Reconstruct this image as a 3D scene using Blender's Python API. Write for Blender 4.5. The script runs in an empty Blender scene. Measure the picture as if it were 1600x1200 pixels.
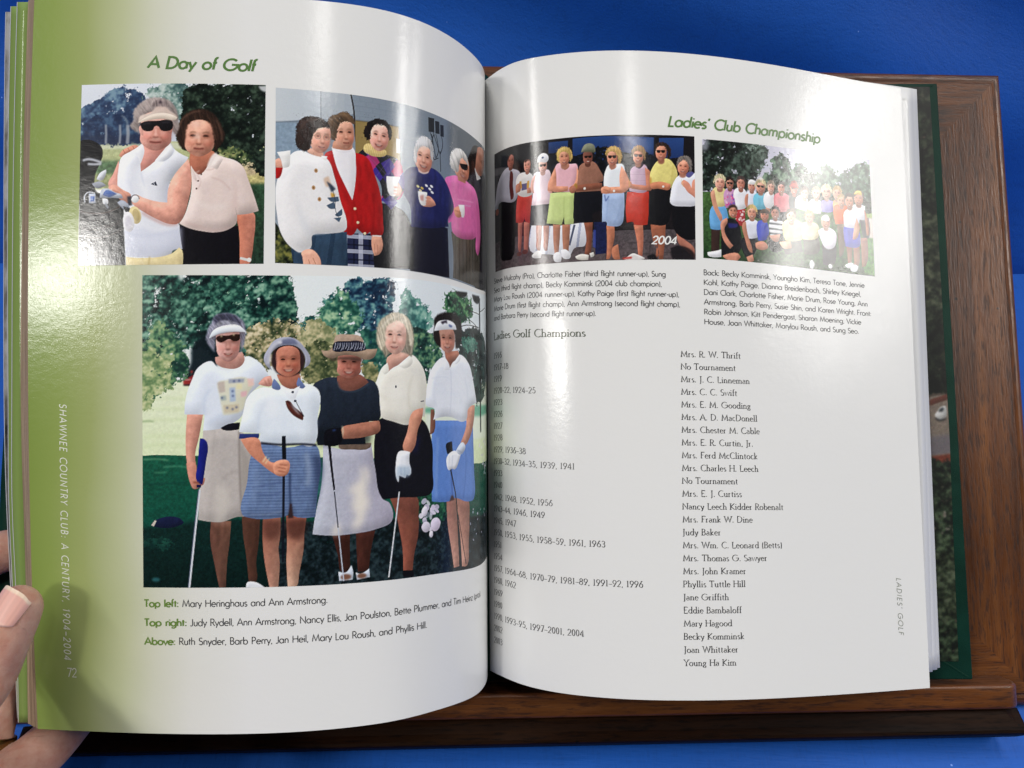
import bpy, math, random
import numpy as np
from mathutils import Matrix, Vector

random.seed(7); RNG = np.random.default_rng(7)
S = bpy.context.scene
COL = S.collection

# ---------------------------------------------------------------- camera, lamps, exposure
PITCH = math.radians(45)
CAM = np.array([0.0, 0.0, 0.3752])
ROLL = math.radians(2.58)
_x = np.array([1.0, 0, 0]); _d = np.array([0, -math.sin(PITCH), -math.cos(PITCH)])
AX = _x * math.cos(ROLL) - _d * math.sin(ROLL)              # "right" in the view
AD = _d * math.cos(ROLL) + _x * math.sin(ROLL)              # "down"
AF = np.array([0, math.cos(PITCH), -math.sin(PITCH)])       # forward

cd = bpy.data.cameras.new('camera'); cam = bpy.data.objects.new('camera', cd); COL.objects.link(cam)
cd.sensor_fit = 'HORIZONTAL'; cd.sensor_width = 36.0; cd.lens = 36.0 * 1209.0 / 1600.0
cd.clip_start = 0.01; cd.clip_end = 100
cam.matrix_world = Matrix(((AX[0], -AD[0], -AF[0], CAM[0]), (AX[1], -AD[1], -AF[1], CAM[1]), (AX[2], -AD[2], -AF[2], CAM[2]), (0, 0, 0, 1)))
S.camera = cam

w = bpy.data.worlds.new('World'); S.world = w; w.use_nodes = True
bg = w.node_tree.nodes['Background']
bg.inputs[1].default_value = 0.13
# dim light of the room, weaker on the side where the reader stands
_tc = w.node_tree.nodes.new('ShaderNodeTexCoord'); _sp = w.node_tree.nodes.new('ShaderNodeSeparateXYZ'); _cr = w.node_tree.nodes.new('ShaderNodeValToRGB')
_mp = w.node_tree.nodes.new('ShaderNodeMapRange'); _mp.inputs['From Min'].default_value = -1; _mp.inputs['From Max'].default_value = 1
w.node_tree.links.new(_tc.outputs['Generated'], _sp.inputs[0]); w.node_tree.links.new(_sp.outputs['Y'], _mp.inputs['Value']); w.node_tree.links.new(_mp.outputs[0], _cr.inputs[0])
_cr.color_ramp.elements[0].position = .1; _cr.color_ramp.elements[0].color = (.10, .11, .12, 1); _cr.color_ramp.elements[1].position = .75; _cr.color_ramp.elements[1].color = (.93, .96, 1.0, 1)
w.node_tree.links.new(_cr.outputs[0], bg.inputs[0])

def area(name, loc, size, size_y, watts, col, aim=None):
    l = bpy.data.lights.new(name, 'AREA'); l.shape = 'RECTANGLE'; l.size = size; l.size_y = size_y
    l.energy = watts; l.color = col
    o = bpy.data.objects.new(name, l); COL.objects.link(o); o.location = loc
    if aim is not None:
        d = Vector(aim) - Vector(loc); o.rotation_euler = d.to_track_quat('-Z', 'Y').to_euler()
    return o
# three ceiling fixtures of the room, found from where their reflections sit on the glossy paper
LC = (1.0, 0.975, 0.93)
area('ceiling_lamp', (-1.86, -1.44, 2.375), 0.40, 0.32, 38, LC)
area('ceiling_lamp', (-2.42, -0.80, 2.375), 0.14, 1.90, 46, LC)
area('ceiling_lamp', (2.62, -0.15, 2.375), 0.24, 1.25, 40, LC)
area('ceiling_lamp', (3.36, 0.00, 2.375), 0.14, 1.90, 42, LC)
area('ceiling_lamp', (0.27, -0.40, 2.375), 0.10, 0.34, 3.5, LC)
# added fill lamps, out of view, over the far side of the table
area('ceiling_lamp', (-0.80, 0.80, 2.375), 0.60, 1.00, 18, LC)
area('ceiling_lamp', (1.30, 0.85, 2.375), 0.60, 1.00, 20, LC)

S.view_settings.view_transform = 'Standard'; S.view_settings.look = 'None'
S.view_settings.gamma = 1; S.view_settings.use_curve_mapping = False; S.view_settings.exposure = 0.0
S.render.engine = 'CYCLES'
S.cycles.use_denoising = True
S.cycles.max_bounces = 6; S.cycles.diffuse_bounces = 3; S.cycles.glossy_bounces = 3
S.cycles.caustics_reflective = False; S.cycles.caustics_refractive = False
S.render.filter_size = 1.3

# ---------------------------------------------------------------- helpers
def W(P):
    """camera-frame points (right, down, forward) -> world"""
    P = np.asarray(P, float)
    return CAM + P[..., 0:1] * AX + P[..., 1:2] * AD + P[..., 2:3] * AF

def tag(o, label=None, cat=None, group=None, kind=None):
    for k, v in (('label', label), ('category', cat), ('group', group), ('kind', kind)):
        if v: o[k] = v
    return o

def empty(name, loc, label, cat, rot=None):
    o = bpy.data.objects.new(name, None); COL.objects.link(o)
    o.location = loc; o.empty_display_size = 0.02
    if rot is not None: o.rotation_euler = rot
    return tag(o, label, cat)

def mesh(name, verts, faces, mat, parent=None, smooth=True, uv=None, col=None, off=None):
    """verts (n,3); faces: (m,4) / (m,3) array or list of tuples; uv per vertex; col per vertex (linear rgb)"""
    v = np.asarray(verts, float).reshape(-1, 3)
    if off is not None: v = v - np.asarray(off)
    me = bpy.data.meshes.new(name)
    if isinstance(faces, np.ndarray):
        m, k = faces.shape
        me.vertices.add(len(v)); me.vertices.foreach_set('co', v.astype(np.float32).ravel())
        me.loops.add(m * k); me.loops.foreach_set('vertex_index', faces.astype(np.int32).ravel())
        me.polygons.add(m)
        me.polygons.foreach_set('loop_start', np.arange(0, m * k, k, dtype=np.int32))
        me.update(calc_edges=True)
    else:
        me.from_pydata([tuple(p) for p in v], [], [tuple(f) for f in faces]); me.update()
    if uv is not None:
        li = np.zeros(len(me.loops), np.int32); me.loops.foreach_get('vertex_index', li)
        l = me.uv_layers.new(name='UVMap'); l.data.foreach_set('uv', np.asarray(uv, np.float32)[li].ravel())
    if col is not None:
        a = me.color_attributes.new('ink', 'FLOAT_COLOR', 'POINT')
        c = np.ones((len(v), 4), np.float32); c[:, :3] = col; a.data.foreach_set('color', c.ravel())
    me.polygons.foreach_set('use_smooth', np.full(len(me.polygons), smooth, bool))
    me.materials.append(mat)
    o = bpy.data.objects.new(name, me); COL.objects.link(o)
    if parent is not None: o.parent = parent
    return o

def grid_faces(ny, nx, base=0, flip=False):
    i = np.arange(ny - 1)[:, None] * nx + np.arange(nx - 1)[None, :] + base
    f = np.stack([i, i + 1, i + nx + 1, i + nx], -1).reshape(-1, 4)
    return f[:, ::-1] if flip else f

def slab_faces(ny, nx):
    """front grid, then back grid of the same size, closed round the rim"""
    n = ny * nx
    f = [grid_faces(ny, nx), grid_faces(ny, nx, n, True)]
    rim = list(range(nx)) + [r * nx + nx - 1 for r in range(1, ny)] + [(ny - 1) * nx + c for c in range(nx - 2, -1, -1)] + [r * nx for r in range(ny - 2, 0, -1)]
    a = np.array(rim); b = np.roll(a, -1)
    f.append(np.stack([a + n, b + n, b, a], -1))
    return np.concatenate(f)

# ---- node material helper
class NT:
    def __init__(self, name):
        self.m = bpy.data.materials.new(name); self.m.use_nodes = True
        self.t = self.m.node_tree; self.b = self.t.nodes['Principled BSDF']
    def n(self, typ, props=None, **inp):
        nd = self.t.nodes.new(typ)
        for k, v in (props or {}).items(): setattr(nd, k, v)
        for k, v in inp.items(): self.set(nd.inputs[int(k[1:]) if k[0] == '_' and k[1:].isdigit() else k.replace('_', ' ')], v)
        return nd
    def set(self, sock, v):
        if isinstance(v, bpy.types.NodeSocket): self.t.links.new(v, sock)
        elif isinstance(v, bpy.types.Node): self.t.links.new(v.outputs[0], sock)
        else: sock.default_value = v
    def P(self, **k):
        for a, v in k.items(): self.set(self.b.inputs[a.replace('_', ' ')], v)
        return self
    def ramp(self, fac, stops, interp='LINEAR'):
        r = self.n('ShaderNodeValToRGB'); cr = r.color_ramp; cr.interpolation = interp
        while len(cr.elements) < len(stops): cr.elements.new(0.5)
        for e, (p, c) in zip(cr.elements, stops):
            e.position = p; e.color = (*c, 1) if len(c) == 3 else c
        self.set(r.inputs[0], fac); return r
    def coord(self, out='Object', scale=(1, 1, 1), rot=(0, 0, 0)):
        tc = self.n('ShaderNodeTexCoord'); mp = self.n('ShaderNodeMapping')
        self.t.links.new(tc.outputs[out], mp.inputs[0]); mp.inputs['Scale'].default_value = scale; mp.inputs['Rotation'].default_value = rot
        return mp
    def noise(self, vec, scale, detail=4, rough=.55, dist=0):
        return self.n('ShaderNodeTexNoise', Vector=vec, Scale=scale, Detail=detail, Roughness=rough, Distortion=dist)
    def bump(self, h, strength, dist, normal=None):
        b = self.n('ShaderNodeBump', Height=h, Strength=strength, Distance=dist)
        if normal is not None: self.set(b.inputs['Normal'], normal)
        return b
    def mix(self, fac, a, b, mode='MIX'):
        m = self.n('ShaderNodeMix', dict(data_type='RGBA', blend_type=mode))
        self.set(m.inputs[0], fac); self.set(m.inputs[6], a); self.set(m.inputs[7], b); return m.outputs[2]
    def math(self, op, a, b=0.0):
        m = self.n('ShaderNodeMath', dict(operation=op)); self.set(m.inputs[0], a); self.set(m.inputs[1], b); return m

def lin(h):
    """'rrggbb' -> linear rgb"""
    c = np.array([int(h[i:i + 2], 16) for i in (0, 2, 4)]) / 255.0
    return np.where(c <= 0.04045, c / 12.92, ((c + 0.055) / 1.055) ** 2.4)

# ---------------------------------------------------------------- page shape
FPX = 1209.0          # focal length for a 1600 px wide frame
HPAGE = 0.280         # page height in metres

def ray(u, v):
    return np.array([(u - 800.0) / FPX, (v - 600.0) / FPX, 1.0])

class Spline:
    """natural cubic spline through points y(x)"""
    def __init__(self, x, y):
        x = np.asarray(x, float); y = np.asarray(y, float)
        n = len(x); h = np.diff(x)
        A = np.zeros((n, n)); r = np.zeros((n,) + y.shape[1:])
        A[0, 0] = A[-1, -1] = 1
        for i in range(1, n - 1):
            A[i, i - 1] = h[i - 1]; A[i, i] = 2 * (h[i - 1] + h[i]); A[i, i + 1] = h[i]
            r[i] = 3 * ((y[i + 1] - y[i]) / h[i] - (y[i] - y[i - 1]) / h[i - 1])
        self.c = np.linalg.solve(A, r.reshape(n, -1)).reshape(r.shape)
        self.x, self.y, self.h = x, y, h
    def __call__(self, q):
        q = np.asarray(q, float)
        i = np.clip(np.searchsorted(self.x, q) - 1, 0, len(self.x) - 2)
        t = q - self.x[i]; h = self.h[i]; c = self.c; y = self.y
        if y.ndim > 1:
            t = t[..., None]; h = h[..., None]
        b = (y[i + 1] - y[i]) / h - h * (2 * c[i] + c[i + 1]) / 3
        d = (c[i + 1] - c[i]) / (3 * h)
        return y[i] + t * (b + t * (c[i] + t * d))

class Page:
    """cols: (u_top, v_top, u_bottom, v_bottom, slant, mid bulge) from the gutter to the fore edge.
    The sheet is ruled from its top edge to its bottom edge, each ruling as long as the page is tall."""
    def __init__(self, cols, sign):
        T, B, M = [], [], []
        for (u1, v1, u2, v2, dl, mb) in cols:
            r1, r2 = ray(u1, v1), ray(u2, v2)
            lo, hi = 0.15, 0.8
            for _ in range(60):
                d = (lo + hi) / 2
                if np.linalg.norm(d * r1 - (d - dl) * r2) > HPAGE: hi = d
                else: lo = d
            T.append(d * r1); B.append((d - dl) * r2); M.append(mb)
        T, B, M = np.array(T), np.array(B), np.array(M)
        mid = (T + B) / 2
        s = np.concatenate([[0], np.cumsum(np.linalg.norm(np.diff(mid, axis=0), axis=1))])
        self.T, self.B, self.M = Spline(s, T), Spline(s, B), Spline(s, M)
        # re-measure along the smooth curve, so that s is the true distance from the gutter
        q = np.linspace(0, s[-1], 600)
        p = (self.T(q) + self.B(q)) / 2
        L = np.concatenate([[0], np.cumsum(np.linalg.norm(np.diff(p, axis=0), axis=1))])
        self._q, self._L = q, L
        self.width = L[-1]; self.sign = sign
    def at(self, x, y, lift=0.0):
        """x: metres from the gutter, y: metres down from the top edge -> camera-frame points"""
        x = np.asarray(x, float); y = np.asarray(y, float)
        x, y = np.broadcast_arrays(x, y)
        s = np.interp(x, self._L, self._q)
        over = np.where(x > self.width, x - self.width, 0) + np.where(x < 0, x, 0)
        t = (y / HPAGE)[..., None]
        P = self.T(s) * (1 - t) + self.B(s) * t
        P[..., 2] -= self.M(s) * 4 * (y / HPAGE) * (1 - y / HPAGE)
        P[..., 0] += over * self.sign
        if np.any(lift):
            e = 4e-4
            N = np.cross(self.at(x + e, y) - self.at(x - e, y), self.at(x, y + e) - self.at(x, y - e))
            N /= np.linalg.norm(N, axis=-1, keepdims=True)
            N *= -np.sign(N[..., 2:3] + 1e-12) if False else (-self.sign)
            P = P + N * np.asarray(lift)[..., None]
        return P

def _curve(pts):
    pts = np.array(pts, float)
    return lambda u: float(np.interp(u, pts[:, 0], pts[:, 1]))
_rt = Spline(*np.array([(757, 126), (784, 107), (841, 89), (897, 82), (981, 79), (1066, 83), (1150, 92.5), (1229, 105), (1319, 122), (1408, 138)], float).T)
_rb = Spline(*np.array([(762, 1046), (809, 1067), (875, 1082.5), (962, 1091.5), (1072, 1094.5), (1181, 1092.5), (1269, 1088), (1400, 1079), (1451, 1075)], float).T)
_lt = Spline(*np.array([(54, -8), (200, -13), (350, -9), (484, 0), (570, 10), (630, 24), (682, 45), (720, 69), (742, 88), (755, 108)], float).T)
_lb = Spline(*np.array([(59, 1139), (200, 1145), (360, 1147), (500, 1141), (600, 1129), (675, 1112), (725, 1095), (750, 1079), (761, 1061)], float).T)

_cols = [(757.5, 126, 762, 1046, .012, 0)]
for u1, sl, dl in [(779, 0.0, .013), (812, .001, .014), (855, .002, .015), (910, .004, .016), (981, .007, .017), (1066, .0125, .019),
                   (1150, .020, .021), (1240, .030, .022), (1325, .040, .023), (1407.5, .0465, .024)]:
    v1 = float(_rt(u1)); u2 = u1 + sl * 980
    _cols.append((u1, v1, u2, float(_rb(u2)), dl, 0))
RIGHT = Page(_cols, 1)
_cols = [(757.5, 126, 762, 1046, .012, 0), (757, 114, 761.8, 1056, .012, 0), (755, 107, 760.8, 1062, .011, 0), (748, 95.5, 754, 1076, .010, 0)]
for u1, sl, dl, mb in [(722, .005, .009, 0), (680, .004, .008, 0), (620, .003, .007, 0), (540, .001, .005, 0), (440, 0, .004, .0004),
                       (330, .001, .002, .0010), (215, .002, 0, .0020), (120, .0035, 0, .0036), (54, .0045, 0, .0050)]:
    v1 = float(_lt(u1)); u2 = u1 + sl * 1145
    _cols.append((u1, v1, u2, float(_lb(u2)), dl, mb))
LEFT = Page(_cols, -1)
# ---------------------------------------------------------------- materials
def gloss(k, rough=0.165, amount=0.30):
    """coated paper: gloss broken by the fine waviness of the sheet (uv in cm)"""
    uv = k.coord('UV')
    a = k.noise(uv, 4.2, 3, .6); b = k.noise(uv, 0.45, 3, .55); f = k.noise(uv, 22.0, 2, .6)
    h = k.math('ADD', k.math('MULTIPLY', a, .62), k.math('MULTIPLY', b, 1.5))
    bp = k.bump(h, 1.0, 0.000065)
    bp2 = k.bump(f, 1.0, 0.000018, bp)
    k.P(Roughness=rough, Normal=bp2, Specular_IOR_Level=amount)

def m_paper(name='coated_paper', tint=(.80, .80, .785)):
    k = NT(name); gloss(k); k.P(Base_Color=(*tint, 1)); return k.m

def m_left_paper():
    """white coated paper with the green edge tint printed on it (uv in cm from the gutter / from the top)"""
    k = NT('green_edged_paper'); gloss(k)
    uv = k.coord('UV'); sep = k.n('ShaderNodeSeparateXYZ', Vector=uv)
    nz = k.noise(uv, .12, 2, .5)
    x = k.math('ADD', sep.outputs[0], k.math('MULTIPLY', k.math('SUBTRACT', nz, .5), 1.6))
    f = k.math('DIVIDE', x, 22.0)
    W_ = (.80, .80, .785)
    r = k.ramp(f, [(0, W_), (.600, W_), (.69, (.745, .745, .69)), (.75, (.64, .65, .52)), (.80, (.50, .535, .32)), (.86, (.335, .39, .145)), (.92, (.255, .335, .085)), (1, (.175, .262, .045))], 'LINEAR')
    k.P(Base_Color=r); return k.m

def m_ink(name, c, rough=.32):
    k = NT(name); k.P(Base_Color=(*c, 1), Roughness=rough); return k.m

def m_photo():
    k = NT('printed_photo'); gloss(k, 0.16, .58)
    a = k.n('ShaderNodeVertexColor', dict(layer_name='ink'))
    k.P(Base_Color=a.outputs[0]); return k.m

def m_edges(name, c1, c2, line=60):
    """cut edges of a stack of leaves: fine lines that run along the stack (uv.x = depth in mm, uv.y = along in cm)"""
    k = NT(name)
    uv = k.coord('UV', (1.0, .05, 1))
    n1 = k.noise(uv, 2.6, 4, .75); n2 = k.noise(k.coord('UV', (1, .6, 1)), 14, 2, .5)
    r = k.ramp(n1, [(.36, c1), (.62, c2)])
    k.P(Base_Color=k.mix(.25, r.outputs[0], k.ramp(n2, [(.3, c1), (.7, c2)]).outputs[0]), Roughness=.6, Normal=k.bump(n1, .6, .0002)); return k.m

def m_leather():
    k = NT('green_leatherette')
    g = k.coord('Object')
    v = k.n('ShaderNodeTexVoronoi', dict(feature='DISTANCE_TO_EDGE'), Vector=g, Scale=1500)
    n = k.noise(g, 60, 3)
    k.P(Base_Color=k.ramp(n, [(.3, (.003, .022, .014)), (.7, (.005, .034, .022))]), Roughness=.50, Specular_IOR_Level=.10, Normal=k.bump(v.outputs[0], .5, .0002)); return k.m

def m_endpaper():
    """aerial photograph of tree tops printed on the endpaper"""
    k = NT('treetop_endpaper')
    g = k.coord('UV')
    big = k.noise(g, .9, 5, .65); sm = k.noise(g, 7, 4, .7)
    v = k.n('ShaderNodeTexVoronoi', Vector=g, Scale=5.5, Randomness=1.0)
    s = k.math('ADD', k.math('MULTIPLY', big, .55), k.math('MULTIPLY', sm, .45))
    s = k.math('SUBTRACT', s, k.math('MULTIPLY', v.outputs[0], .12))
    r = k.ramp(s, [(.36, (.006, .008, .006)), (.47, (.022, .032, .016)), (.56, (.05, .068, .034)), (.68, (.16, .17, .12))])
    k.P(Base_Color=r, Roughness=.35); return k.m

def m_wood(name, along, light=1.0, spec=.4, rr=(.50, .30)):
    """dark stained oak, grain along axis 0 (x) or 1 (y)"""
    k = NT(name)
    def st(across, length):
        sc = [across] * 3; sc[along] = length; return k.coord('Object', tuple(sc))
    n1 = k.noise(st(90, 4), 1.0, 6, .62, .8)
    n2 = k.noise(st(760, 85), 1.0, 3, .65, .3)
    n3 = k.noise(st(1500, 90), 1.0, 2, .6)
    big = k.noise(k.coord('Object'), 14, 4)
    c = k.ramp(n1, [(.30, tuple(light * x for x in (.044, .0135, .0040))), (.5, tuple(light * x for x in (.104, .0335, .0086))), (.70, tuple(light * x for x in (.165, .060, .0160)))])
    pores = k.ramp(n2, [(.36, (.22, .17, .14)), (.49, (1, 1, 1))])
    c2 = k.mix(.8, c.outputs[0], pores.outputs[0], 'MULTIPLY')
    c2 = k.mix(.3, c2, k.ramp(n3, [(.35, (.5, .46, .42)), (.6, (1.15, 1.12, 1.1))]).outputs[0], 'MULTIPLY')
    dots = k.n('ShaderNodeTexVoronoi', Vector=k.coord('Object'), Scale=62, Randomness=1.0)
    dm = k.ramp(dots.outputs[0], [(.040, (.10, .08, .08)), (.062, (1, 1, 1))])
    c3 = k.mix(.92, c2, dm.outputs[0], 'MULTIPLY')
    c4 = k.mix(.5, c3, k.ramp(big, [(.35, (.6, .57, .55)), (.65, (1.3, 1.25, 1.15))]).outputs[0], 'MULTIPLY')
    k.P(Base_Color=c4, Roughness=k.ramp(n2, [(.3, (rr[0],) * 3), (.6, (rr[1],) * 3)]), Normal=k.bump(k.math('ADD', n2, k.math('MULTIPLY', n3, .5)), 0.5, .00022), Specular_IOR_Level=spec); return k.m

def m_cloth(name, c):
    k = NT(name)
    g = k.coord('Object', (1, 1, 1))
    n = k.noise(g, 9, 4)
    ty = k.noise(k.coord('Object', (90, 700, 90)), 1.0, 2, .6); tx = k.noise(k.coord('Object', (700, 90, 700)), 1.0, 2, .6)
    sp = k.n('ShaderNodeTexVoronoi', Vector=g, Scale=55)
    col = k.ramp(n, [(.3, tuple(.90 * x for x in c)), (.7, tuple(1.08 * x for x in c))])
    weave = k.math('ADD', ty, tx)
    col1 = k.mix(.28, col.outputs[0], k.ramp(weave, [(.7, (.75, .75, .75)), (1.25, (1.2, 1.2, 1.2))]).outputs[0], 'MULTIPLY')
    lint = k.ramp(sp.outputs[0], [(.022, (.35, .5, .8)), (.034, (0, 0, 0))])
    col2 = k.mix(.5, col1, lint.outputs[0], 'ADD')
    k.P(Base_Color=col2, Roughness=.6, Normal=k.bump(weave, .5, .0004), Sheen_Weight=.05, Specular_IOR_Level=.3); return k.m

def m_skin():
    k = NT('skin')
    g = k.coord('Object')
    n = k.noise(g, 75, 4, .6); f = k.noise(g, 520, 3, .6); blot = k.noise(g, 240, 3, .6)
    pores = k.n('ShaderNodeTexVoronoi', Vector=g, Scale=1900)
    c = k.ramp(n, [(.3, (.58, .26, .18)), (.52, (.70, .365, .262)), (.72, (.77, .46, .35))])
    c2 = k.mix(.30, c.outputs[0], k.ramp(blot, [(.35, (.60, .24, .18)), (.65, (.83, .58, .46))]).outputs[0])
    wr = k.noise(k.coord('Object', (1, 1, 1)), 330, 4, .7, 1.5)
    crease = k.n('ShaderNodeTexVoronoi', dict(feature='DISTANCE_TO_EDGE'), Vector=k.n('ShaderNodeVectorMath', dict(operation='ADD'), _0=g.outputs[0], _1=k.noise(g, 60, 3).outputs[1]).outputs[0], Scale=700)
    # creases that run across the thumb, strongest round the joint
    wv = k.n('ShaderNodeTexWave', dict(bands_direction='Y'), Vector=k.coord('Object', (1, 1, 1), (.35, .2, -.4)), Scale=70, Distortion=5, Detail=3)
    wv2 = k.ramp(wv.outputs[1], [(0, (0, 0, 0)), (.16, (1, 1, 1))])
    zone = k.ramp(k.noise(g, 42, 2), [(.5, (0, 0, 0)), (.62, (1, 1, 1))])
    lines = k.mix(zone.outputs[0], (1, 1, 1, 1), wv2.outputs[0])
    h = k.math('ADD', k.math('ADD', k.math('MULTIPLY', pores.outputs[0], .5), k.math('MULTIPLY', wr, 1.2)), k.math('ADD', k.math('MULTIPLY', crease.outputs[0], .9), k.math('MULTIPLY', lines, .9)))
    k.P(Base_Color=k.mix(.12, c2, f.outputs[0], 'OVERLAY'), Roughness=.45, Subsurface_Weight=.2, Subsurface_Radius=(.004, .0014, .0008), Subsurface_Scale=1.0, Normal=k.bump(h, 1.0, .00030)); return k.m

PAPER = m_paper(); LPAPER = m_left_paper(); PHOTO = m_photo()
GREY_INK = m_ink('grey_ink', (.045, .045, .048)); SOFT_INK = m_ink('soft_grey_ink', (.13, .13, .135)); GREEN_INK = m_ink('green_ink', tuple(lin('547a3a') * 1.0)); LEAD_INK = m_ink('olive_green_ink', tuple(lin('66843a') * 1.0)); PALE_INK = m_ink('pale_ink', (.72, .74, .62)); WHITE_INK = m_ink('white_ink', (.82, .82, .8)); OLIVE_INK = m_ink('olive_ink', (.27, .29, .25))
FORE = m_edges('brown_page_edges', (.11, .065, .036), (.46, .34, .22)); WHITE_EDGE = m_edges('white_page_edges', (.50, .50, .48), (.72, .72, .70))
LEATHER = m_leather(); ENDP = m_endpaper()
SHADED_WOOD = m_wood('shaded_dark_oak', 0, .12, .08, (.6, .5)); WOODX = m_wood('oak_grain_across', 0); WOODY = m_wood('oak_grain_upright', 1)  # moulding's oak darkened further in colour to stand in for shade below the ledge
CLOTH = m_cloth('blue_cloth', (.005, .090, .45)); SKIN = m_skin()
# ---------------------------------------------------------------- setting: blue cloth
def sheet_grid(x0, x1, y0, y1, nx, ny): return np.meshgrid(np.linspace(x0, x1, nx), np.linspace(y0, y1, ny))
BACK_Y = 0.5045
X, Y = sheet_grid(-1.6, 1.6, -0.9, BACK_Y + .1, 160, 90)
Z = .0006 * np.sin(X * 9 + Y * 14) + .0004 * np.sin(X * 23 - Y * 6)
tag(mesh('tabletop', np.stack([X, Y, Z - .0012], -1), grid_faces(*X.shape), CLOTH), kind='structure')
X, Z = sheet_grid(-1.6, 1.6, -0.02, 1.0, 240, 90)
fold = .004 * np.sin(X * 17 + 1.4 * np.sin(Z * 5)) + .0025 * np.sin(X * 41 + Z * 7) + .005 * np.sin((X * .35 + Z) * 46) * np.exp(-((Z - .17) / .12) ** 2)
def _ground(u, v):
    r = ray(u, v); d = r[0] * AX + r[1] * AD + r[2] * AF; return CAM + d * (-CAM[2] / d[2])
_a, _b = _ground(5, 410), _ground(1592, 426)
_sl = (_b[1] - _a[1]) / (_b[0] - _a[0])
tag(mesh('backdrop', np.stack([X, _a[1] + (X - _a[0]) * _sl + .22 * np.maximum(Z, 0) + fold * np.clip(Z / .05, 0.1, 1), Z], -1), grid_faces(*X.shape), CLOTH), kind='structure')

# ---------------------------------------------------------------- wooden book stand
KX, KY, Z0 = .045, -.103, .385
_n = np.array([KX, KY, -1]); _n /= np.linalg.norm(_n)
_ex = np.array([1, 0, KX]); _ex /= np.linalg.norm(_ex)
_ey = np.cross(_n, _ex)
def W3(v): return v[0] * AX + v[1] * AD + v[2] * AF
SO = W(np.array([0, 0, Z0])); SX, SN = W3(_ex), W3(_n); SY = np.cross(SN, SX)
SM = Matrix(((SX[0], SY[0], SN[0], SO[0]), (SX[1], SY[1], SN[1], SO[1]), (SX[2], SY[2], SN[2], SO[2]), (0, 0, 0, 1)))
stand = empty('book_stand', (0, 0, 0), 'dark oak tabletop book stand with mitred frame and a front ledge, holding the open book', 'book stand')
stand.matrix_world = SM

def frame_piece(name, x0, x1, y0, y1, side, wdt, mat):
    """one mitred member of the back panel's frame with a rounded outer edge. side: t b l r"""
    prof = [(0, -.0062 if side == 'b' else -.016), (0, -.0055)] + [(.0045 - .0045 * math.cos(a), -.0055 + .0045 * math.sin(a)) for a in np.linspace(.3, math.pi / 2, 6)] + [(.0062, -.0012), (.0072, 0)] + [(wdt, 0), (wdt, -.016)]
    V = []
    for (o, z) in prof:
        a, b, c, d = x0 + o, x1 - o, y0 + o, y1 - o
        p, q = {'t': ((a, d), (b, d)), 'b': ((a, c), (b, c)), 'l': ((a, c), (a, d)), 'r': ((b, c), (b, d))}[side]
        V += [(*p, z), (*q, z)]
    n = len(prof)
    F = [(2 * i, 2 * i + 1, 2 * ((i + 1) % n) + 1, 2 * ((i + 1) % n)) for i in range(n)] + [tuple(2 * i for i in range(n)), tuple(2 * i + 1 for i in range(n))]
    if side in 'bl': pass
    o = mesh(name, V, F, mat, stand, smooth=False)
    import bmesh
    bm = bmesh.new(); bm.from_mesh(o.data); bmesh.ops.recalc_face_normals(bm, faces=bm.faces); bm.to_mesh(o.data); bm.free()
    return o
PX0, PX1, PY0, PY1 = -.236, .2640, -.1600, .1680
g = .00015
frame_piece('top_rail', PX0, PX1, PY0, PY1, 't', .062, WOODX)
frame_piece('bottom_rail', PX0, PX1, PY0, PY1, 'b', .062, WOODX)
frame_piece('stile', PX0, PX1, PY0, PY1, 'l', .062, WOODY)
frame_piece('stile', PX0, PX1, PY0, PY1, 'r', .062, WOODY)

import bmesh
def box(name, x0, x1, y0, y1, z0, z1, mat, parent, bev=0, seg=3, corner=None):
    bm = bmesh.new(); bmesh.ops.create_cube(bm, size=1)
    for v in bm.verts:
        v.co = Vector((x0 if v.co.x < 0 else x1, y0 if v.co.y < 0 else y1, z0 if v.co.z < 0 else z1))
    if corner:   # big rounding of the upright front corners
        es = [e for e in bm.edges if abs(e.verts[0].co.y - e.verts[1].co.y) > 1e-6 and e.verts[0].co.z > (z0 + z1) / 2]
        bmesh.ops.bevel(bm, geom=es, offset=corner, segments=8, affect='EDGES', profile=.5)
    if bev:
        bmesh.ops.bevel(bm, geom=[e for e in bm.edges if e.calc_face_angle(0) > .6], offset=bev, segments=seg, affect='EDGES', profile=.5)
    me = bpy.data.meshes.new(name); bm.to_mesh(me); bm.free(); me.materials.append(mat)
    for p in me.polygons: p.use_smooth = True
    o = bpy.data.objects.new(name, me); COL.objects.link(o); o.parent = parent
    m = o.modifiers.new('n', 'WEIGHTED_NORMAL'); m.keep_sharp = True
    return o
box('panel', PX0 + .0622, PX1 - .0622, PY0 + .0622, PY1 - .0622, -.012, -.004, WOODY, stand)
box('ledge', -.212, .2385, -.1547, -.1435, .0004, .0190, WOODX, stand, bev=.0016, corner=.0085)

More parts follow.
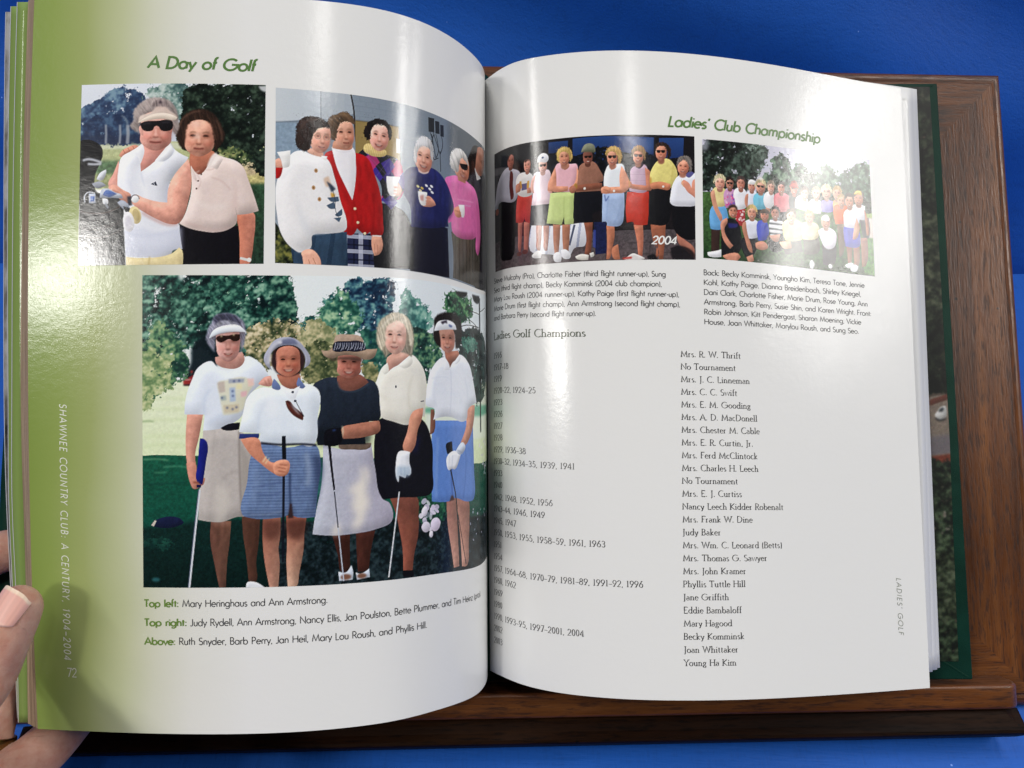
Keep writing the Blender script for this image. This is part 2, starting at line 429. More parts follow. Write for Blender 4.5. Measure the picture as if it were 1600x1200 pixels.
# base moulding: level with the table, its corners mitred round
Mi = np.linalg.inv(np.array(SM))
def base_rings():
    yaw = math.atan2(SX[1], SX[0])
    prof = [(-.0105, .0172), (-.0090, .0171), (-.0070, .0168), (-.0040, .0158), (-.0008, .0155), (.0004, .0148), (.0006, .0135), (.0000, .0105), (-.0012, .0060), (-.0032, .0022), (-.0045, 0.0)]
    yf = SO[1] - .1401
    V = []; cx, cy = SO[0] + .006, yf
    for (o, z) in prof:
        for (x, y) in ((-.217 - o, -o), (.241 + o, -o), (.241 + o, .0112), (-.217 - o, .0112)):
            xr, yr = x * math.cos(yaw) - y * math.sin(yaw), x * math.sin(yaw) + y * math.cos(yaw)
            V.append((cx + xr, cy + yr, z))
    n = len(prof); F = []
    for i in range(n - 1):
        for j in range(4):
            F.append((4 * i + j, 4 * (i + 1) + j, 4 * (i + 1) + (j + 1) % 4, 4 * i + (j + 1) % 4))
    F.append((0, 1, 2, 3)); F.append(tuple(4 * (n - 1) + j for j in (3, 2, 1, 0)))
    V = np.array(V); V = (np.c_[V, np.ones(len(V))] @ Mi.T)[:, :3]
    return V, F
V, F = base_rings()
mesh('base_moulding', V, F, SHADED_WOOD, stand, smooth=False)
# prop behind the panel, from the base up to the top rail
def prism(name, P, mat, parent):
    """8 world corners -> stand local"""
    P = np.array(P); P = (np.c_[P, np.ones(8)] @ Mi.T)[:, :3]
    return mesh(name, P, [(0, 1, 2, 3), (7, 6, 5, 4), (0, 4, 5, 1), (1, 5, 6, 2), (2, 6, 7, 3), (3, 7, 4, 0)], mat, parent, smooth=False)
for sx in (-.15, .16):
    t = SO + SX * sx + SY * .11 - SN * .017
    prism('prop', [(t[0] - .012, t[1] - .004, t[2]), (t[0] + .012, t[1] - .004, t[2]), (t[0] + .012, t[1] + .012, t[2]), (t[0] - .012, t[1] + .012, t[2]),
                   (t[0] - .012, t[1] - .004, .019), (t[0] + .012, t[1] - .004, .019), (t[0] + .012, t[1] + .012, .019), (t[0] - .012, t[1] + .012, .019)], WOODY, stand)
# ---------------------------------------------------------------- the open book
BO = W(np.array([-.012, .139, .372]))
book = empty('open_book', BO, 'large open hardcover book with green edged pages of golf photographs, resting on the wooden stand', 'book')

def sheet(name, pg, mat, lift, over, thick, x0=0.0, y0=0.0, y1=HPAGE, nx=90, ny=60, parent=book, spread=0.0, dy=None, ease=False):
    """a leaf or a stack of leaves that follows the page shape. over: fore-edge overhang in m (number or spline over y)"""
    t = np.linspace(0, 1, nx); t = np.where(t < .25, t * t / .25 * .5 + t * .5, t); t /= t[-1]
    y = np.linspace(y0, y1, ny)
    ov = np.array([over(a) if callable(over) else over for a in y])
    L = []
    for s in (0, 1):
        o = ov + (spread if s else 0)
        X = x0 + t[None, :] * (pg.width + o[:, None] - x0); Yg = np.broadcast_to(y[:, None], X.shape)
        if dy is not None: Yg = Yg + dy
        lf = lift - (thick if s else 0)
        if ease: lf = lf * np.clip(X / .045, 0.02, 1)
        P = pg.at(X, Yg, np.full(X.shape, 1.0) * lf)
        L.append((P, np.stack([X * 100, Yg * 100], -1)))
    V = np.concatenate([W(L[0][0]).reshape(-1, 3), W(L[1][0]).reshape(-1, 3)]); UV = np.concatenate([L[0][1].reshape(-1, 2), L[1][1].reshape(-1, 2)])
    F = slab_faces(ny, nx)
    if pg.sign < 0: F = F[:, ::-1]
    F = F[:, ::-1]
    return mesh(name, V, F, mat, parent, True, UV, off=BO)

page_l = sheet('page', LEFT, LPAPER, 0, 0, .00012, nx=150, ny=110)
page_l['label'] = 'left page with a green printed edge'
page_r = sheet('page', RIGHT, PAPER, 0, 0, .00012, nx=150, ny=110)
page_r['label'] = 'right page with a list of champions'
for o in (page_l, page_r):
    m = o.modifiers.new('es', 'EDGE_SPLIT'); m.split_angle = 1.0

def yspl(pts):
    a = np.array(pts) / 1000.0
    return Spline(a[:, 1], a[:, 0])
def fore_edge(name, pg, mat, lifts, overs, y0, y1, parent=book, n=110):
    """the cut edges of a stack, a strip from the front leaf's edge back to the last leaf's"""
    y = np.linspace(y0, y1, n); V = []; UV = []
    for i, (lf, ov) in enumerate(zip(lifts, overs)):
        o = np.array([ov(a) if callable(ov) else ov for a in y])
        V.append(W(pg.at(pg.width + o, y, np.full(n, lf)))); UV.append(np.stack([np.full(n, -lf * 1000 + i), y * 100], -1))
    return V, UV

# left stack: the leaves under the open page, their brown cut edges, and three fanned leaves below them
o_block = yspl([(4.9, 1.0), (5.03, 107.0), (5.31, 163.1), (4.93, 197.3), (4.86, 222.0), (6.27, 281.6)])
o_l2 = yspl([(9.46, 1.7), (8.84, 106.8), (9.24, 163.1), (9.61, 197.5), (9.18, 222.3), (10.4, 282.2)])
o_l3 = yspl([(13.88, 1.8), (12.63, 106.3), (12.54, 163.3), (12.79, 198.1), (12.37, 223.2), (12.64, 283.8)])
o_l4 = yspl([(18.51, 1.3), (16.74, 105.7), (16.64, 163.6), (16.28, 198.9), (15.74, 224.4), (15.55, 285.9)])
def block(name, pg, mat, lift, thick, o0, o1, rows=9, nx=60, ny=90, x0=0.002):
    """a stack of leaves as one closed body whose fore edge slants from overhang o0 to o1"""
    y = np.linspace(0, HPAGE, ny); V, UV = [], []
    for r in range(rows):
        f = r / (rows - 1)
        o = np.array([(1 - f) * (o0(a) if callable(o0) else o0) + f * (o1(a) if callable(o1) else o1) for a in y])
        o = o + (.00012 * math.sin(r * 2.7) + .0001 * math.sin(r * 5.1))
        t = np.linspace(0, 1, nx)
        X = x0 + t[None, :] * (pg.width + o[:, None] - x0)
        lf = (lift - thick * f) * np.clip(X / .05, .03, 1)
        V.append(W(pg.at(X, np.broadcast_to(y[:, None], X.shape), lf)))
        UV.append(np.stack([np.full(X.shape, f * thick * 1000 * 1.0) + 0 * X, np.broadcast_to(y[:, None] * 100, X.shape)], -1))
    n = nx * ny
    F = [grid_faces(ny, nx), grid_faces(ny, nx, n * (rows - 1), True)]
    rim = list(range(nx)) + [r * nx + nx - 1 for r in range(1, ny)] + [(ny - 1) * nx + c for c in range(nx - 2, -1, -1)] + [r * nx for r in range(ny - 2, 0, -1)]
    a = np.array(rim); b = np.roll(a, -1)
    for r in range(rows - 1):
        F.append(np.stack([a + n * (r + 1), b + n * (r + 1), b + n * r, a + n * r], -1))
    F = np.concatenate(F)
    if pg.sign > 0: F = F[:, ::-1]
    o = mesh(name, np.concatenate([v.reshape(-1, 3) for v in V]), F, mat, book, True, np.concatenate([u.reshape(-1, 2) for u in UV]), off=BO)
    m = o.modifiers.new('es', 'EDGE_SPLIT'); m.split_angle = .8
    return o
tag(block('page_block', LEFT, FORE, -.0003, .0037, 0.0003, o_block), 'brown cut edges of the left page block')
GREENLEAF = m_ink('green_printed_leaf', (.215, .31, .085), .3); GREYLEAF = None
def m_greyleaf():
    k = NT('grey_photo_leaf'); uv = k.coord('UV', (1.2, .35, 1)); n = k.noise(uv, 1.3, 4, .6)
    r = k.ramp(n, [(.35, (.035, .035, .03)), (.5, (.17, .165, .15)), (.65, (.42, .42, .42))]); gloss(k); k.P(Base_Color=r); return k.m
GREYLEAF = m_greyleaf()
def m_greenleaf():
    k = NT('green_leaf'); gloss(k); k.P(Base_Color=(.215, .31, .085, 1)); return k.m
GREENLEAF = m_greenleaf()
for o_, lf, mt, lb in ((o_l2, -.0048, GREENLEAF, 'green edged leaf fanned below the page block'), (o_l3, -.0078, GREENLEAF, 'second green edged leaf fanned out'), (o_l4, -.0118, GREYLEAF, 'leaf with a grey photograph at its edge')):
    s = sheet('leaf', LEFT, mt, lf, o_, .0004, x0=.012, ease=True, nx=70, ny=80)
    s['label'] = lb
    # the white cut edge of the leaf
    y = np.linspace(0, HPAGE, 80); a = np.array([o_(q) for q in y])
    r0 = W(LEFT.at(LEFT.width + a + .00002, y, np.full(80, lf + .00005))); r1 = W(LEFT.at(LEFT.width + a + .00045, y, np.full(80, lf - .0002))); r2 = W(LEFT.at(LEFT.width + a + .0001, y, np.full(80, lf - .0006)))
    V = np.stack([r0, r1, r2], 1).reshape(-1, 3)
    mesh('leaf_edge', V, grid_faces(80, 3), WHITE_EDGE, s, True, np.zeros((240, 2)), off=BO)

# left board of the cover, behind the fingers
o_cov = yspl([(15.5, -2), (18.0, 60), (22.0, 107), (26, 150), (30, 200), (33, 284)])
cov_l = sheet('cover', LEFT, LEATHER, -.0280, o_cov, .003, x0=.012, y0=-.003, y1=HPAGE + .003, ease=True)
cov_l['label'] = 'left cover board in dark green leatherette'

# right stack, lying deeper than the loose right page
_cols = [(757.5, 127, 762, 1045, .012, 0)]
for u1, v1, u2, v2, dl in [(790, 116, 792, 1052, .014), (850, 106, 852, 1060, .017), (950, 101, 957, 1066, .020), (1066, 103, 1080, 1069, .023), (1200, 112, 1222, 1066, .026), (1330, 126, 1361, 1056, .028), (1432, 140, 1468.5, 1043, .029)]:
    _cols.append((u1, v1, u2, v2, dl, 0))
RBLOCK = Page(_cols, 1)
tag(block('page_block', RBLOCK, WHITE_EDGE, -.0004, .0022, 0.0, .0004, rows=6), 'pale cut edges of the right page block')
for k_, (ov, lf) in enumerate(((-.0001, .0003), (-.0016, .0010), (-.0042, .0018))):
    s = sheet('leaf', RBLOCK, PAPER, lf, yspl([(ov * 1000, 0), (ov * 1000 - .25, 140), (ov * 1000 - .1 - .9 * k_, 281)]), .00025, x0=.02, ease=True, nx=50, ny=40, dy=.0004 * k_)
    s['label'] = 'white leaf under the right page'

# right board of the cover with its photographic endpaper
HB = .2915
def board_pt(u1, v1, u2, v2, dl, H=HB):
    r1, r2 = ray(u1, v1), ray(u2, v2); lo, hi = .2, .6
    for _ in range(60):
        d = (lo + hi) / 2
        if np.linalg.norm(d * r1 - (d - dl) * r2) > H: hi = d
        else: lo = d
    return d * r1, (d - dl) * r2
TR, BR = board_pt(1464.5, 130, 1520.5, 1062, .029)
ex = np.array([1, -.004, -.012]); ex /= np.linalg.norm(ex)
wb = TR[0] + .010
TL, BL = TR - ex * wb, BR - ex * (wb + (BR[0] - TR[0]))
bn = np.cross(BR - TR, TL - TR); bn /= np.linalg.norm(bn); bn *= -np.sign(bn[2])     # towards the viewer
def bpt(s, t, h): return (TL * (1 - s) + TR * s) * (1 - t) + (BL * (1 - s) + BR * s) * t + bn * h
def board(name, rect, h0, h1, mat, parent, bev, nx=2, ny=2, label=None):
    s0, s1, t0, t1 = rect
    bm = bmesh.new(); vs = []
    for h in (h0, h1):
        for (s, t) in ((s0, t0), (s1, t0), (s1, t1), (s0, t1)):
            vs.append(bm.verts.new(W(bpt(s, t, h)) - BO))
    for f in ((0, 1, 2, 3), (7, 6, 5, 4), (0, 4, 5, 1), (1, 5, 6, 2), (2, 6, 7, 3), (3, 7, 4, 0)): bm.faces.new([vs[i] for i in f])
    bmesh.ops.recalc_face_normals(bm, faces=bm.faces)
    if bev: bmesh.ops.bevel(bm, geom=list(bm.edges), offset=bev, segments=3, affect='EDGES', profile=.5)
    me = bpy.data.meshes.new(name); bm.to_mesh(me); bm.free(); me.materials.append(mat)
    for p in me.polygons: p.use_smooth = bool(bev)
    o = bpy.data.objects.new(name, me); COL.objects.link(o); o.parent = parent
    if label: o['label'] = label
    return o
cov_r = board('cover', (0, 1, 0, 1), -.0032, 0, LEATHER, book, .0007, label='right cover board in dark green leatherette')
# endpaper: a gently wandering right border, printed with tree tops, a car and a road
n = 120; tt = np.linspace(.0065, .9705, n); NXE = 50
# turned-in corner seams of the cover cloth
def quad_strip(name, pts, wdt, h, mat, parent):
    V = []
    for i, (s, t) in enumerate(pts):
        a = np.array(pts[max(i - 1, 0)]); b = np.array(pts[min(i + 1, len(pts) - 1)]); d = (b - a) * np.array([1, 1.45]); d /= np.linalg.norm(d); nn = np.array([-d[1], d[0] / 1.45]) * wdt
        V += [W(bpt(s + nn[0], t + nn[1], 0.0001)), W(bpt(s, t, h)), W(bpt(s - nn[0], t - nn[1], 0.0001))]
    return mesh(name, V, grid_faces(len(pts), 3), mat, parent, True, off=BO)
quad_strip('corner_seam', [(.936, .970), (.958, .980), (.990, .996)], .0022, .00022, LEATHER, cov_r)
quad_strip('corner_seam', [(.950, .012), (.965, .009), (.990, .004)], .0022, .00022, LEATHER, cov_r)

# spine strip joining the two boards
P = []
for y in np.linspace(-.003, HPAGE + .003, 30):
    a = LEFT.at(.014, y, -.0068); c = bpt(.03, np.clip((y + .003) / .286, 0, 1), -.0016); b = (a + c) / 2 + np.array([0, 0, .004])
    for f in np.linspace(0, 1, 7): P.append(W(a * (1 - f) ** 2 + b * 2 * f * (1 - f) + c * f * f))
sp = mesh('spine', P, grid_faces(30, 7), LEATHER, book, True, off=BO)
m = sp.modifiers.new('s', 'SOLIDIFY'); m.thickness = .0015; m.offset = 0
# ---------------------------------------------------------------- lettering: stroke alphabets drawn here
# each glyph: advance, then strokes of points in 1/100 em; "a cx cy rx ry from to" is an arc
SANS = {
'A': (64, '2 0 32 72 62 0|13 24 51 24'), 'B': (50, '8 0 8 72 22 72 a 22 54.5 17 17.5 90 -90 8 37|8 37 24 37 a 24 18.5 19 18.5 90 -90 8 0'),
'C': (62, 'a 39 36 35 36 48 312'), 'D': (66, '8 0 8 72 24 72 a 24 36 35 36 90 -90 8 0'), 'E': (47, '41 72 8 72 8 0 41 0|8 38 38 38'),
'F': (44, '40 72 8 72 8 0|8 38 36 38'), 'G': (80, 'a 40 36 36 36 45 360 44 36'), 'H': (65, '8 0 8 72|57 0 57 72|8 38 57 38'),
'I': (20, '10 0 10 72'), 'J': (32, '24 72 24 13 a 11 13 13 13 0 -140'), 'K': (57, '8 0 8 72|52 72 11 35 56 0'), 'L': (41, '8 72 8 0 38 0'),
'M': (82, '6 0 17 72 41 6 65 72 76 0'), 'N': (68, '8 0 8 72 60 0 60 72'), 'O': (78, 'a 39 36 36 36 0 360'),
'P': (48, '8 0 8 72 22 72 a 22 53 20 19 90 -90 8 34'), 'R': (51, '8 0 8 72 22 72 a 22 53 20 19 90 -90 8 34|24 34 47 0'),
'S': (46, 'a 23 54 16 17.5 35 265 a 23 18 18 18.5 85 -150'), 'T': (46, '2 72 44 72|23 72 23 0'), 'U': (61, '8 72 8 24 a 30 24 22 24 180 360 52 72'),
'V': (56, '2 72 28 0 54 72'), 'W': (86, '2 72 22 0 43 72 64 0 84 72'), 'Y': (52, '2 72 26 34 50 72|26 34 26 0'),
'a': (53, 'a 25 22 20 22 0 360|45 44 45 0'), 'b': (54, '8 76 8 0|a 28 22 20 22 0 360'), 'c': (44, 'a 26 22 21 22 50 310'),
'd': (53, 'a 25 22 20 22 0 360|45 76 45 0'), 'e': (50, '5 24 45 24 a 25 22 20.5 22 5 318'), 'f': (26, 'a 21 64 10 12 70 180 11 0|2 44 23 44'),
'g': (53, 'a 25 22 20 22 0 360|45 44 45 -6 a 26 -6 19 15 0 -150'), 'h': (46, '8 76 8 0|8 24 a 23 28 15 16 180 0 38 0'), 'i': (16, '8 44 8 0|8 58 8 66'),
'j': (16, '8 44 8 -14 a 0 -14 8 8 0 -90|8 58 8 66'), 'k': (40, '8 76 8 0|34 44 10 22 38 0'), 'l': (16, '8 76 8 0'),
'm': (70, '8 44 8 0|8 26 a 21 28 13 16 180 0 34 0|34 26 a 48 28 14 16 180 0 62 0'), 'n': (46, '8 44 8 0|8 26 a 23 28 15 16 180 0 38 0'),
'o': (52, 'a 26 22 21 22 0 360'), 'p': (54, '8 44 8 -20|a 28 22 20 22 0 360'), 'r': (29, '8 44 8 0|8 26 a 21 28 13 16 180 55'),
's': (34, 'a 17 33 11 11 30 265 a 17 11 12 11 85 -150'), 't': (25, '12 62 12 0|2 44 23 44'), 'u': (46, '8 44 8 16 a 23 16 15 16 180 360 38 44|38 44 38 0'),
'v': (40, '2 44 20 0 38 44'), 'w': (61, '2 44 16 0 30.5 44 45 0 59 44'), 'y': (40, '2 44 20 2|38 44 12 -20'), 'z': (37, '4 44 32 44 4 0 34 0'), 'x': (38, '3 44 35 0|35 44 3 0'),
'0': (52, 'a 26 36 20 36 0 360'), '1': (36, '10 60 22 72 22 0'), '2': (50, 'a 25 52 18 20 170 -38 6 0 45 0'), '3': (50, 'a 24 54.5 16 17.5 150 -90 a 24 18 19 18.5 90 -150'),
'4': (52, '37 0 37 72 4 18 49 18'), '5': (50, '42 72 18 72 13 40 a 24 23 20 22 125 -150'), '6': (52, '34 72 10 32|a 26 21 20 21 0 360'), '7': (48, '5 72 45 72 17 0'),
'8': (52, 'a 26 54.5 15 17.5 0 360|a 26 19 20 19 0 360'), '9': (52, '18 0 42 40|a 26 51 20 21 0 360'),
'.': (18, '9 0 9 9'), ',': (18, '11 5 6 -9'), '’': (16, '10 74 6 58'), ':': (18, '9 0 9 9|9 35 9 44'), '(': (24, 'a 24 29 16 48 130 230'), ')': (24, 'a 0 29 16 48 50 -50'),
'-': (28, '4 25 24 25'), '–': (50, '3 26 47 26'), ' ': (33, ''), }
SERIF = dict(SANS)
SERIF.update({
'a': (40, 'a 19 30 12 12 150 0 32 5 37 1|32 25 a 17 11.5 12 12 75 310'), 'e': (40, '5 25 35 25 a 20.5 21 16.5 21.5 10 318'), 'c': (38, 'a 22 21.5 17 21.5 52 312'),
'o': (46, 'a 23 21 18.5 21 0 360'), 'g': (41, 'a 19 29 12 13 0 360|30 40 38 42|a 20 1 12 8 110 200 a 19 -10 15 9 160 400 a 24 -3 10 6 30 120'),
't': (28, '12 56 12 9 a 20 9 8 9 180 300|3 42 25 42'), 'f': (27, 'a 22 62 10 12 50 180 12 0|3 42 23 42'), 'y': (42, '4 42 21 2|38 42 17 -14 6 -19'),
'r': (32, '9 42 9 0|9 26 a 20 28 11 13 180 60'), 's': (32, 'a 16 32 9.5 10 30 265 a 16 10.5 11 10.5 85 -150'), 'J': (28, '15 72 15 -4 a 3 -4 12 12 0 -90'),
'u': (48, '9 42 9 14 a 22 14 13 14 180 330|37 42 37 0'), 'n': (48, '9 42 9 0|9 27 a 23 27 14 15 180 0 37 0'), 'h': (48, '9 76 9 0|9 27 a 23 27 14 15 180 0 37 0'),
'm': (74, '9 42 9 0|9 27 a 22 27 14 15 180 0 36 0|36 27 a 50 27 14 15 180 0 64 0'), 'b': (48, '9 76 9 2|a 26 21 17 21 0 360'), 'd': (48, 'a 22 21 17 21 0 360|39 76 39 0'),
'p': (48, '9 42 9 -20|a 26 21 17 21 0 360'), 'C': (62, 'a 38 36 33 36.5 50 312'), 'M': (84, '10 0 14 72 42 6 70 72 74 0'), 'i': (22, '11 42 11 0|11 57 11 65'), 'l': (22, '11 76 11 0'),
'1': (36, '18 72 18 0'), '0': (46, 'a 23 36 16.5 36 0 360'), 'W': (92, '4 72 25 0 46 72 67 0 88 72'), 'E': (50, '42 66 42 72 9 72 9 0 43 0 44 7|9 38 36 38'), 'F': (46, '42 66 42 72 9 72 9 0|9 38 34 38'),
'T': (56, '4 64 4 72 52 72 52 64|28 72 28 0'), 'L': (46, '9 72 9 0 40 0 42 8'), 'k': (46, '9 76 9 0|36 42 11 20 42 0'), '-': (30, '5 22 25 22'), '–': (40, '0 24 40 24'), ',': (20, '11 4 6 -10'), '.': (20, '9 -1 9 8'), ' ': (28, '') })

def _arc(cx, cy, rx, ry, a0, a1):
    n = max(4, int(abs(a1 - a0) / 15) + 1)
    a = np.radians(np.linspace(a0, a1, n)); return [(cx + rx * c, cy + ry * s) for c, s in zip(np.cos(a), np.sin(a))]
def _strokes(src):
    out = []
    for st in src.split('|'):
        tk = st.split(); p = []; i = 0
        while i < len(tk):
            if tk[i] == 'a': p += _arc(*map(float, tk[i + 1:i + 7])); i += 7
            else: p.append((float(tk[i]), float(tk[i + 1]))); i += 2
        if len(p) > 1:
            q = [p[0]]
            for r in p[1:]:
                if abs(r[0] - q[-1][0]) + abs(r[1] - q[-1][1]) > .3: q.append(r)
            out.append(np.array(q))
    return out
_cache = {}
def glyph(ch, serif, wgt, thin):
    key = (ch, serif, wgt, thin)
    if key in _cache: return _cache[key]
    adv, src = (SERIF if serif else SANS).get(ch, SANS[' '])
    ribs = []
    for p in _strokes(src):
        # cut long straight runs so that the ribbon can bend with the page
        d = []
        for a, b in zip(p[:-1], p[1:]):
            m = max(1, int(np.hypot(*(b - a)) / 30)); d += [a + (b - a) * k / m for k in range(m)]
        d.append(p[-1]); d = np.array(d)
        closed = np.hypot(*(d[0] - d[-1])) < .5
        seg = np.diff(d, axis=0); seg /= np.linalg.norm(seg, axis=1, keepdims=True)
        L, R = [], []
        for i in range(len(d)):
            if closed and i in (0, len(d) - 1): t0, t1 = seg[-1], seg[0]
            else: t0, t1 = seg[max(i - 1, 0)], seg[min(i, len(seg) - 1)]
            t = t0 + t1; nn = np.linalg.norm(t); t = t / nn if nn > .3 else t1
            nrm = np.array([-t[1], t[0]]); c = max(.58, abs(nrm @ np.array([-t1[1], t1[0]])))
            wd = wgt if not serif else thin + (wgt - thin) * abs(t[0] * math.sin(math.radians(-18)) - t[1] * math.cos(math.radians(-18))) ** 1.3
            L.append(d[i] + nrm * wd / 2 / c); R.append(d[i] - nrm * wd / 2 / c)
        ribs.append((np.array(L), np.array(R)))
        if serif and ch.isalnum() and not closed:
            for e, o in ((d[0], d[1]), (d[-1], d[-2])):
                dr = e - o; dr = dr / np.linalg.norm(dr)
                if abs(dr[1]) > .8 and (abs(e[1]) < .5 or e[1] in (42., 72., 76., -20.)) and (ch, e[1]) not in (('t', 42.),):
                    x0, x1 = (-11, 11) if e[1] in (0., 72., -20.) else (-11, 1)
                    if ch == '1' and e[1] == 72.: x0, x1 = -9, 1
                    dy = -3 * (1 if dr[1] > 0 else -1) * .5
                    q = np.array([e + (x0, dy - (3 if x1 == 1 else 0)), e + (x1, dy)]); h = np.array([0, thin / 2 + .8])
                    ribs.append((q + h, q - h))
    _cache[key] = (adv, ribs); return adv, ribs

class Lettering:
    def __init__(self): self.V, self.F, self.n, self.k = [], [], 0, 0
    def line(self, pg, text, x0, y, size, x1=None, serif=False, wgt=8.0, thin=3.2, slant=0.0, track=0.0, vert=False):
        """x0, x1, y and size in mm; size is the em. The line is fitted to end at x1. vert: runs down the page"""
        dirx = 1 if pg.sign > 0 else -1
        total = sum(glyph(c, serif, wgt, thin)[0] + track for c in text) - track
        fx = size / 100.0
        if x1 is not None: fx = abs(x1 - x0) / total
        cur = 0.0
        for c in text:
            adv, ribs = glyph(c, serif, wgt, thin)
            for L, R in ribs:
                P = np.stack([L, R], 1).reshape(-1, 2)
                gx = (cur + P[:, 0] + slant * P[:, 1]) * fx; gy = P[:, 1] * size / 100.0
                if vert: px, py = x0 + dirx * gy, y + gx
                else: px, py = x0 + dirx * gx, y - gy
                self.k += 1
                Q = W(pg.at(px / 1000, py / 1000, np.full(len(px), 5e-5 + (self.k % 5) * 5e-6)))
                m = len(L); i = np.arange(m - 1) * 2 + self.n
                f = np.stack([i, i + 1, i + 3, i + 2], -1)
                if pg.sign < 0: f = f[:, ::-1]
                if vert: f = f
                self.V.append(Q); self.F.append(f); self.n += len(Q)
            cur += adv + track
        return x0 + dirx * cur * fx
    def build(self, name, mat, parent, label=None):
        o = mesh(name, np.concatenate(self.V), np.concatenate(self.F), mat, parent, True, off=BO)
        if label: o['label'] = label
        return o

def block_of_text(name, pg, parent, mat, lines, label=None, **kw):
    t = Lettering()
    for (s, x0, y, size, x1) in lines: t.line(pg, s, x0, y, size, x1, **kw)
    return t.build(name, mat, parent, label)

block_of_text('heading', LEFT, page_l, GREEN_INK, [('A Day of Golf', 167.4, 29.0, 5.9, 127.6)], wgt=13.5, slant=.2)
block_of_text('heading', RIGHT, page_r, GREEN_INK, [('Ladies’ Club Championship', 93.2, 33.6, 6.4, 168.6)], wgt=13, slant=.2)
for lead, rest, y, xm, xe in (('Top left:', 'Mary Heringhaus and Ann Armstrong.', 231.9, 154.6, 100.8), ('Top right:', 'Judy Rydell, Ann Armstrong, Nancy Ellis, Jan Poulston, Bette Plummer, and Tim Heinz (pro).', 239.1, 151.6, 24.5), ('Above:', 'Ruth Snyder, Barb Perry, Jan Heil, Mary Lou Roush, and Phyllis Hill.', 246.2, 155.9, 60.8)):
    a = Lettering(); a.line(LEFT, lead, 168.8, y, 3.65, xm + 1.3, wgt=14); a.build('caption_lead', LEAD_INK, page_l)
    b = Lettering(); b.line(LEFT, rest, xm, y, 3.6, xe, wgt=9); b.build('caption', GREY_INK, page_l)
block_of_text('running_title', LEFT, page_l, PALE_INK, [('SHAWNEE COUNTRY CLUB: A CENTURY, 1904–2004', 199.9, 155.8, 3.7, None)], wgt=7.5, slant=.2, track=14.5, vert=True) if False else None
t = Lettering()
_s = 'SHAWNEE COUNTRY CLUB: A CENTURY, 1904–2004'
_tot = sum(glyph(c, False, 7.5, 3)[0] + 17 for c in _s)
t.line(LEFT, _s, 200.0, 155.7, 3.6, 200.0 + (252.6 - 155.7) * 1.0, wgt=9.5, slant=.2, track=17, vert=True)
t.build('running_title', PALE_INK, page_l)
block_of_text('page_number', LEFT, page_l, PALE_INK, [('72', 199.2, 259.2, 4.6, 195.2)], wgt=7.5)
t = Lettering(); t.line(RIGHT, 'LADIES’ GOLF', 200.6, 230.9, 3.4, 200.6 + 25.0, wgt=9.5, slant=.2, track=17, vert=True); t.build('running_title', OLIVE_INK, page_r)
_c = [('Steve Mulcahy (Pro), Charlotte Fisher (third flight runner-up), Sung', 7.6, 91.8), ('Seo (third flight champ), Becky Komminsk (2004 club champion),', 7.6, 90.0), ('Mary Lou Roush (2004 runner-up), Kathy Paige (first flight runner-up),', 7.6, 97.6), ('Marie Drum (first flight champ), Ann Armstrong (second flight champ),', 7.6, 98.0), ('and Barbara Perry (second flight runner-up).', 7.6, 61.5)]
block_of_text('caption', RIGHT, page_r, GREY_INK, [(s, x, 100.6 + i * 4.35, 3.25, e) for i, (s, x, e) in enumerate(_c)], wgt=9.3)
_c = [('Back: Becky Komminsk, Youngho Kim, Teresa Tone, Jennie', 190.2), ('Kohl, Kathy Paige, Dianna Breidenbach, Shirley Kriegel,', 188.0), ('Dani Clark, Charlotte Fisher, Marie Drum, Rose Young, Ann', 191.5), ('Armstrong, Barb Perry, Susie Shin, and Karen Wright. Front:', 193.2), ('Robin Johnson, Kitt Pendergast, Sharon Moening, Vickie', 187.5), ('House, Joan Whittaker, Marylou Roush, and Sung Seo.', 186.0)]
block_of_text('caption', RIGHT, page_r, GREY_INK, [(s, 108.6, 99.2 + i * 4.33, 3.2, e) for i, (s, e) in enumerate(_c)], wgt=9.3)
block_of_text('list_heading', RIGHT, page_r, m_ink('dark_green_ink', (.055, .07, .04)), [('Ladies Golf Champions', 7.3, 127.0, 4.7, 57.0)], serif=True, wgt=11, thin=5, track=3)
ROWS = [('1916', 'Mrs. R. W. Thrift'), ('1917–18', 'No Tournament'), ('1919', 'Mrs. J. C. Linneman'), ('1920–22, 1924–25', 'Mrs. C. C. Swift'), ('1923', 'Mrs. E. M. Gooding'), ('1926', 'Mrs. A. D. MacDonell'), ('1927', 'Mrs. Chester M. Cable'), ('1928', 'Mrs. E. R. Curtin, Jr.'), ('1929, 1936–38', 'Mrs. Ferd McClintock'), ('1930–32, 1934–35, 1939, 1941', 'Mrs. Charles H. Leech'), ('1933', 'No Tournament'), ('1940', 'Mrs. E. J. Curtiss'), ('1942, 1948, 1952, 1956', 'Nancy Leech Kidder Robenalt'), ('1943–44, 1946, 1949', 'Mrs. Frank W. Dine'), ('1945, 1947', 'Judy Baker'), ('1950, 1953, 1955, 1958–59, 1961, 1963', 'Mrs. Wm. C. Leonard (Betts)'), ('1951', 'Mrs. Thomas G. Sawyer'), ('1954', 'Mrs. John Kramer'), ('1957, 1964–68, 1970–79, 1981–89, 1991–92, 1996', 'Phyllis Tuttle Hill'), ('1960, 1962', 'Jane Griffith'), ('1969', 'Eddie Bambaloff'), ('1980', 'Mary Hagood'), ('1990, 1993–95, 1997–2001, 2004', 'Becky Komminsk'), ('2002', 'Joan Whittaker'), ('2003', 'Young Ha Kim')]
_y = Lettering(); _nm = Lettering()
SP = 4.5
FX = 73.6 / sum(glyph(c, True, 10.6, 4.2)[0] + SP for c in ROWS[18][0])          # digits: width set by the longest row
FN = 46.0 / sum(glyph(c, True, 10.6, 4.2)[0] + SP for c in ROWS[12][1])
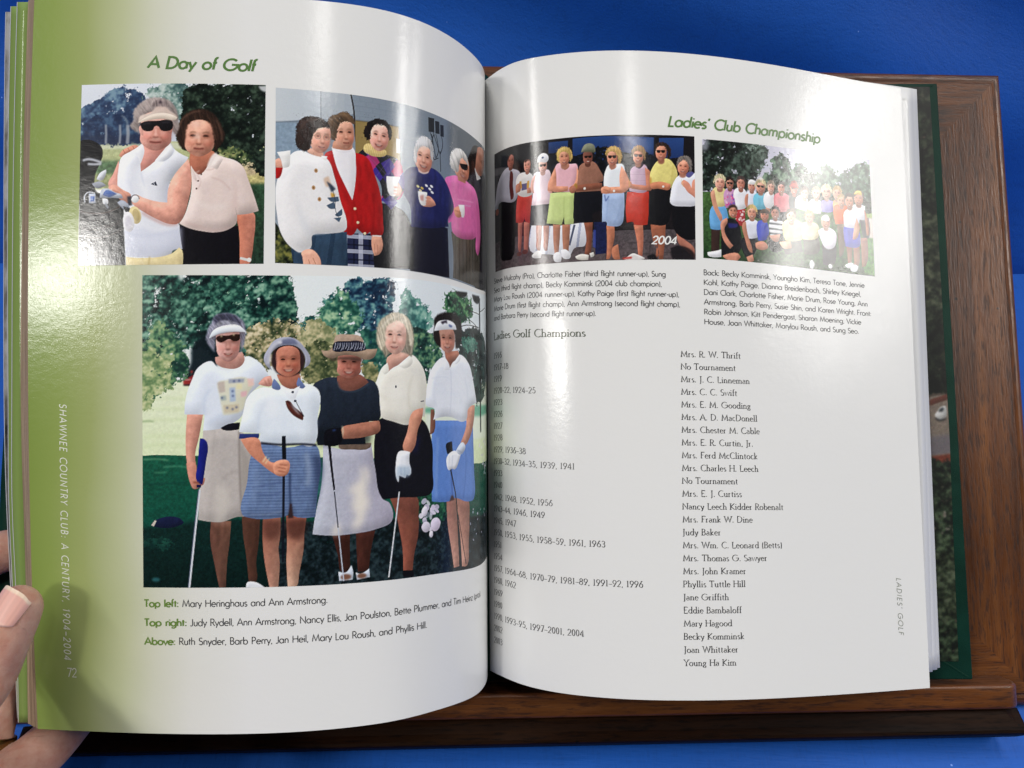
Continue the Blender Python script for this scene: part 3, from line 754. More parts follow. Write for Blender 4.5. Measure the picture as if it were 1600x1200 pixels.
for i, (a, b) in enumerate(ROWS):
    y = 135.7 + i * 5.437
    _y.line(RIGHT, a, 7.3, y, 3.6, 7.3 + FX * sum(glyph(c, True, 10.6, 4.2)[0] + SP for c in a), serif=True, wgt=10.6, thin=4.2, track=SP)
    _nm.line(RIGHT, b, 97.9, y - .35, 3.6, 97.9 + FN * sum(glyph(c, True, 10.6, 4.2)[0] + SP for c in b), serif=True, wgt=10.6, thin=4.2, track=SP)
_y.build('year_list', GREY_INK, page_r); _nm.build('name_list', GREY_INK, page_r)
# ---------------------------------------------------------------- print shop: the book's colour photographs are drawn here
def _vn(h, w, cell, rng):
    gh, gw = int(h / cell) + 3, int(w / cell) + 3
    g = rng.random((gh, gw)); y = np.arange(h) / cell; x = np.arange(w) / cell
    yi, xi = y.astype(int), x.astype(int); fy, fx = (y - yi)[:, None], (x - xi)[None, :]
    fy = fy * fy * (3 - 2 * fy); fx = fx * fx * (3 - 2 * fx)
    a = g[yi][:, xi]; b = g[yi][:, xi + 1]; c = g[yi + 1][:, xi]; d = g[yi + 1][:, xi + 1]
    return (a * (1 - fx) + b * fx) * (1 - fy) + (c * (1 - fx) + d * fx) * fy
def _fbm(h, w, cell, rng, oct=4, k=.55):
    s = np.zeros((h, w)); a = 1.0; t = 0
    for _ in range(oct):
        s += a * _vn(h, w, max(cell, 1.01), rng); t += a; a *= k; cell /= 2
    return s / t
def _blur(a, r):
    if r < .3: return a
    for ax in (0, 1):
        for _ in range(2):
            n = max(1, int(round(r))); k = np.ones(2 * n + 1); f = min(1, r / n if r < 1 else 1); k[0] *= f; k[-1] *= f; k /= k.sum()
            p = np.pad(a, [(n, n) if i == ax else (0, 0) for i in range(a.ndim)], mode='edge')
            o = 0
            for i, q in enumerate(k): o = o + q * (p[i:i + a.shape[0]] if ax == 0 else p[:, i:i + a.shape[1]])
            a = o
    return a
def _hex(c):
    if not isinstance(c, str): return np.asarray(c, float)
    if len(c) == 3: c = ''.join(x * 2 for x in c)
    return np.array([int(c[i:i + 2], 16) for i in (0, 2, 4)]) / 255.0
def _catmull(p, closed=True, k=5, ten=.36):
    """smooth curve through the points; sharp turns stay corners"""
    p = np.asarray(p, float); n = len(p)
    if n < 3: return p
    pr, nx = np.roll(p, 1, 0), np.roll(p, -1, 0)
    if not closed: pr[0] = p[0]; nx[-1] = p[-1]
    a, b = p - pr, nx - p
    la, lb = np.linalg.norm(a, axis=1) + 1e-9, np.linalg.norm(b, axis=1) + 1e-9
    cs = (a * b).sum(1) / la / lb
    t = (a / la[:, None] + b / lb[:, None]) * ten * 1.6
    t[cs < .15] = 0
    m = n if closed else n - 1; u = np.linspace(0, 1, k, endpoint=False)[:, None]; out = []
    for i in range(m):
        q, r = p[i], p[(i + 1) % n]; L = np.linalg.norm(r - q); A, B = t[i] * L, t[(i + 1) % n] * L
        out.append((2 * u ** 3 - 3 * u ** 2 + 1) * q + (u ** 3 - 2 * u ** 2 + u) * A + (-2 * u ** 3 + 3 * u ** 2) * r + (u ** 3 - u ** 2) * B)
    if not closed: out.append(p[-1:])
    return np.concatenate(out)

class Canvas:
    """w, h in tenths of a millimetre on the page; drawn at res pixels per mm"""
    def __init__(self, w, h, res, seed=1):
        self.k = res / 10.0; self.W, self.H = int(round(w * self.k)), int(round(h * self.k))
        self.a = np.ones((self.H, self.W, 3)); self.rng = np.random.default_rng(seed)
    # coverage of a polygon inside its box -> (y0, y1, x0, x1, mask)
    def _poly(self, pts, pad=0):
        P = np.asarray(pts, float) * self.k
        x0 = max(0, int(P[:, 0].min()) - 1 - pad); x1 = min(self.W, int(P[:, 0].max()) + 2 + pad)
        y0 = max(0, int(P[:, 1].min()) - 1 - pad); y1 = min(self.H, int(P[:, 1].max()) + 2 + pad)
        if x1 <= x0 or y1 <= y0: return None
        m = np.zeros((y1 - y0, x1 - x0)); A = P; B = np.roll(P, -1, 0); px = np.arange(x0, x1)
        for i in range((y1 - y0) * 4):
            yy = y0 + (i + .5) / 4
            c = (A[:, 1] <= yy) != (B[:, 1] <= yy)
            if not c.any(): continue
            a, b = A[c], B[c]; xs = np.sort(a[:, 0] + (yy - a[:, 1]) * (b[:, 0] - a[:, 0]) / (b[:, 1] - a[:, 1]))
            for j in range(0, len(xs) - 1, 2):
                m[i // 4] += np.clip(np.minimum(px + 1, xs[j + 1]) - np.maximum(px, xs[j]), 0, 1) * .25
        return y0, y1, x0, x1, m
    def _put(self, box, col, a=1.0, v=0.0, vr=None, n=0.0, g=None, tex=None, ld=(-.5, -.8), fold=None):
        y0, y1, x0, x1, m = box; h, w = m.shape
        c = np.broadcast_to(_hex(col), (h, w, 3)).copy()
        if g is not None:
            c2, ang = g; yy, xx = np.mgrid[0:h, 0:w]; t = xx / max(w - 1, 1) * math.cos(math.radians(ang)) + yy / max(h - 1, 1) * math.sin(math.radians(ang))
            t = np.clip((t - min(t[0, 0], t[-1, -1], t[0, -1], t[-1, 0])) / max(1e-6, np.ptp(t)), 0, 1)[..., None]
            c = c * (1 - t) + _hex(c2) * t
        if tex is not None: c = tex(c, y0, x0, h, w)
        if v:
            r = vr * self.k if vr else max(2, min(h, w) * .16)
            H = _blur(m, r); gy, gx = np.gradient(H); q = (gx * -ld[0] + gy * -ld[1]) * r * 1.3
            c = c * (1 + v * np.clip(q, -.50, .24))[..., None]
            c0 = _hex(col); hot = c0[0] - c0[2]
            if fold is None and c0[0] > c0[1] > c0[2] and .16 < hot < .45 and c0[0] < .8: c = np.clip(c * np.array([1.12, 1.15, 1.19]) + .03, 0, 1)
            if fold is None: fold = 0 if (c0[0] > c0[1] > c0[2] and hot > .16) else .42
            if fold and h > 8 and w > 8:        # creases of cloth: steep on one side, soft on the other
                z = _fbm(int(h / 1.7) + 3, w, 26 * self.k, self.rng, 2, .45)
                yy = np.arange(h) / 1.7; y_ = yy.astype(int); f_ = (yy - y_)[:, None]; z = z[y_] * (1 - f_) + z[y_ + 1] * f_
                z2 = np.abs(z - .5); gz = np.gradient(_blur(z2, .8), axis=1) * 14 * self.k
                c = c * (1 + fold * max(0, 1.1 - 1.25 * c0.mean()) * v * np.clip(_blur(gz, .9) * 2.0, -.5, .3))[..., None]
                if c0.mean() > .6:             # pale cloth: broad soft bluish hollows
                    zz = np.clip((_fbm(h, w, 34 * self.k, self.rng, 2) - .5) * 2, -1, 0)[..., None]; c = c * (1 + zz * np.array([.07, .055, .03]) * v)
            else:
                z = _fbm(h, w, 16 * self.k, self.rng, 3); c = c * (1 + .17 * v * (z - .5) * 2)[..., None]
        if n: c = c * (1 + n * (.4 if v else 1) * (_fbm(h, w, 9 * self.k, self.rng, 3) - .5) * 2)[..., None]
        m = (np.clip(m, 0, 1) * a)[..., None]
        d = self.a[y0:y1, x0:x1]; self.a[y0:y1, x0:x1] = np.clip(d * (1 - m) + c * m, 0, 1)
    def p(self, col, pts, s=1, b=0.0, a=1.0, v=0.0, vr=None, n=0.0, g=None, tex=None, ld=(-.5, -.8), fold=None):
        if s: pts = _catmull(pts)
        pad = int(b * self.k * 2.5) + (2 if b else 0)
        box = self._poly(pts, pad)
        if box is None: return
        if tex and tex[0] == 'hair':
            y0, y1, x0, x1, m = box; e = _fbm(m.shape[0], m.shape[1], 3.2 * self.k, self.rng, 3, .7)
            box = (y0, y1, x0, x1, np.clip((_blur(m, 1.6 * self.k) - .5 + (e - .5) * 1.3) * 3 + .5, 0, 1))
        if b: box = box[:4] + (_blur(box[4], b * self.k),)
        self._put(box, col, a, v, vr, n, g, self._tx(tex), ld, fold)
    def e(self, col, cx, cy, rx, ry, rot=0.0, **kw):
        t = np.linspace(0, 2 * math.pi, 28, endpoint=False); x, y = rx * np.cos(t), ry * np.sin(t); r = math.radians(rot)
        self.p(col, np.stack([cx + x * math.cos(r) - y * math.sin(r), cy + x * math.sin(r) + y * math.cos(r)], -1), s=0, **kw)
    def l(self, col, w, pts, s=1, w1=None, **kw):
        p = _catmull(pts, False, 4) if s and len(pts) > 2 else np.asarray(pts, float)
        d = np.gradient(p, axis=0); d /= np.maximum(1e-6, np.linalg.norm(d, axis=1, keepdims=True)); nn = np.stack([-d[:, 1], d[:, 0]], -1)
        ww = np.linspace(w, w if w1 is None else w1, len(p))[:, None] / 2
        self.p(col, np.concatenate([p + nn * ww, (p - nn * ww)[::-1]]), s=0, **kw)
    def _tx(self, t):
        if t is None: return None
        kind = t[0]; k = self.k; rng = self.rng
        def f(c, y0, x0, h, w):
            yy, xx = np.mgrid[y0:y0 + h, x0:x0 + w] / k
            if kind == 'plaid':                       # period, line colour, second colour
                _, per, c1, c2 = t
                for q in (xx, yy):
                    a = ((q / per) % 1); c = c * (1 - .75 * (np.abs(a - .5) < .13))[..., None] + _hex(c1) * (.75 * (np.abs(a - .5) < .13))[..., None]
                    b = (a < .12); c = c * (1 - .5 * b)[..., None] + _hex(c2) * (.5 * b)[..., None]
            elif kind == 'stripe':
                _, per, c1, ang, duty = t; q = xx * math.cos(math.radians(ang)) + yy * math.sin(math.radians(ang))
                b = (((q / per) % 1) < duty) * .8; c = c * (1 - b)[..., None] + _hex(c1) * b[..., None]
            elif kind == 'hair':                      # strand direction (deg), amount
                _, ang, amt = t; r = math.radians(ang); u = xx * math.cos(r) + yy * math.sin(r); q = -xx * math.sin(r) + yy * math.cos(r)
                g = rng.random(4000); z = q * .34 + 2.0 * _vn(h, w, 14 * k, rng); z = z - z.min(); i = z.astype(int) % 3999; fz = z - z.astype(int)
                sN = g[i] * (1 - fz) + g[i + 1] * fz
                sN = .6 * sN + .4 * _fbm(h, w, 16 * k, rng, 3); c = c * (1 + .7 * amt * (sN - .5) * 2)[..., None]
            elif kind == 'argyle':
                _, per, cols = t; u = ((xx + yy * .75) / per); q = ((xx - yy * .75) / per); i = (np.floor(u).astype(int) + 2 * np.floor(q).astype(int)) % len(cols)
                c = np.array([_hex(z) for z in cols])[i]
            elif kind == 'brick':
                _, bw, bh, c1 = t; row = np.floor(yy / bh); a = ((xx + (row % 2) * bw / 2) / bw) % 1; b = (yy / bh) % 1
                mk = ((a < .06) | (b < .16)) * .45; c = c * (1 - mk)[..., None] + _hex(c1) * mk[..., None]
            elif kind == 'check':
                _, per, c1 = t; b = (((xx / per) % 1 < .5) ^ ((yy / per) % 1 < .5)) * .5; c = c * (1 - b)[..., None] + _hex(c1) * b[..., None]
            elif kind == 'dapple':                    # patches of sun: colour, cell, threshold
                _, c1, cell, th, sm = t; z = _fbm(h, w, cell * k, rng, 4); b = np.clip((z - th) / sm, 0, 1); c = c * (1 - b)[..., None] + _hex(c1) * b[..., None]
            elif kind == 'streak':                    # long horizontal patches
                _, c1, cell, th, sm = t; z = _fbm(h, max(4, w // 5 + 4), cell * k, rng, 4); z = np.repeat(z, 5, 1)[:, :w]; z = _blur(z, 2); b = np.clip((z - th) / sm, 0, 1); c = c * (1 - b)[..., None] + _hex(c1) * b[..., None]
            return c
        return f
    def fol(self, cols, pts, cell=14, rag=9, thin=0.0, leaf=4.0, s=1, lean=.25, a=1.0):
        """foliage: cols from dark to light. rag: raggedness of the outline, thin: how much shows through"""
        P = _catmull(pts) if s else np.asarray(pts, float)
        pad = int(rag * self.k * 1.6) + 2; box = self._poly(P, pad)
        if box is None: return
        y0, y1, x0, x1, m = box; h, w = m.shape; rng = self.rng; k = self.k
        soft = _blur(m, rag * k * .85)
        edge = .55 * _fbm(h, w, leaf * 2.2 * k, rng, 3, .7) + .45 * _fbm(h, w, cell * k, rng, 2)
        mask = np.clip((soft - .5 + (edge - .5) * 2.3) * 5 + .5, 0, 1) * (soft > .02)
        if thin:
            hole = _fbm(h, w, leaf * 1.8 * k, rng, 3, .7); mask = mask * (1 - np.clip((hole - (1 - thin)) * 12, 0, 1))
        big = _fbm(h, w, cell * 2.2 * k, rng, 3); mid = _fbm(h, w, cell * k, rng, 3, .65); fin = _fbm(h, w, leaf * k, rng, 3, .75)
        gy, gx = np.gradient(_blur(mid, 1)); lit = np.clip((gy * .8 + gx * .4) * cell * k * .9, -1, 1)
        fin = .6 * fin + .4 * _fbm(h, w, max(1.2, leaf * .45 * k), rng, 2, .8); t = .24 * big + .34 * mid + .42 * fin + lean * lit * .35
        lo, hi = np.percentile(t, (8, 94)); t = np.clip((t - lo) / (hi - lo), 0, 1); t = (.5 * t + .5 * t * t * (3 - 2 * t)) ** 1.15
        C = np.array([_hex(c) for c in cols]); q = t * (len(C) - 1); i = np.clip(q.astype(int), 0, len(C) - 2); f = (q - i)[..., None]
        c = _blur(C[i] * (1 - f) + C[i + 1] * f, .45)
        mk = (mask * a)[..., None]; d = self.a[y0:y1, x0:x1]; self.a[y0:y1, x0:x1] = d * (1 - mk) + c * mk
    def spk(self, cols, pts, n, r, s=1, asp=1.0):
        P = _catmull(pts) if s else np.asarray(pts, float)
        box = self._poly(P)
        if box is None: return
        y0, y1, x0, x1, m = box
        for _ in range(n * 4):
            y = self.rng.integers(y0, y1); x = self.rng.integers(x0, x1)
            if m[y - y0, x - x0] > .5:
                self.e(cols[self.rng.integers(len(cols))], x / self.k, y / self.k, r * (.5 + self.rng.random()), r * (.5 + self.rng.random()) * asp, self.rng.random() * 180, a=.5 + .5 * self.rng.random()); n -= 1
                if n <= 0: break
    def face(self, cx, cy, w, h, skin, turn=0.0, tilt=0.0, smile=.5, eyes='open', lite=0.0, old=.5, brow='5a4636', lip='a8564c', ld=(-.5, -.8), jaw=.72, teeth=True, dark=0.0, neck=0):
        """half width w, half height h, in tenths of mm"""
        r = math.radians(tilt); co, si = math.cos(r), math.sin(r)
        def T(q): q = np.asarray(q, float); x, y = q[..., 0] * w, q[..., 1] * h; return np.stack([cx + x * co - y * si, cy + x * si + y * co], -1)
        sk = _hex(skin)
        sk = np.clip(sk * np.array([1.09, 1.12, 1.16]) + .025, 0, 1)
        dk = sk * np.array([.62, .50, .46]); md = sk * np.array([.84, .72, .68]); lt = np.clip(sk * 1.12 + .06, 0, 1)
        o = turn
        out = [(-.96, -.3), (-.80, -.78), (-.35, -1), (.35, -1), (.80, -.78), (.96, -.3), (.93, .15), (jaw + .10, .55), (jaw * .62, .87), (.0 + o * .1, 1.0), (-jaw * .62, .87), (-jaw - .10, .55), (-.93, .15)]
        if neck: self.p(sk * .78, T([(-.45, .5), (.45, .5), (.55, neck), (.2, neck + .2), (-.2, neck + .2), (-.55, neck)]), b=w * .03)
        self.p(sk, T(out), v=.62, vr=w * .40, ld=ld, b=.6, n=.09)
        self.p(dk, T([(.50 + o * .3, -.75), (.95, -.4), (.95, .2), (jaw * .9, .6), (.35, .95), (.42 + o * .2, .4), (.60 + o * .25, -.1)]), b=w * .14, a=.38)
        self.p(dk, T([(-.6, .62), (0, .88), (.6, .62), (.4, 1.0), (-.4, 1.0)]), b=w * .1, a=.28)
        # shaded side, forehead light, cheeks
        self.e(lt, *T((o * .3 - .1, -.58)), w * .5, h * .22, tilt, b=w * .22, a=.35 + lite)
        for sx in (-1, 1):
            self.e(sk * np.array([1.02, .74, .70]), *T((sx * .52 + o * .35, .22)), w * .27, h * .17, tilt, b=w * .16, a=.5)
            self.e(lt, *T((sx * .46 + o * .35, .08)), w * .2, h * .1, tilt, b=w * .11, a=.45 + lite)
            self.e(dk, *T((sx * .42 + o * .35, -.16)), w * .25, h * .11, tilt, b=w * .08, a=.62)
        # nose
        self.p(md, T([(-.05 + o * .35, -.2), (.09 + o * .35, -.2), (.22 + o * .5, .24), (.0 + o * .5, .33), (-.2 + o * .5, .24)]), b=w * .06, a=.55)
        self.l(lt, w * .12, T([(-.02 + o * .38, -.15), (.0 + o * .5, .16)]), b=w * .05, a=.75)
        self.e(lt, *T((-.01 + o * .52, .17)), w * .11, h * .06, tilt, b=w * .04, a=.7)
        self.l(dk * .6, h * .06, T([(-.17 + o * .5, .29), (0 + o * .5, .33), (.17 + o * .5, .29)]), b=w * .025, a=.8)
        # smile lines
        for sx in (-1, 1):
            self.l(dk, w * .06, T([(sx * .24 + o * .45, .27), (sx * (.40 + .06 * smile) + o * .42, .42), (sx * (.44 + .05 * smile) + o * .4, .60)]), b=w * .045, a=.32 + .35 * old * smile)
        # mouth
        mw = .27 + .15 * smile; my = .56
        if teeth and smile > .3:
            M = [(-mw + o * .4, my - .05 * smile), (0 + o * .42, my - .02), (mw + o * .4, my - .05 * smile), (mw * .62 + o * .4, my + .11 * smile), (o * .42, my + .16 * smile), (-mw * .62 + o * .4, my + .11 * smile)]
            self.p(lip, T([(x * 1.12 - .12 * o * .4, (y - my) * 1.5 + my) for x, y in M]), b=w * .03, a=.8)
            self.p('5a2420', T(M), b=w * .015, a=.85)
            self.p('e2d4c6', T([(x * .80 + .14 * o * .4, (y - my - .02) * .72 + my + .012) for x, y in M]), b=w * .03, a=.85)
        else:
            self.l(lip, h * .10, T([(-mw + o * .4, my - .03 * smile), (o * .42, my + .02), (mw + o * .4, my - .03 * smile)]), b=w * .04, a=.8)
            self.l(dk * .42, h * .045, T([(-mw + o * .4, my - .03 * smile), (o * .42, my + .015), (mw + o * .4, my - .03 * smile)]), b=w * .015, a=.85)
        self.e(dk, *T((o * .4, .74)), w * .22, h * .05, tilt, b=w * .08, a=.35)
        self.e(lt, *T((o * .35, .86)), w * .16, h * .06, tilt, b=w * .08, a=.35)
        # eyes
        for sx in (-1, 1):
            ex = sx * .40 + o * .36
            if eyes in ('open', 'squint'):
                hh = .055 if eyes == 'open' else .028
                if eyes == 'open': self.e('e6dcd2', *T((ex, -.14)), w * .15, h * hh, tilt, b=w * .02, a=.9)
                self.e('1c120f', *T((ex + o * .04, -.14)), w * (.085 if eyes == 'open' else .14), h * hh * 1.2, tilt, b=w * .012, a=1.0)
                self.l('2c1a15', h * .055, T([(ex - .17, -.13), (ex, -.21 + (.02 if eyes == 'squint' else 0)), (ex + .17, -.13)]), b=w * .015, a=.9)
                self.l(dk, h * .03, T([(ex - .15, -.05), (ex, -.02), (ex + .15, -.05)]), b=w * .03, a=.6)
            if eyes in ('open', 'squint', 'glass'):
                self.l(brow, h * .06, T([(ex - .2, -.29), (ex, -.36), (ex + .2, -.31)]), b=w * .03, a=.7)
            if eyes == 'glass':
                self.e('2a1c18', *T((ex, -.13)), w * .08, h * .05, tilt, b=w * .03, a=.8)
            if eyes == 'sun':
                self.p('14100f', T([(ex - .34, -.27), (ex + .33, -.27), (ex + .30, .0), (ex + .08, .09), (ex - .16, .07), (ex - .32, -.04)]), v=.6, b=w * .015)
                self.e('6a625c', *T((ex - .08, -.17)), w * .12, h * .045, tilt, b=w * .05, a=.6)
        if eyes == 'sun': self.l('181312', h * .06, T([(-.1 + o * .36, -.19), (.1 + o * .36, -.19)]), s=0)
        if eyes == 'glass':
            for sx in (-1, 1):
                t = np.linspace(0, 6.283, 22); ex = sx * .40 + o * .36
                self.l('8a7866', w * .05, T(np.stack([ex + .27 * np.cos(t), -.12 + .17 * np.sin(t)], -1)), b=w * .01, a=.8)
        if dark:    # brim shade over the upper face
            self.p(dk * .5, T([(-1, -1), (1, -1), (.97, -.15), (.3, .02), (-.3, .02), (-.97, -.15)]), b=w * .16, a=dark)
    def done(self, grain=.010, soft=.20, gain=1.0, lift=0.0):
        a = _blur(self.a, soft) if soft else self.a
        a = np.clip(a + .55 * (a - _blur(a, .30 * self.k * 10 / 4)), 0, 1)      # printers sharpen
        g = self.rng.normal(0, 1, a.shape[:2]); g2 = self.rng.normal(0, 1, a.shape)
        a = a + grain * (.8 * g[..., None] + .5 * g2)
        a = np.clip(a * gain + lift, 0, 1); a = a + .22 * (a * a * (3 - 2 * a) - a)      # the print's contrast
        return np.where(a <= 0.04045, a / 12.92, ((a + 0.055) / 1.055) ** 2.4)
def run_ops(cv, ops):
    """replay the drawing list: each entry is (shape, ..., options), point lists are flat"""
    for o in ops:
        kw = dict(o[-1]); a = list(o[1:-1])
        for i, x in enumerate(a):
            if isinstance(x, list) and x and not isinstance(x[0], str): a[i] = np.array(x, float).reshape(-1, 2)
        getattr(cv, o[0])(*a, **kw)
RES = dict(P1=4.4, P2=4.2, P3=4.0, P4=4.4, P5=4.2)
SEED = dict(P1=3, P2=5, P3=11, P4=8, P5=4)
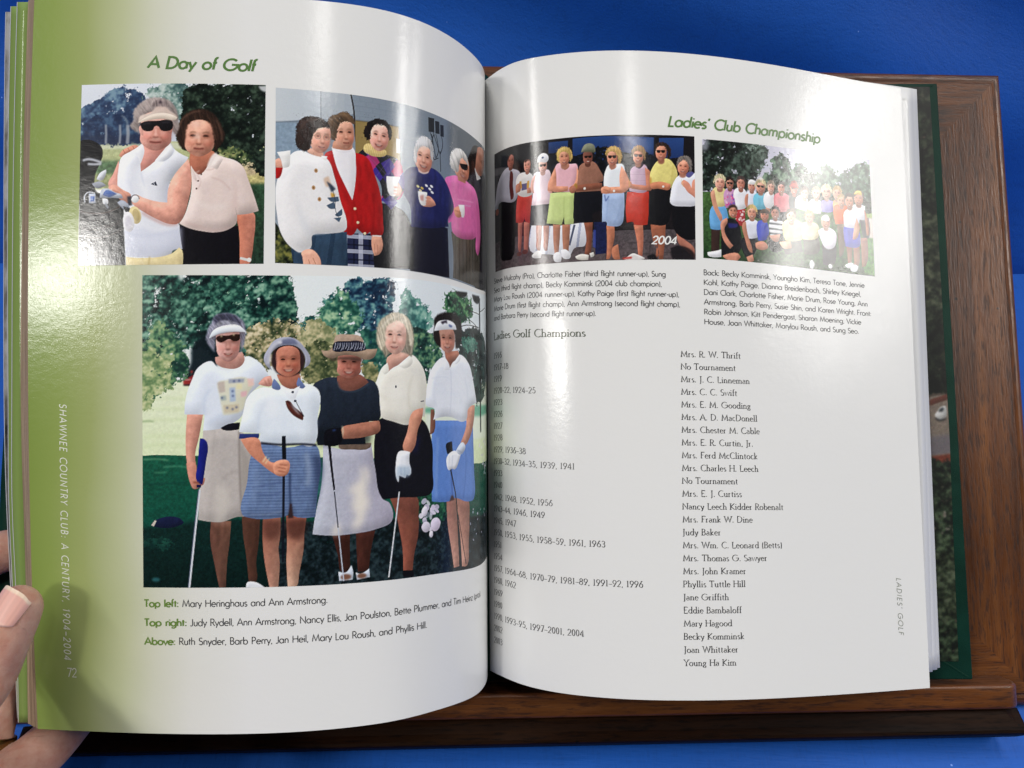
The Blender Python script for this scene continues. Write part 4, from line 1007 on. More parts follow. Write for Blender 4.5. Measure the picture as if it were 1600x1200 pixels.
P1 = (685, 684, [[192.2,35.6],[123.7,34.0],[124.4,102.4],[192.9,104.0]], [
('p','dfe4ee',[-20,-8,707,-8,710,278,-13,275],{'s':0,'g':('c9d2e0',90)}),
('p','b7bd92',[-14,219,710,221,711,372,-11,369],{'s':0,'n':0.12,'g':('a9b07c',90)}),
('p','d7dbc2',[-14,219,392,225,392,248,-13,246],{'s':0,'b':3,'a':0.7}),
('p','5d7657',[-12,290,232,291,239,350,164,372,-11,369],{'b':4,'n':0.3}),
('p','93996b',[-11,337,181,343,182,396,-10,398],{'b':4,'n':0.3}),
('p','34503a',[337,374,711,370,715,715,341,712],{'s':0,'n':0.35,'g':('26392e',90)}),
('p','b9b07a',[524,304,711,313,711,378,525,380],{'s':0,'b':4,'n':0.3}),
('p','c9b49c',[597,291,648,302,654,344,603,350],{'b':5,'n':0.3,'a':0.7}),
('fol',['2a3a58','3a5070','55708c','7d97a8'],[-5,93,18,82,47,71,82,48,129,20,181,15,228,39,246,69,242,151,237,227,-2,229],{'cell':30,'rag':9,'leaf':6}),
('fol',['20304e','2c4060','4c6682'],[20,141,101,114,218,133,237,227,16,226],{'cell':24,'rag':10,'leaf':5}),
('p','232f4a',[3,193,237,192,237,230,4,226],{'b':5,'a':0.75}),
('l','a7aab0',8.2,[96,154,98,190,97,226],{'s':0,'b':0.8,'a':0.8}),
('l','a7aab0',8.2,[149,155,151,191,149,227],{'s':0,'b':0.8,'a':0.8}),
('l','a7aab0',12.8,[178,156,180,191,178,227],{'s':0,'b':0.8,'a':0.8}),
('l','8d939c',7.0,[178,156,171,135,154,120],{'b':1,'a':0.6}),
('fol',['3f5a5c','6a8780','9db3ac','c4d0cc'],[245,10,309,5,400,5,424,34,413,116,356,128,310,69,246,57],{'cell':22,'rag':10,'leaf':5,'thin':0.3}),
('fol',['0d1512','16211c','263429','47584a'],[389,34,423,10,503,3,690,-1,699,325,666,343,631,302,597,256,540,268,495,274,392,251,357,192,385,116],{'cell':26,'rag':10,'leaf':6}),
('fol',['18221b','34472f','66774f','9a9a68'],[506,245,585,244,637,273,597,315,540,286],{'cell':16,'rag':8,'leaf':5,'thin':0.35}),
('fol',['0e1613','1d2a22','3c4d40'],[631,273,693,254,697,343,649,344],{'cell':16,'rag':8,'leaf':5}),
('p','e4e6ea',[656,6,686,5,686,29,668,23],{'b':3,'a':0.8}),
('p','b97a63',[148,272,157,255,180,241,208,232,220,238,214,256,180,264,157,278],{'v':0.5}),
('l','8f5646',2.4,[162,249,171,265],{'b':0.6,'a':0.7}),
('l','8f5646',2.4,[180,243,188,258],{'b':0.6,'a':0.7}),
('l','8f5646',2.4,[198,237,206,252],{'b':0.6,'a':0.7}),
('p','9c5d48',[585,491,599,480,645,491,651,527,646,591,640,650,630,683,593,682,595,621,592,556],{'v':0.6,'g':('b57460',0)}),
('p','b06a54',[587,662,630,662,631,685,586,685],{'v':0.4}),
('l','d8d8d4',9.4,[597,661,635,671],{'s':0}),
('e','e6e6e2',630,668,7.9,8.2,0,{}),
('p','131118',[373,534,510,550,589,538,595,621,596,688,386,686,379,584],{'v':0.25,'n':0.15}),
('p','a4664f',[412,257,495,257,504,304,462,339,433,345,410,316],{'v':0.5,'g':('8e5441',90)}),
('p','e3cfc8',[413,310,433,339,445,345,484,298,501,265,529,277,580,294,606,318,621,356,644,420,663,482,622,494,583,497,577,468,583,527,558,550,510,563,453,558,407,546,373,529,390,503,406,456,417,397],{'v':0.5,'vr':22,'n':0.05}),
('p','d6beb8',[564,350,573,409,565,456,577,497,588,497,585,444,581,386],{'b':4,'a':0.6}),
('l','c7aaa4',5.8,[490,357,524,368,559,403],{'b':3,'a':0.5}),
('l','c9aca6',7.0,[396,526,453,544,510,556,555,544],{'b':4,'a':0.6}),
('l','efe2dc',15.2,[429,444,486,468,543,462],{'b':8,'a':0.6}),
('l','efe2dd',14.0,[479,318,498,274,509,268],{'b':1.5}),
('l','c3a49c',3.0,[467,327,496,324,509,292],{'b':1,'a':0.7}),
('p','ecdcd6',[485,315,506,274,532,286,510,327],{'v':0.4}),
('p','e6d3cc',[415,318,433,351,438,374,422,357],{'v':0.3}),
('l','c9aea6',3.0,[435,345,451,374,437,403],{'b':1,'a':0.7}),
('e','5b3b38',452,344,3.4,3.5,0,{}),
('e','5b3b38',441,369,3.4,3.5,0,{}),
('e','5b3b38',435,398,3.4,3.5,0,{}),
('l','d9c7bb',3.6,[416,327,432,338,445,330],{'b':0.8,'a':0.8}),
('p','33241e',[357,192,368,151,385,122,413,103,447,97,482,107,510,133,528,168,537,197,523,233,500,257,494,221,488,174,448,145,403,163,392,210,401,257,375,239],{'tex':('hair',75,0.5),'v':0.5,'b':0.8}),
('face',444,209,59.2,68.1,'c48b74',{'turn':-0.05,'tilt':2,'smile':0.32,'eyes':'squint','teeth':False,'old':0.7,'lite':0.15,'jaw':0.74}),
('e','f3dcd0',434,201,12.5,8.2,0,{'b':6,'a':0.7}),
('e','f0d5c8',431,152,22.8,9.4,0,{'b':9,'a':0.5}),
('p','3b2a22',[386,175,391,146,413,125,448,119,482,127,505,157,508,215,500,233,494,192,481,152,448,136,414,143,398,169,392,216,387,251,374,228],{'tex':('hair',70,0.6),'b':1}),
('l','7a5c4c',4.6,[368,163,385,131,419,110,447,105],{'b':2,'a':0.7}),
('l','6f5546',4.8,[505,139,522,180,525,215],{'b':2,'a':0.7}),
('p','c08272',[146,290,126,342,109,377,130,407,165,401,158,349],{'v':0.5}),
('p','e5e7f0',[146,325,157,278,191,256,237,230,243,262,230,332,278,291,335,233,370,263,404,280,393,304,359,345,337,374,332,444,338,502,373,532,376,561,386,625,351,630,346,642,237,655,177,650,173,570,166,494,144,383],{'v':0.45,'vr':26,'n':0.03}),
('p','cdd2e6',[167,547,224,542,293,560,385,543,386,628,351,633,237,655,177,649],{'b':6,'a':0.6}),
('l','c3c8de',8.2,[331,374,326,420,329,467],{'b':5,'a':0.6}),
('l','c6cbe0',5.8,[181,361,200,407,194,442],{'b':5,'a':0.5}),
('l','c5cade',5.8,[173,559,236,574,316,566,373,555],{'b':4,'a':0.6}),
('l','ffffff',17.6,[234,373,251,420,241,466],{'b':9,'a':0.6}),
('p','c98b7c',[229,256,237,233,335,222,329,245,290,286,256,315,230,333],{'v':0.4,'g':('b87a6c',90)}),
('p','f3f4fa',[197,256,234,226,242,256,228,303,218,279],{'v':0.3}),
('p','f1f2f9',[281,292,335,225,350,257,313,295],{'v':0.35}),
('l','b9bfd6',3.0,[335,226,351,257,313,296],{'b':1.2,'a':0.8}),
('l','c2c8dc',3.0,[230,335,239,373,245,390],{'b':1.5,'a':0.6}),
('p','20263f',[267,380,280,373,285,370,292,387,283,386],{'s':0}),
('l','e5e7f0',1.8,[276,371,283,387],{'s':0}),
('p','c98a76',[404,286,413,327,417,380,406,444,390,503,370,529,339,531,293,513,241,484,206,460,188,436,211,419,240,431,292,446,329,450,331,403,348,356,382,310],{'v':0.7,'vr':18,'n':0.06}),
('p','cf9380',[109,389,130,380,165,401,194,419,189,454,160,442,124,418],{'v':0.6}),
('l','9c5f50',3.0,[124,401,148,416,165,436],{'b':1,'a':0.7}),
('l','9c5f50',2.4,[136,390,165,410,180,428],{'b':1,'a':0.6}),
('l','a9695a',8.2,[235,486,293,519,339,534,370,529],{'b':4,'a':0.6}),
('l','e0a896',9.4,[240,440,292,461,338,467],{'b':6,'a':0.6}),
('l','e2ae9c',12.8,[382,327,394,374,389,421],{'b':7,'a':0.5}),
('l','2c2a38',15.2,[188,425,192,460],{'s':0,'b':1}),
('e','e9e9ea',210,436,14.4,14.0,0,{'v':0.3}),
('l','55555f',3.0,[195,435,200,424,210,420,222,426,225,436],{'b':0.6}),
('p','dac99a',[179,652,237,657,346,642,374,619,386,631,387,689,180,687],{'v':0.4,'n':0.08}),
('l','b9a677',4.6,[266,653,263,685],{'b':2}),
('p','9b8f8c',[184,156,201,139,198,109,217,80,246,60,286,53,327,63,356,93,365,128,368,169,357,198,340,175,311,134,236,133,219,186,202,180],{'tex':('hair',55,0.35),'v':0.5,'b':1}),
('face',284,182,62.1,72.6,'c68c7c',{'turn':-0.02,'tilt':2,'smile':0.55,'eyes':'none','old':0.8,'lite':0.05,'jaw':0.8,'teeth':False}),
('p','c68c7c',[222,162,236,157,237,198,226,192],{'v':0.3}),
('p','19161a',[224,152,242,144,288,142,339,140,346,153,341,175,323,181,303,178,291,163,279,163,271,177,248,181,233,174],{'v':0.5}),
('l','4a4650',3.6,[236,152,265,149],{'b':2,'a':0.7}),
('l','4a4650',3.6,[305,149,334,147],{'b':2,'a':0.7}),
('l','a86a5c',3.6,[263,205,283,210,306,206],{'b':1.5}),
('l','d8b8ac',2.4,[270,208,284,210,300,209],{'b':1}),
('p','b9a49c',[218,139,224,124,264,110,287,87,316,87,333,104,361,128,356,137,299,135,247,142,216,149],{'v':0.4,'g':('e4d2c4',90),'b':0.8}),
('p','e6d6c6',[216,148,241,130,287,113,333,116,361,129,356,137,310,133,259,138],{'v':0.35}),
('p','8a7d7c',[267,92,275,69,298,60,321,69,333,93,310,88,287,87],{'tex':('hair',80,0.5),'b':1}),
('e','4c4048',298,72,5.8,5.9,0,{'b':1.5}),
('l','b0a49f',8.2,[202,145,212,104,240,72],{'b':3,'a':0.7}),
('l','aaa09c',5.8,[190,159,210,168,222,192],{'b':2,'a':0.8}),
('p','0d0c10',[-1,217,21,209,57,218,80,236,87,266,76,301,59,347,66,406,107,418,160,442,169,494,167,553,174,628,177,689,1,687,2,463],{'v':0.3,'n':0.25}),
('p','15151a',[3,556,170,541,179,689,-1,690],{'n':0.5,'a':0.8,'g':('55585a',120)}),
('l','3f2c26',7.0,[2,478,56,488,120,480,163,456],{'b':1}),
('l','3f2c26',4.0,[3,536,57,547,121,538,164,514],{'b':1}),
('l','3f2c26',4.0,[4,568,57,579,121,570,165,546],{'b':1}),
('l','6e655f',1.8,[16,524,62,537,126,526],{'b':0.6,'a':0.7}),
('l','b9bcc4',9.4,[11,288,35,283,82,297],{'b':1}),
('l','b9bcc4',9.4,[30,301,58,303,82,301],{'b':1}),
('p','c9ccd4',[65,359,77,336,100,323,101,336,83,365],{'v':0.6}),
('p','8f939e',[48,376,77,368,101,383,66,394],{'v':0.5}),
('l','c4c7cf',4.6,[23,446,21,422,34,408,60,412],{'b':0.6}),
('p','b8bfd0',[37,412,62,414,63,449,38,449],{'v':0.4}),
('p','4668a8',[43,423,59,423,58,443,43,443],{'v':0.4}),
('p','aab0bd',[78,429,84,400,107,395,136,410,159,419,165,433,113,430],{'v':0.6}),
('p','3f5f9f',[90,418,101,401,142,416,113,427],{'v':0.4}),
('p','d9dce2',[87,432,107,435,110,453,93,452],{'v':0.4}),
('l','858994',9.4,[99,450,111,470],{'s':0,'b':0.8}),
('p','9aa0ae',[144,448,160,439,183,454,196,483,183,484],{'v':0.6}),
('p','23222a',[166,462,195,474,195,487,178,486],{'v':0.3}),
('e','bda878',211,496,21.9,33.8,-15,{'v':0.4}),
('e','8c7a50',215,495,12.7,23.3,-15,{'a':0.4}),
('e','e4e2e6',187,521,20.8,38.4,-8,{'v':0.35}),
('e','c3bfc9',187,524,12.7,26.8,-8,{'a':0.5,'b':1}),
('p','cfcbd8',[181,512,195,506,193,541,179,538],{'b':3,'a':0.5})
])
P2 = (1111, 669, [[120.0,34.8],[9.0,37.6],[9.0,104.2],[120.2,102.0]], [
('p','8f9aa6',[-27,-41,957,-195,1197,690,-23,830],{'s':0,'g':('6c7680',0),'tex':('brick',52,20,'78838f')}),
('p','c3cad0',[-8,-3,170,-18,170,107,-7,134],{'s':0,'g':('b4bdc6',0)}),
('p','a9b1b9',[168,-12,257,-15,257,105,169,107],{'s':0}),
('l','6e757d',2.6,[168,-12,169,134],{'s':0,'b':0.5}),
('p','8799ab',[-7,133,100,129,94,251,-7,258],{'s':0,'n':0.1}),
('l','5b6672',3.2,[-6,133,176,114],{'s':0,'b':1}),
('p','b9c1c9',[257,-15,286,-8,293,74,257,92],{'s':0,'a':0.6}),
('l','2c2422',6.0,[281,-4,293,61,299,154,306,207],{'b':0.5}),
('p','8d7a4e',[299,100,471,99,481,242,299,234],{'s':0,'g':('a08a5e',0)}),
('l','544a38',3.4,[299,100,472,98,479,243],{'s':0,'b':0.8}),
('p','d3d6d6',[462,146,478,147,479,203,463,204],{'s':0}),
('p','4f565c',[737,-22,1164,-91,1195,152,735,198],{'b':14,'a':0.7}),
('p','2d2f33',[609,23,640,19,641,77,611,82],{'s':0}),
('p','2d2f33',[644,27,667,24,669,75,646,79],{'s':0}),
('p','2d2f33',[672,34,691,31,692,80,673,82],{'s':0}),
('l','26282c',3.6,[617,80,630,116,621,147],{'b':0.5,'a':0.85}),
('l','26282c',3.6,[635,79,671,160,686,113,676,72],{'b':0.5,'a':0.85}),
('l','26282c',3.6,[626,88,648,182,662,149,648,81],{'b':0.5,'a':0.85}),
('l','26282c',3.6,[671,146,674,231],{'b':0.5,'a':0.85}),
('l','26282c',3.6,[639,84,621,147,639,191,662,177],{'b':0.5,'a':0.85}),
('p','1d2419',[-6,505,26,542,76,579,102,676,-5,680],{'n':0.6}),
('fol',['0f130e','27301d','59603a','8a8648'],[-6,524,26,555,70,592,83,673,-5,674],{'cell':14,'rag':6,'leaf':5}),
('p','1c1b22',[842,176,886,131,1060,130,1188,224,1100,649,913,669,908,367],{'v':0.3}),
('p','c9c6c4',[911,130,939,183,991,161],{'s':0}),
('p','8d5f4c',[921,57,975,21,1064,16,1061,97,972,154,920,134],{'v':0.6}),
('p','231b19',[879,72,904,41,951,24,930,85,920,127,870,181,835,209,842,139],{'b':1}),
('e','8d5f4c',1026,82,35.8,11.2,0,{}),
('p','4f4a42',[734,467,935,437,966,508,952,663,743,660,746,558],{'v':0.35,'n':0.1,'tex':('stripe',26,'3c3832',0,0.3)}),
('p','d56fa5',[699,252,725,234,779,216,855,220,919,234,969,322,966,492,944,519,924,504,925,439,882,461,744,468,734,423,718,435,714,393,729,338],{'v':0.55,'vr':16,'n':0.06}),
('l','e9a3c8',3.6,[773,318,900,293],{'s':0,'b':1,'a':0.8}),
('l','cbb4d8',3.6,[790,336,876,317],{'s':0,'b':1,'a':0.7}),
('l','b2588a',4.6,[927,286,946,373,934,475],{'b':2,'a':0.7}),
('p','b5715a',[750,364,784,345,802,357,795,388,761,393],{'v':0.5}),
('p','e8e8e6',[780,339,822,328,819,381,804,386],{'v':0.3}),
('l','b5715a',4.4,[756,370,799,368],{'b':0.8}),
('p','b57962',[773,207,828,211,834,231,779,235],{'v':0.3}),
('face',806,170,57.5,59.5,'c2866c',{'turn':0.45,'tilt':4,'smile':0.6,'eyes':'none','old':0.8}),
('p','1a1518',[789,158,849,142,850,162,803,175],{'s':1}),
('p','cfccc6',[727,157,746,117,792,94,842,109,859,148,842,139,804,130,789,158,779,198,757,202,733,191],{'tex':('hair',60,0.3),'v':0.5,'b':0.6}),
('e','efece6',774,122,25.2,17.7,0,{'b':6,'a':0.7}),
('p','18182a',[526,489,713,458,722,664,619,669,522,669],{'v':0.35,'n':0.15}),
('p','262a5e',[485,303,515,256,562,239,630,228,685,249,735,314,750,368,713,422,718,449,620,479,526,489,522,407,492,357],{'v':0.5,'vr':22,'n':0.1}),
('p','1c2050',[629,364,724,375,745,384,713,425,647,431],{'b':4,'a':0.6}),
('p','c98f7c',[562,225,612,220,612,248,583,262,562,257],{'v':0.3}),
('l','e7e2e2',5.6,[561,254,583,261,608,249],{'b':0.8}),
('face',585,199,45.1,57.7,'d0967f',{'turn':0.05,'tilt':3,'smile':0.9,'eyes':'squint','old':0.9,'lite':0.1}),
('p','c4c2c2',[540,195,550,144,579,110,617,112,635,157,632,200,621,189,617,155,579,151,558,177,553,227,542,223],{'tex':('hair',80,0.3),'v':0.5,'b':0.6}),
('e','efeeee',579,133,29.8,18.3,0,{'b':7,'a':0.8}),
('e','e4d9a0',558,320,7.2,4.9,20,{'b':0.5}),
('e','c9b15a',578,323,7.4,4.9,20,{'b':0.5}),
('e','e9e9ee',599,308,7.6,4.9,20,{'b':0.5}),
('e','e9e9ee',616,318,7.8,4.9,20,{'b':0.5}),
('e','dcdde6',628,329,7.9,5.0,20,{'b':0.5}),
('e','e9e9ee',625,305,7.9,5.0,20,{'b':0.5}),
('e','e6d8a8',570,335,7.3,4.9,20,{'b':0.5}),
('p','cf9480',[578,375,608,348,638,362,647,377,620,391,582,396],{'v':0.5}),
('p','ece9e6',[558,339,603,335,599,371,595,389,572,391],{'v':0.3}),
('p','a7483c',[568,357,586,349,585,374,572,375],{'b':2,'a':0.5}),
('l','c48672',5.6,[595,359,621,356],{'b':0.8}),
('l','c48672',5.6,[595,372,621,369],{'b':0.8}),
('l','c48672',5.6,[595,383,620,380],{'b':0.8}),
('p','1b1b20',[379,413,485,427,526,482,537,660,369,673,373,481],{'v':0.3,'n':0.2}),
('p','23242c',[306,233,336,206,421,218,470,231,492,275,492,357,474,388,400,404,400,343,366,294],{'v':0.35,'tex':('argyle',58,['23242c','b03a72','43318a','23242c','23242c','33256a'])}),
('p','b43a74',[338,236,373,219,394,253,366,283,346,256],{'s':0,'a':0.85}),
('p','44328c',[400,255,435,230,456,260,428,302],{'s':0,'a':0.9}),
('p','a83c68',[452,247,474,230,489,255,481,290],{'s':0,'a':0.9}),
('p','3f2f85',[407,403,442,372,467,402,442,433],{'s':0,'a':0.8}),
('l','8a7aa0',1.4,[346,229,435,312],{'s':0,'a':0.5}),
('l','8a7aa0',1.4,[442,222,373,320],{'s':0,'a':0.5}),
('p','dcc387',[336,190,356,184,386,203,419,202,422,218,386,232,346,225,332,214],{'v':0.4,'tex':('stripe',7,'c4a86a',10,0.3)}),
('face',393,153,39.8,55.6,'d59b88',{'turn':0.05,'tilt':6,'smile':0.85,'eyes':'squint','old':0.5,'lite':0.15,'brow':'2a1c18'}),
('p','1f1819',[332,150,339,115,366,88,400,80,435,97,445,132,435,165,428,136,421,111,400,103,373,111,359,140,356,167,346,172],{'tex':('hair',60,0.4),'v':0.4,'b':0.6}),
('p','d29a88',[442,338,470,323,485,345,478,373,449,378],{'v':0.5}),
('p','e8e6e4',[422,303,478,298,467,334,457,376,435,376],{'v':0.35}),
('l','c98e7c',6.2,[452,343,476,341],{'b':0.8}),
('l','c98e7c',6.2,[452,357,476,355],{'b':0.8}),
('l','c98e7c',6.2,[452,369,476,367],{'b':0.8}),
('p','262b48',[257,543,359,536,373,672,261,672],{'s':0,'v':0.2,'tex':('plaid',58,'b9bccb','0f1222')}),
('p','a81e20',[183,245,209,226,293,225,346,242,373,300,400,391,407,478,403,539,363,546,356,530,336,541,306,520,287,548,261,543,241,425,209,361],{'v':0.45,'vr':20,'n':0.07}),
('l','7d1414',4.0,[293,415,306,467,316,526],{'b':1.5,'a':0.7}),
('l','821517',6.0,[366,374,373,454,366,522],{'b':3,'a':0.6}),
('p','e9e6ea',[209,213,241,203,290,208,301,267,298,354,288,412,260,357,228,287],{'v':0.35,'vr':14}),
('l','c8c4cc',2.6,[223,225,260,228,289,216],{'b':1,'a':0.8}),
('e','dcc9a8',298,444,5.2,5.3,0,{'v':0.4}),
('e','dcc9a8',309,497,5.3,5.3,0,{'v':0.4}),
('e','dcc9a8',336,538,5.3,5.3,0,{'v':0.4}),
('p','b67f68',[363,546,400,543,407,579,393,614,373,622,363,589],{'v':0.5}),
('l','e2dcd8',4.6,[365,544,401,543],{'s':0}),
('l','95614e',2.0,[373,575,376,615],{'b':0.5,'a':0.7}),
('l','95614e',2.0,[385,578,387,614],{'b':0.5,'a':0.7}),
('p','b07a62',[218,189,286,189,286,212,241,220,212,216],{'v':0.3}),
('face',255,159,40.2,58.5,'bf8a72',{'turn':0.42,'tilt':-4,'smile':0.15,'eyes':'squint','old':0.9,'teeth':False}),
('p','5e4a38',[192,138,202,97,234,80,263,70,289,88,299,120,293,118,267,107,241,120,231,154,225,188,209,183,196,164],{'tex':('hair',40,0.5),'v':0.4,'b':0.6}),
('l','87705a',4.6,[208,107,241,84,273,83],{'b':2,'a':0.7}),
('p','33475c',[64,593,139,556,196,547,267,536,271,668,178,669,70,667],{'v':0.35,'tex':('stripe',70,'26384c',8,0.25),'n':0.1}),
('p','ebe9ea',[6,361,25,308,63,247,94,235,138,248,189,257,222,334,241,412,267,516,261,530,196,547,139,556,133,603,95,624,76,618,26,562,7,478,2,401],{'v':0.38,'vr':28,'n':0.05}),
('p','cfd2da',[76,396,101,473,133,550,127,577,89,500],{'b':9,'a':0.5}),
('l','c9ccd6',5.2,[25,347,50,320,75,292],{'b':4,'a':0.5}),
('l','c3c6d0',5.8,[139,553,196,544,261,523],{'b':3,'a':0.6}),
('l','d2d4dc',6.6,[83,621,108,620,134,603],{'b':2,'a':0.7}),
('e','b8926a',151,308,7.0,8.5,0,{'b':0.6}),
('e','7a5a3c',151,308,3.2,3.9,0,{'b':0.6}),
('e','b8926a',142,374,7.0,8.5,0,{'b':0.6}),
('e','7a5a3c',142,374,3.2,3.9,0,{'b':0.6}),
('e','b8926a',164,417,7.0,8.5,0,{'b':0.6}),
('e','7a5a3c',164,417,3.2,3.9,0,{'b':0.6}),
('p','c9a486',[180,337,199,326,209,361,190,369],{'b':2,'a':0.7}),
('p','3c4656',[190,346,206,355,225,373,209,388],{'b':1}),
('p','c79a4a',[206,388,223,393,219,414,209,408],{'b':1}),
('p','4a5c70',[193,409,235,402,238,419,209,424],{'b':0.6}),
('p','4a5c70',[190,439,219,423,225,449,203,451],{'b':0.6}),
('p','4a5c70',[222,473,248,448,249,471,228,479],{'b':0.6}),
('p','4a5c70',[217,486,246,481,238,501],{'b':0.6}),
('l','2c333c',2.0,[209,361,222,413,225,459,238,485],{'b':0.5}),
('p','c89078',[98,624,133,610,165,640,171,670,105,669,102,643],{'v':0.5}),
('l','a06a56',2.0,[124,649,130,669],{'b':0.6}),
('l','a06a56',2.0,[140,642,151,667],{'b':0.6}),
('p','c08e78',[123,223,177,238,177,255,138,248,119,236],{'v':0.3}),
('p','f2f0f0',[170,249,193,250,189,267,174,259],{'v':0.2}),
('face',166,183,39.5,56.7,'cb927c',{'turn':0.5,'tilt':4,'smile':0.5,'eyes':'glass','old':0.6,'teeth':True}),
('p','2e211e',[75,180,81,134,106,107,138,100,176,108,202,131,202,144,170,140,148,158,135,189,129,222,113,237,81,223],{'tex':('hair',70,0.5),'v':0.45,'b':0.6}),
('l','5c463c',5.2,[91,153,119,118,157,111],{'b':3,'a':0.7}),
('p','c48a74',[1,277,15,269,31,295,25,308,3,303],{'v':0.4}),
('p','e9e8e6',[6,247,56,237,55,273,50,300,28,305,19,269],{'v':0.35}),
('p','a8201f',[1,306,28,305,16,344,3,348],{'v':0.3})
])
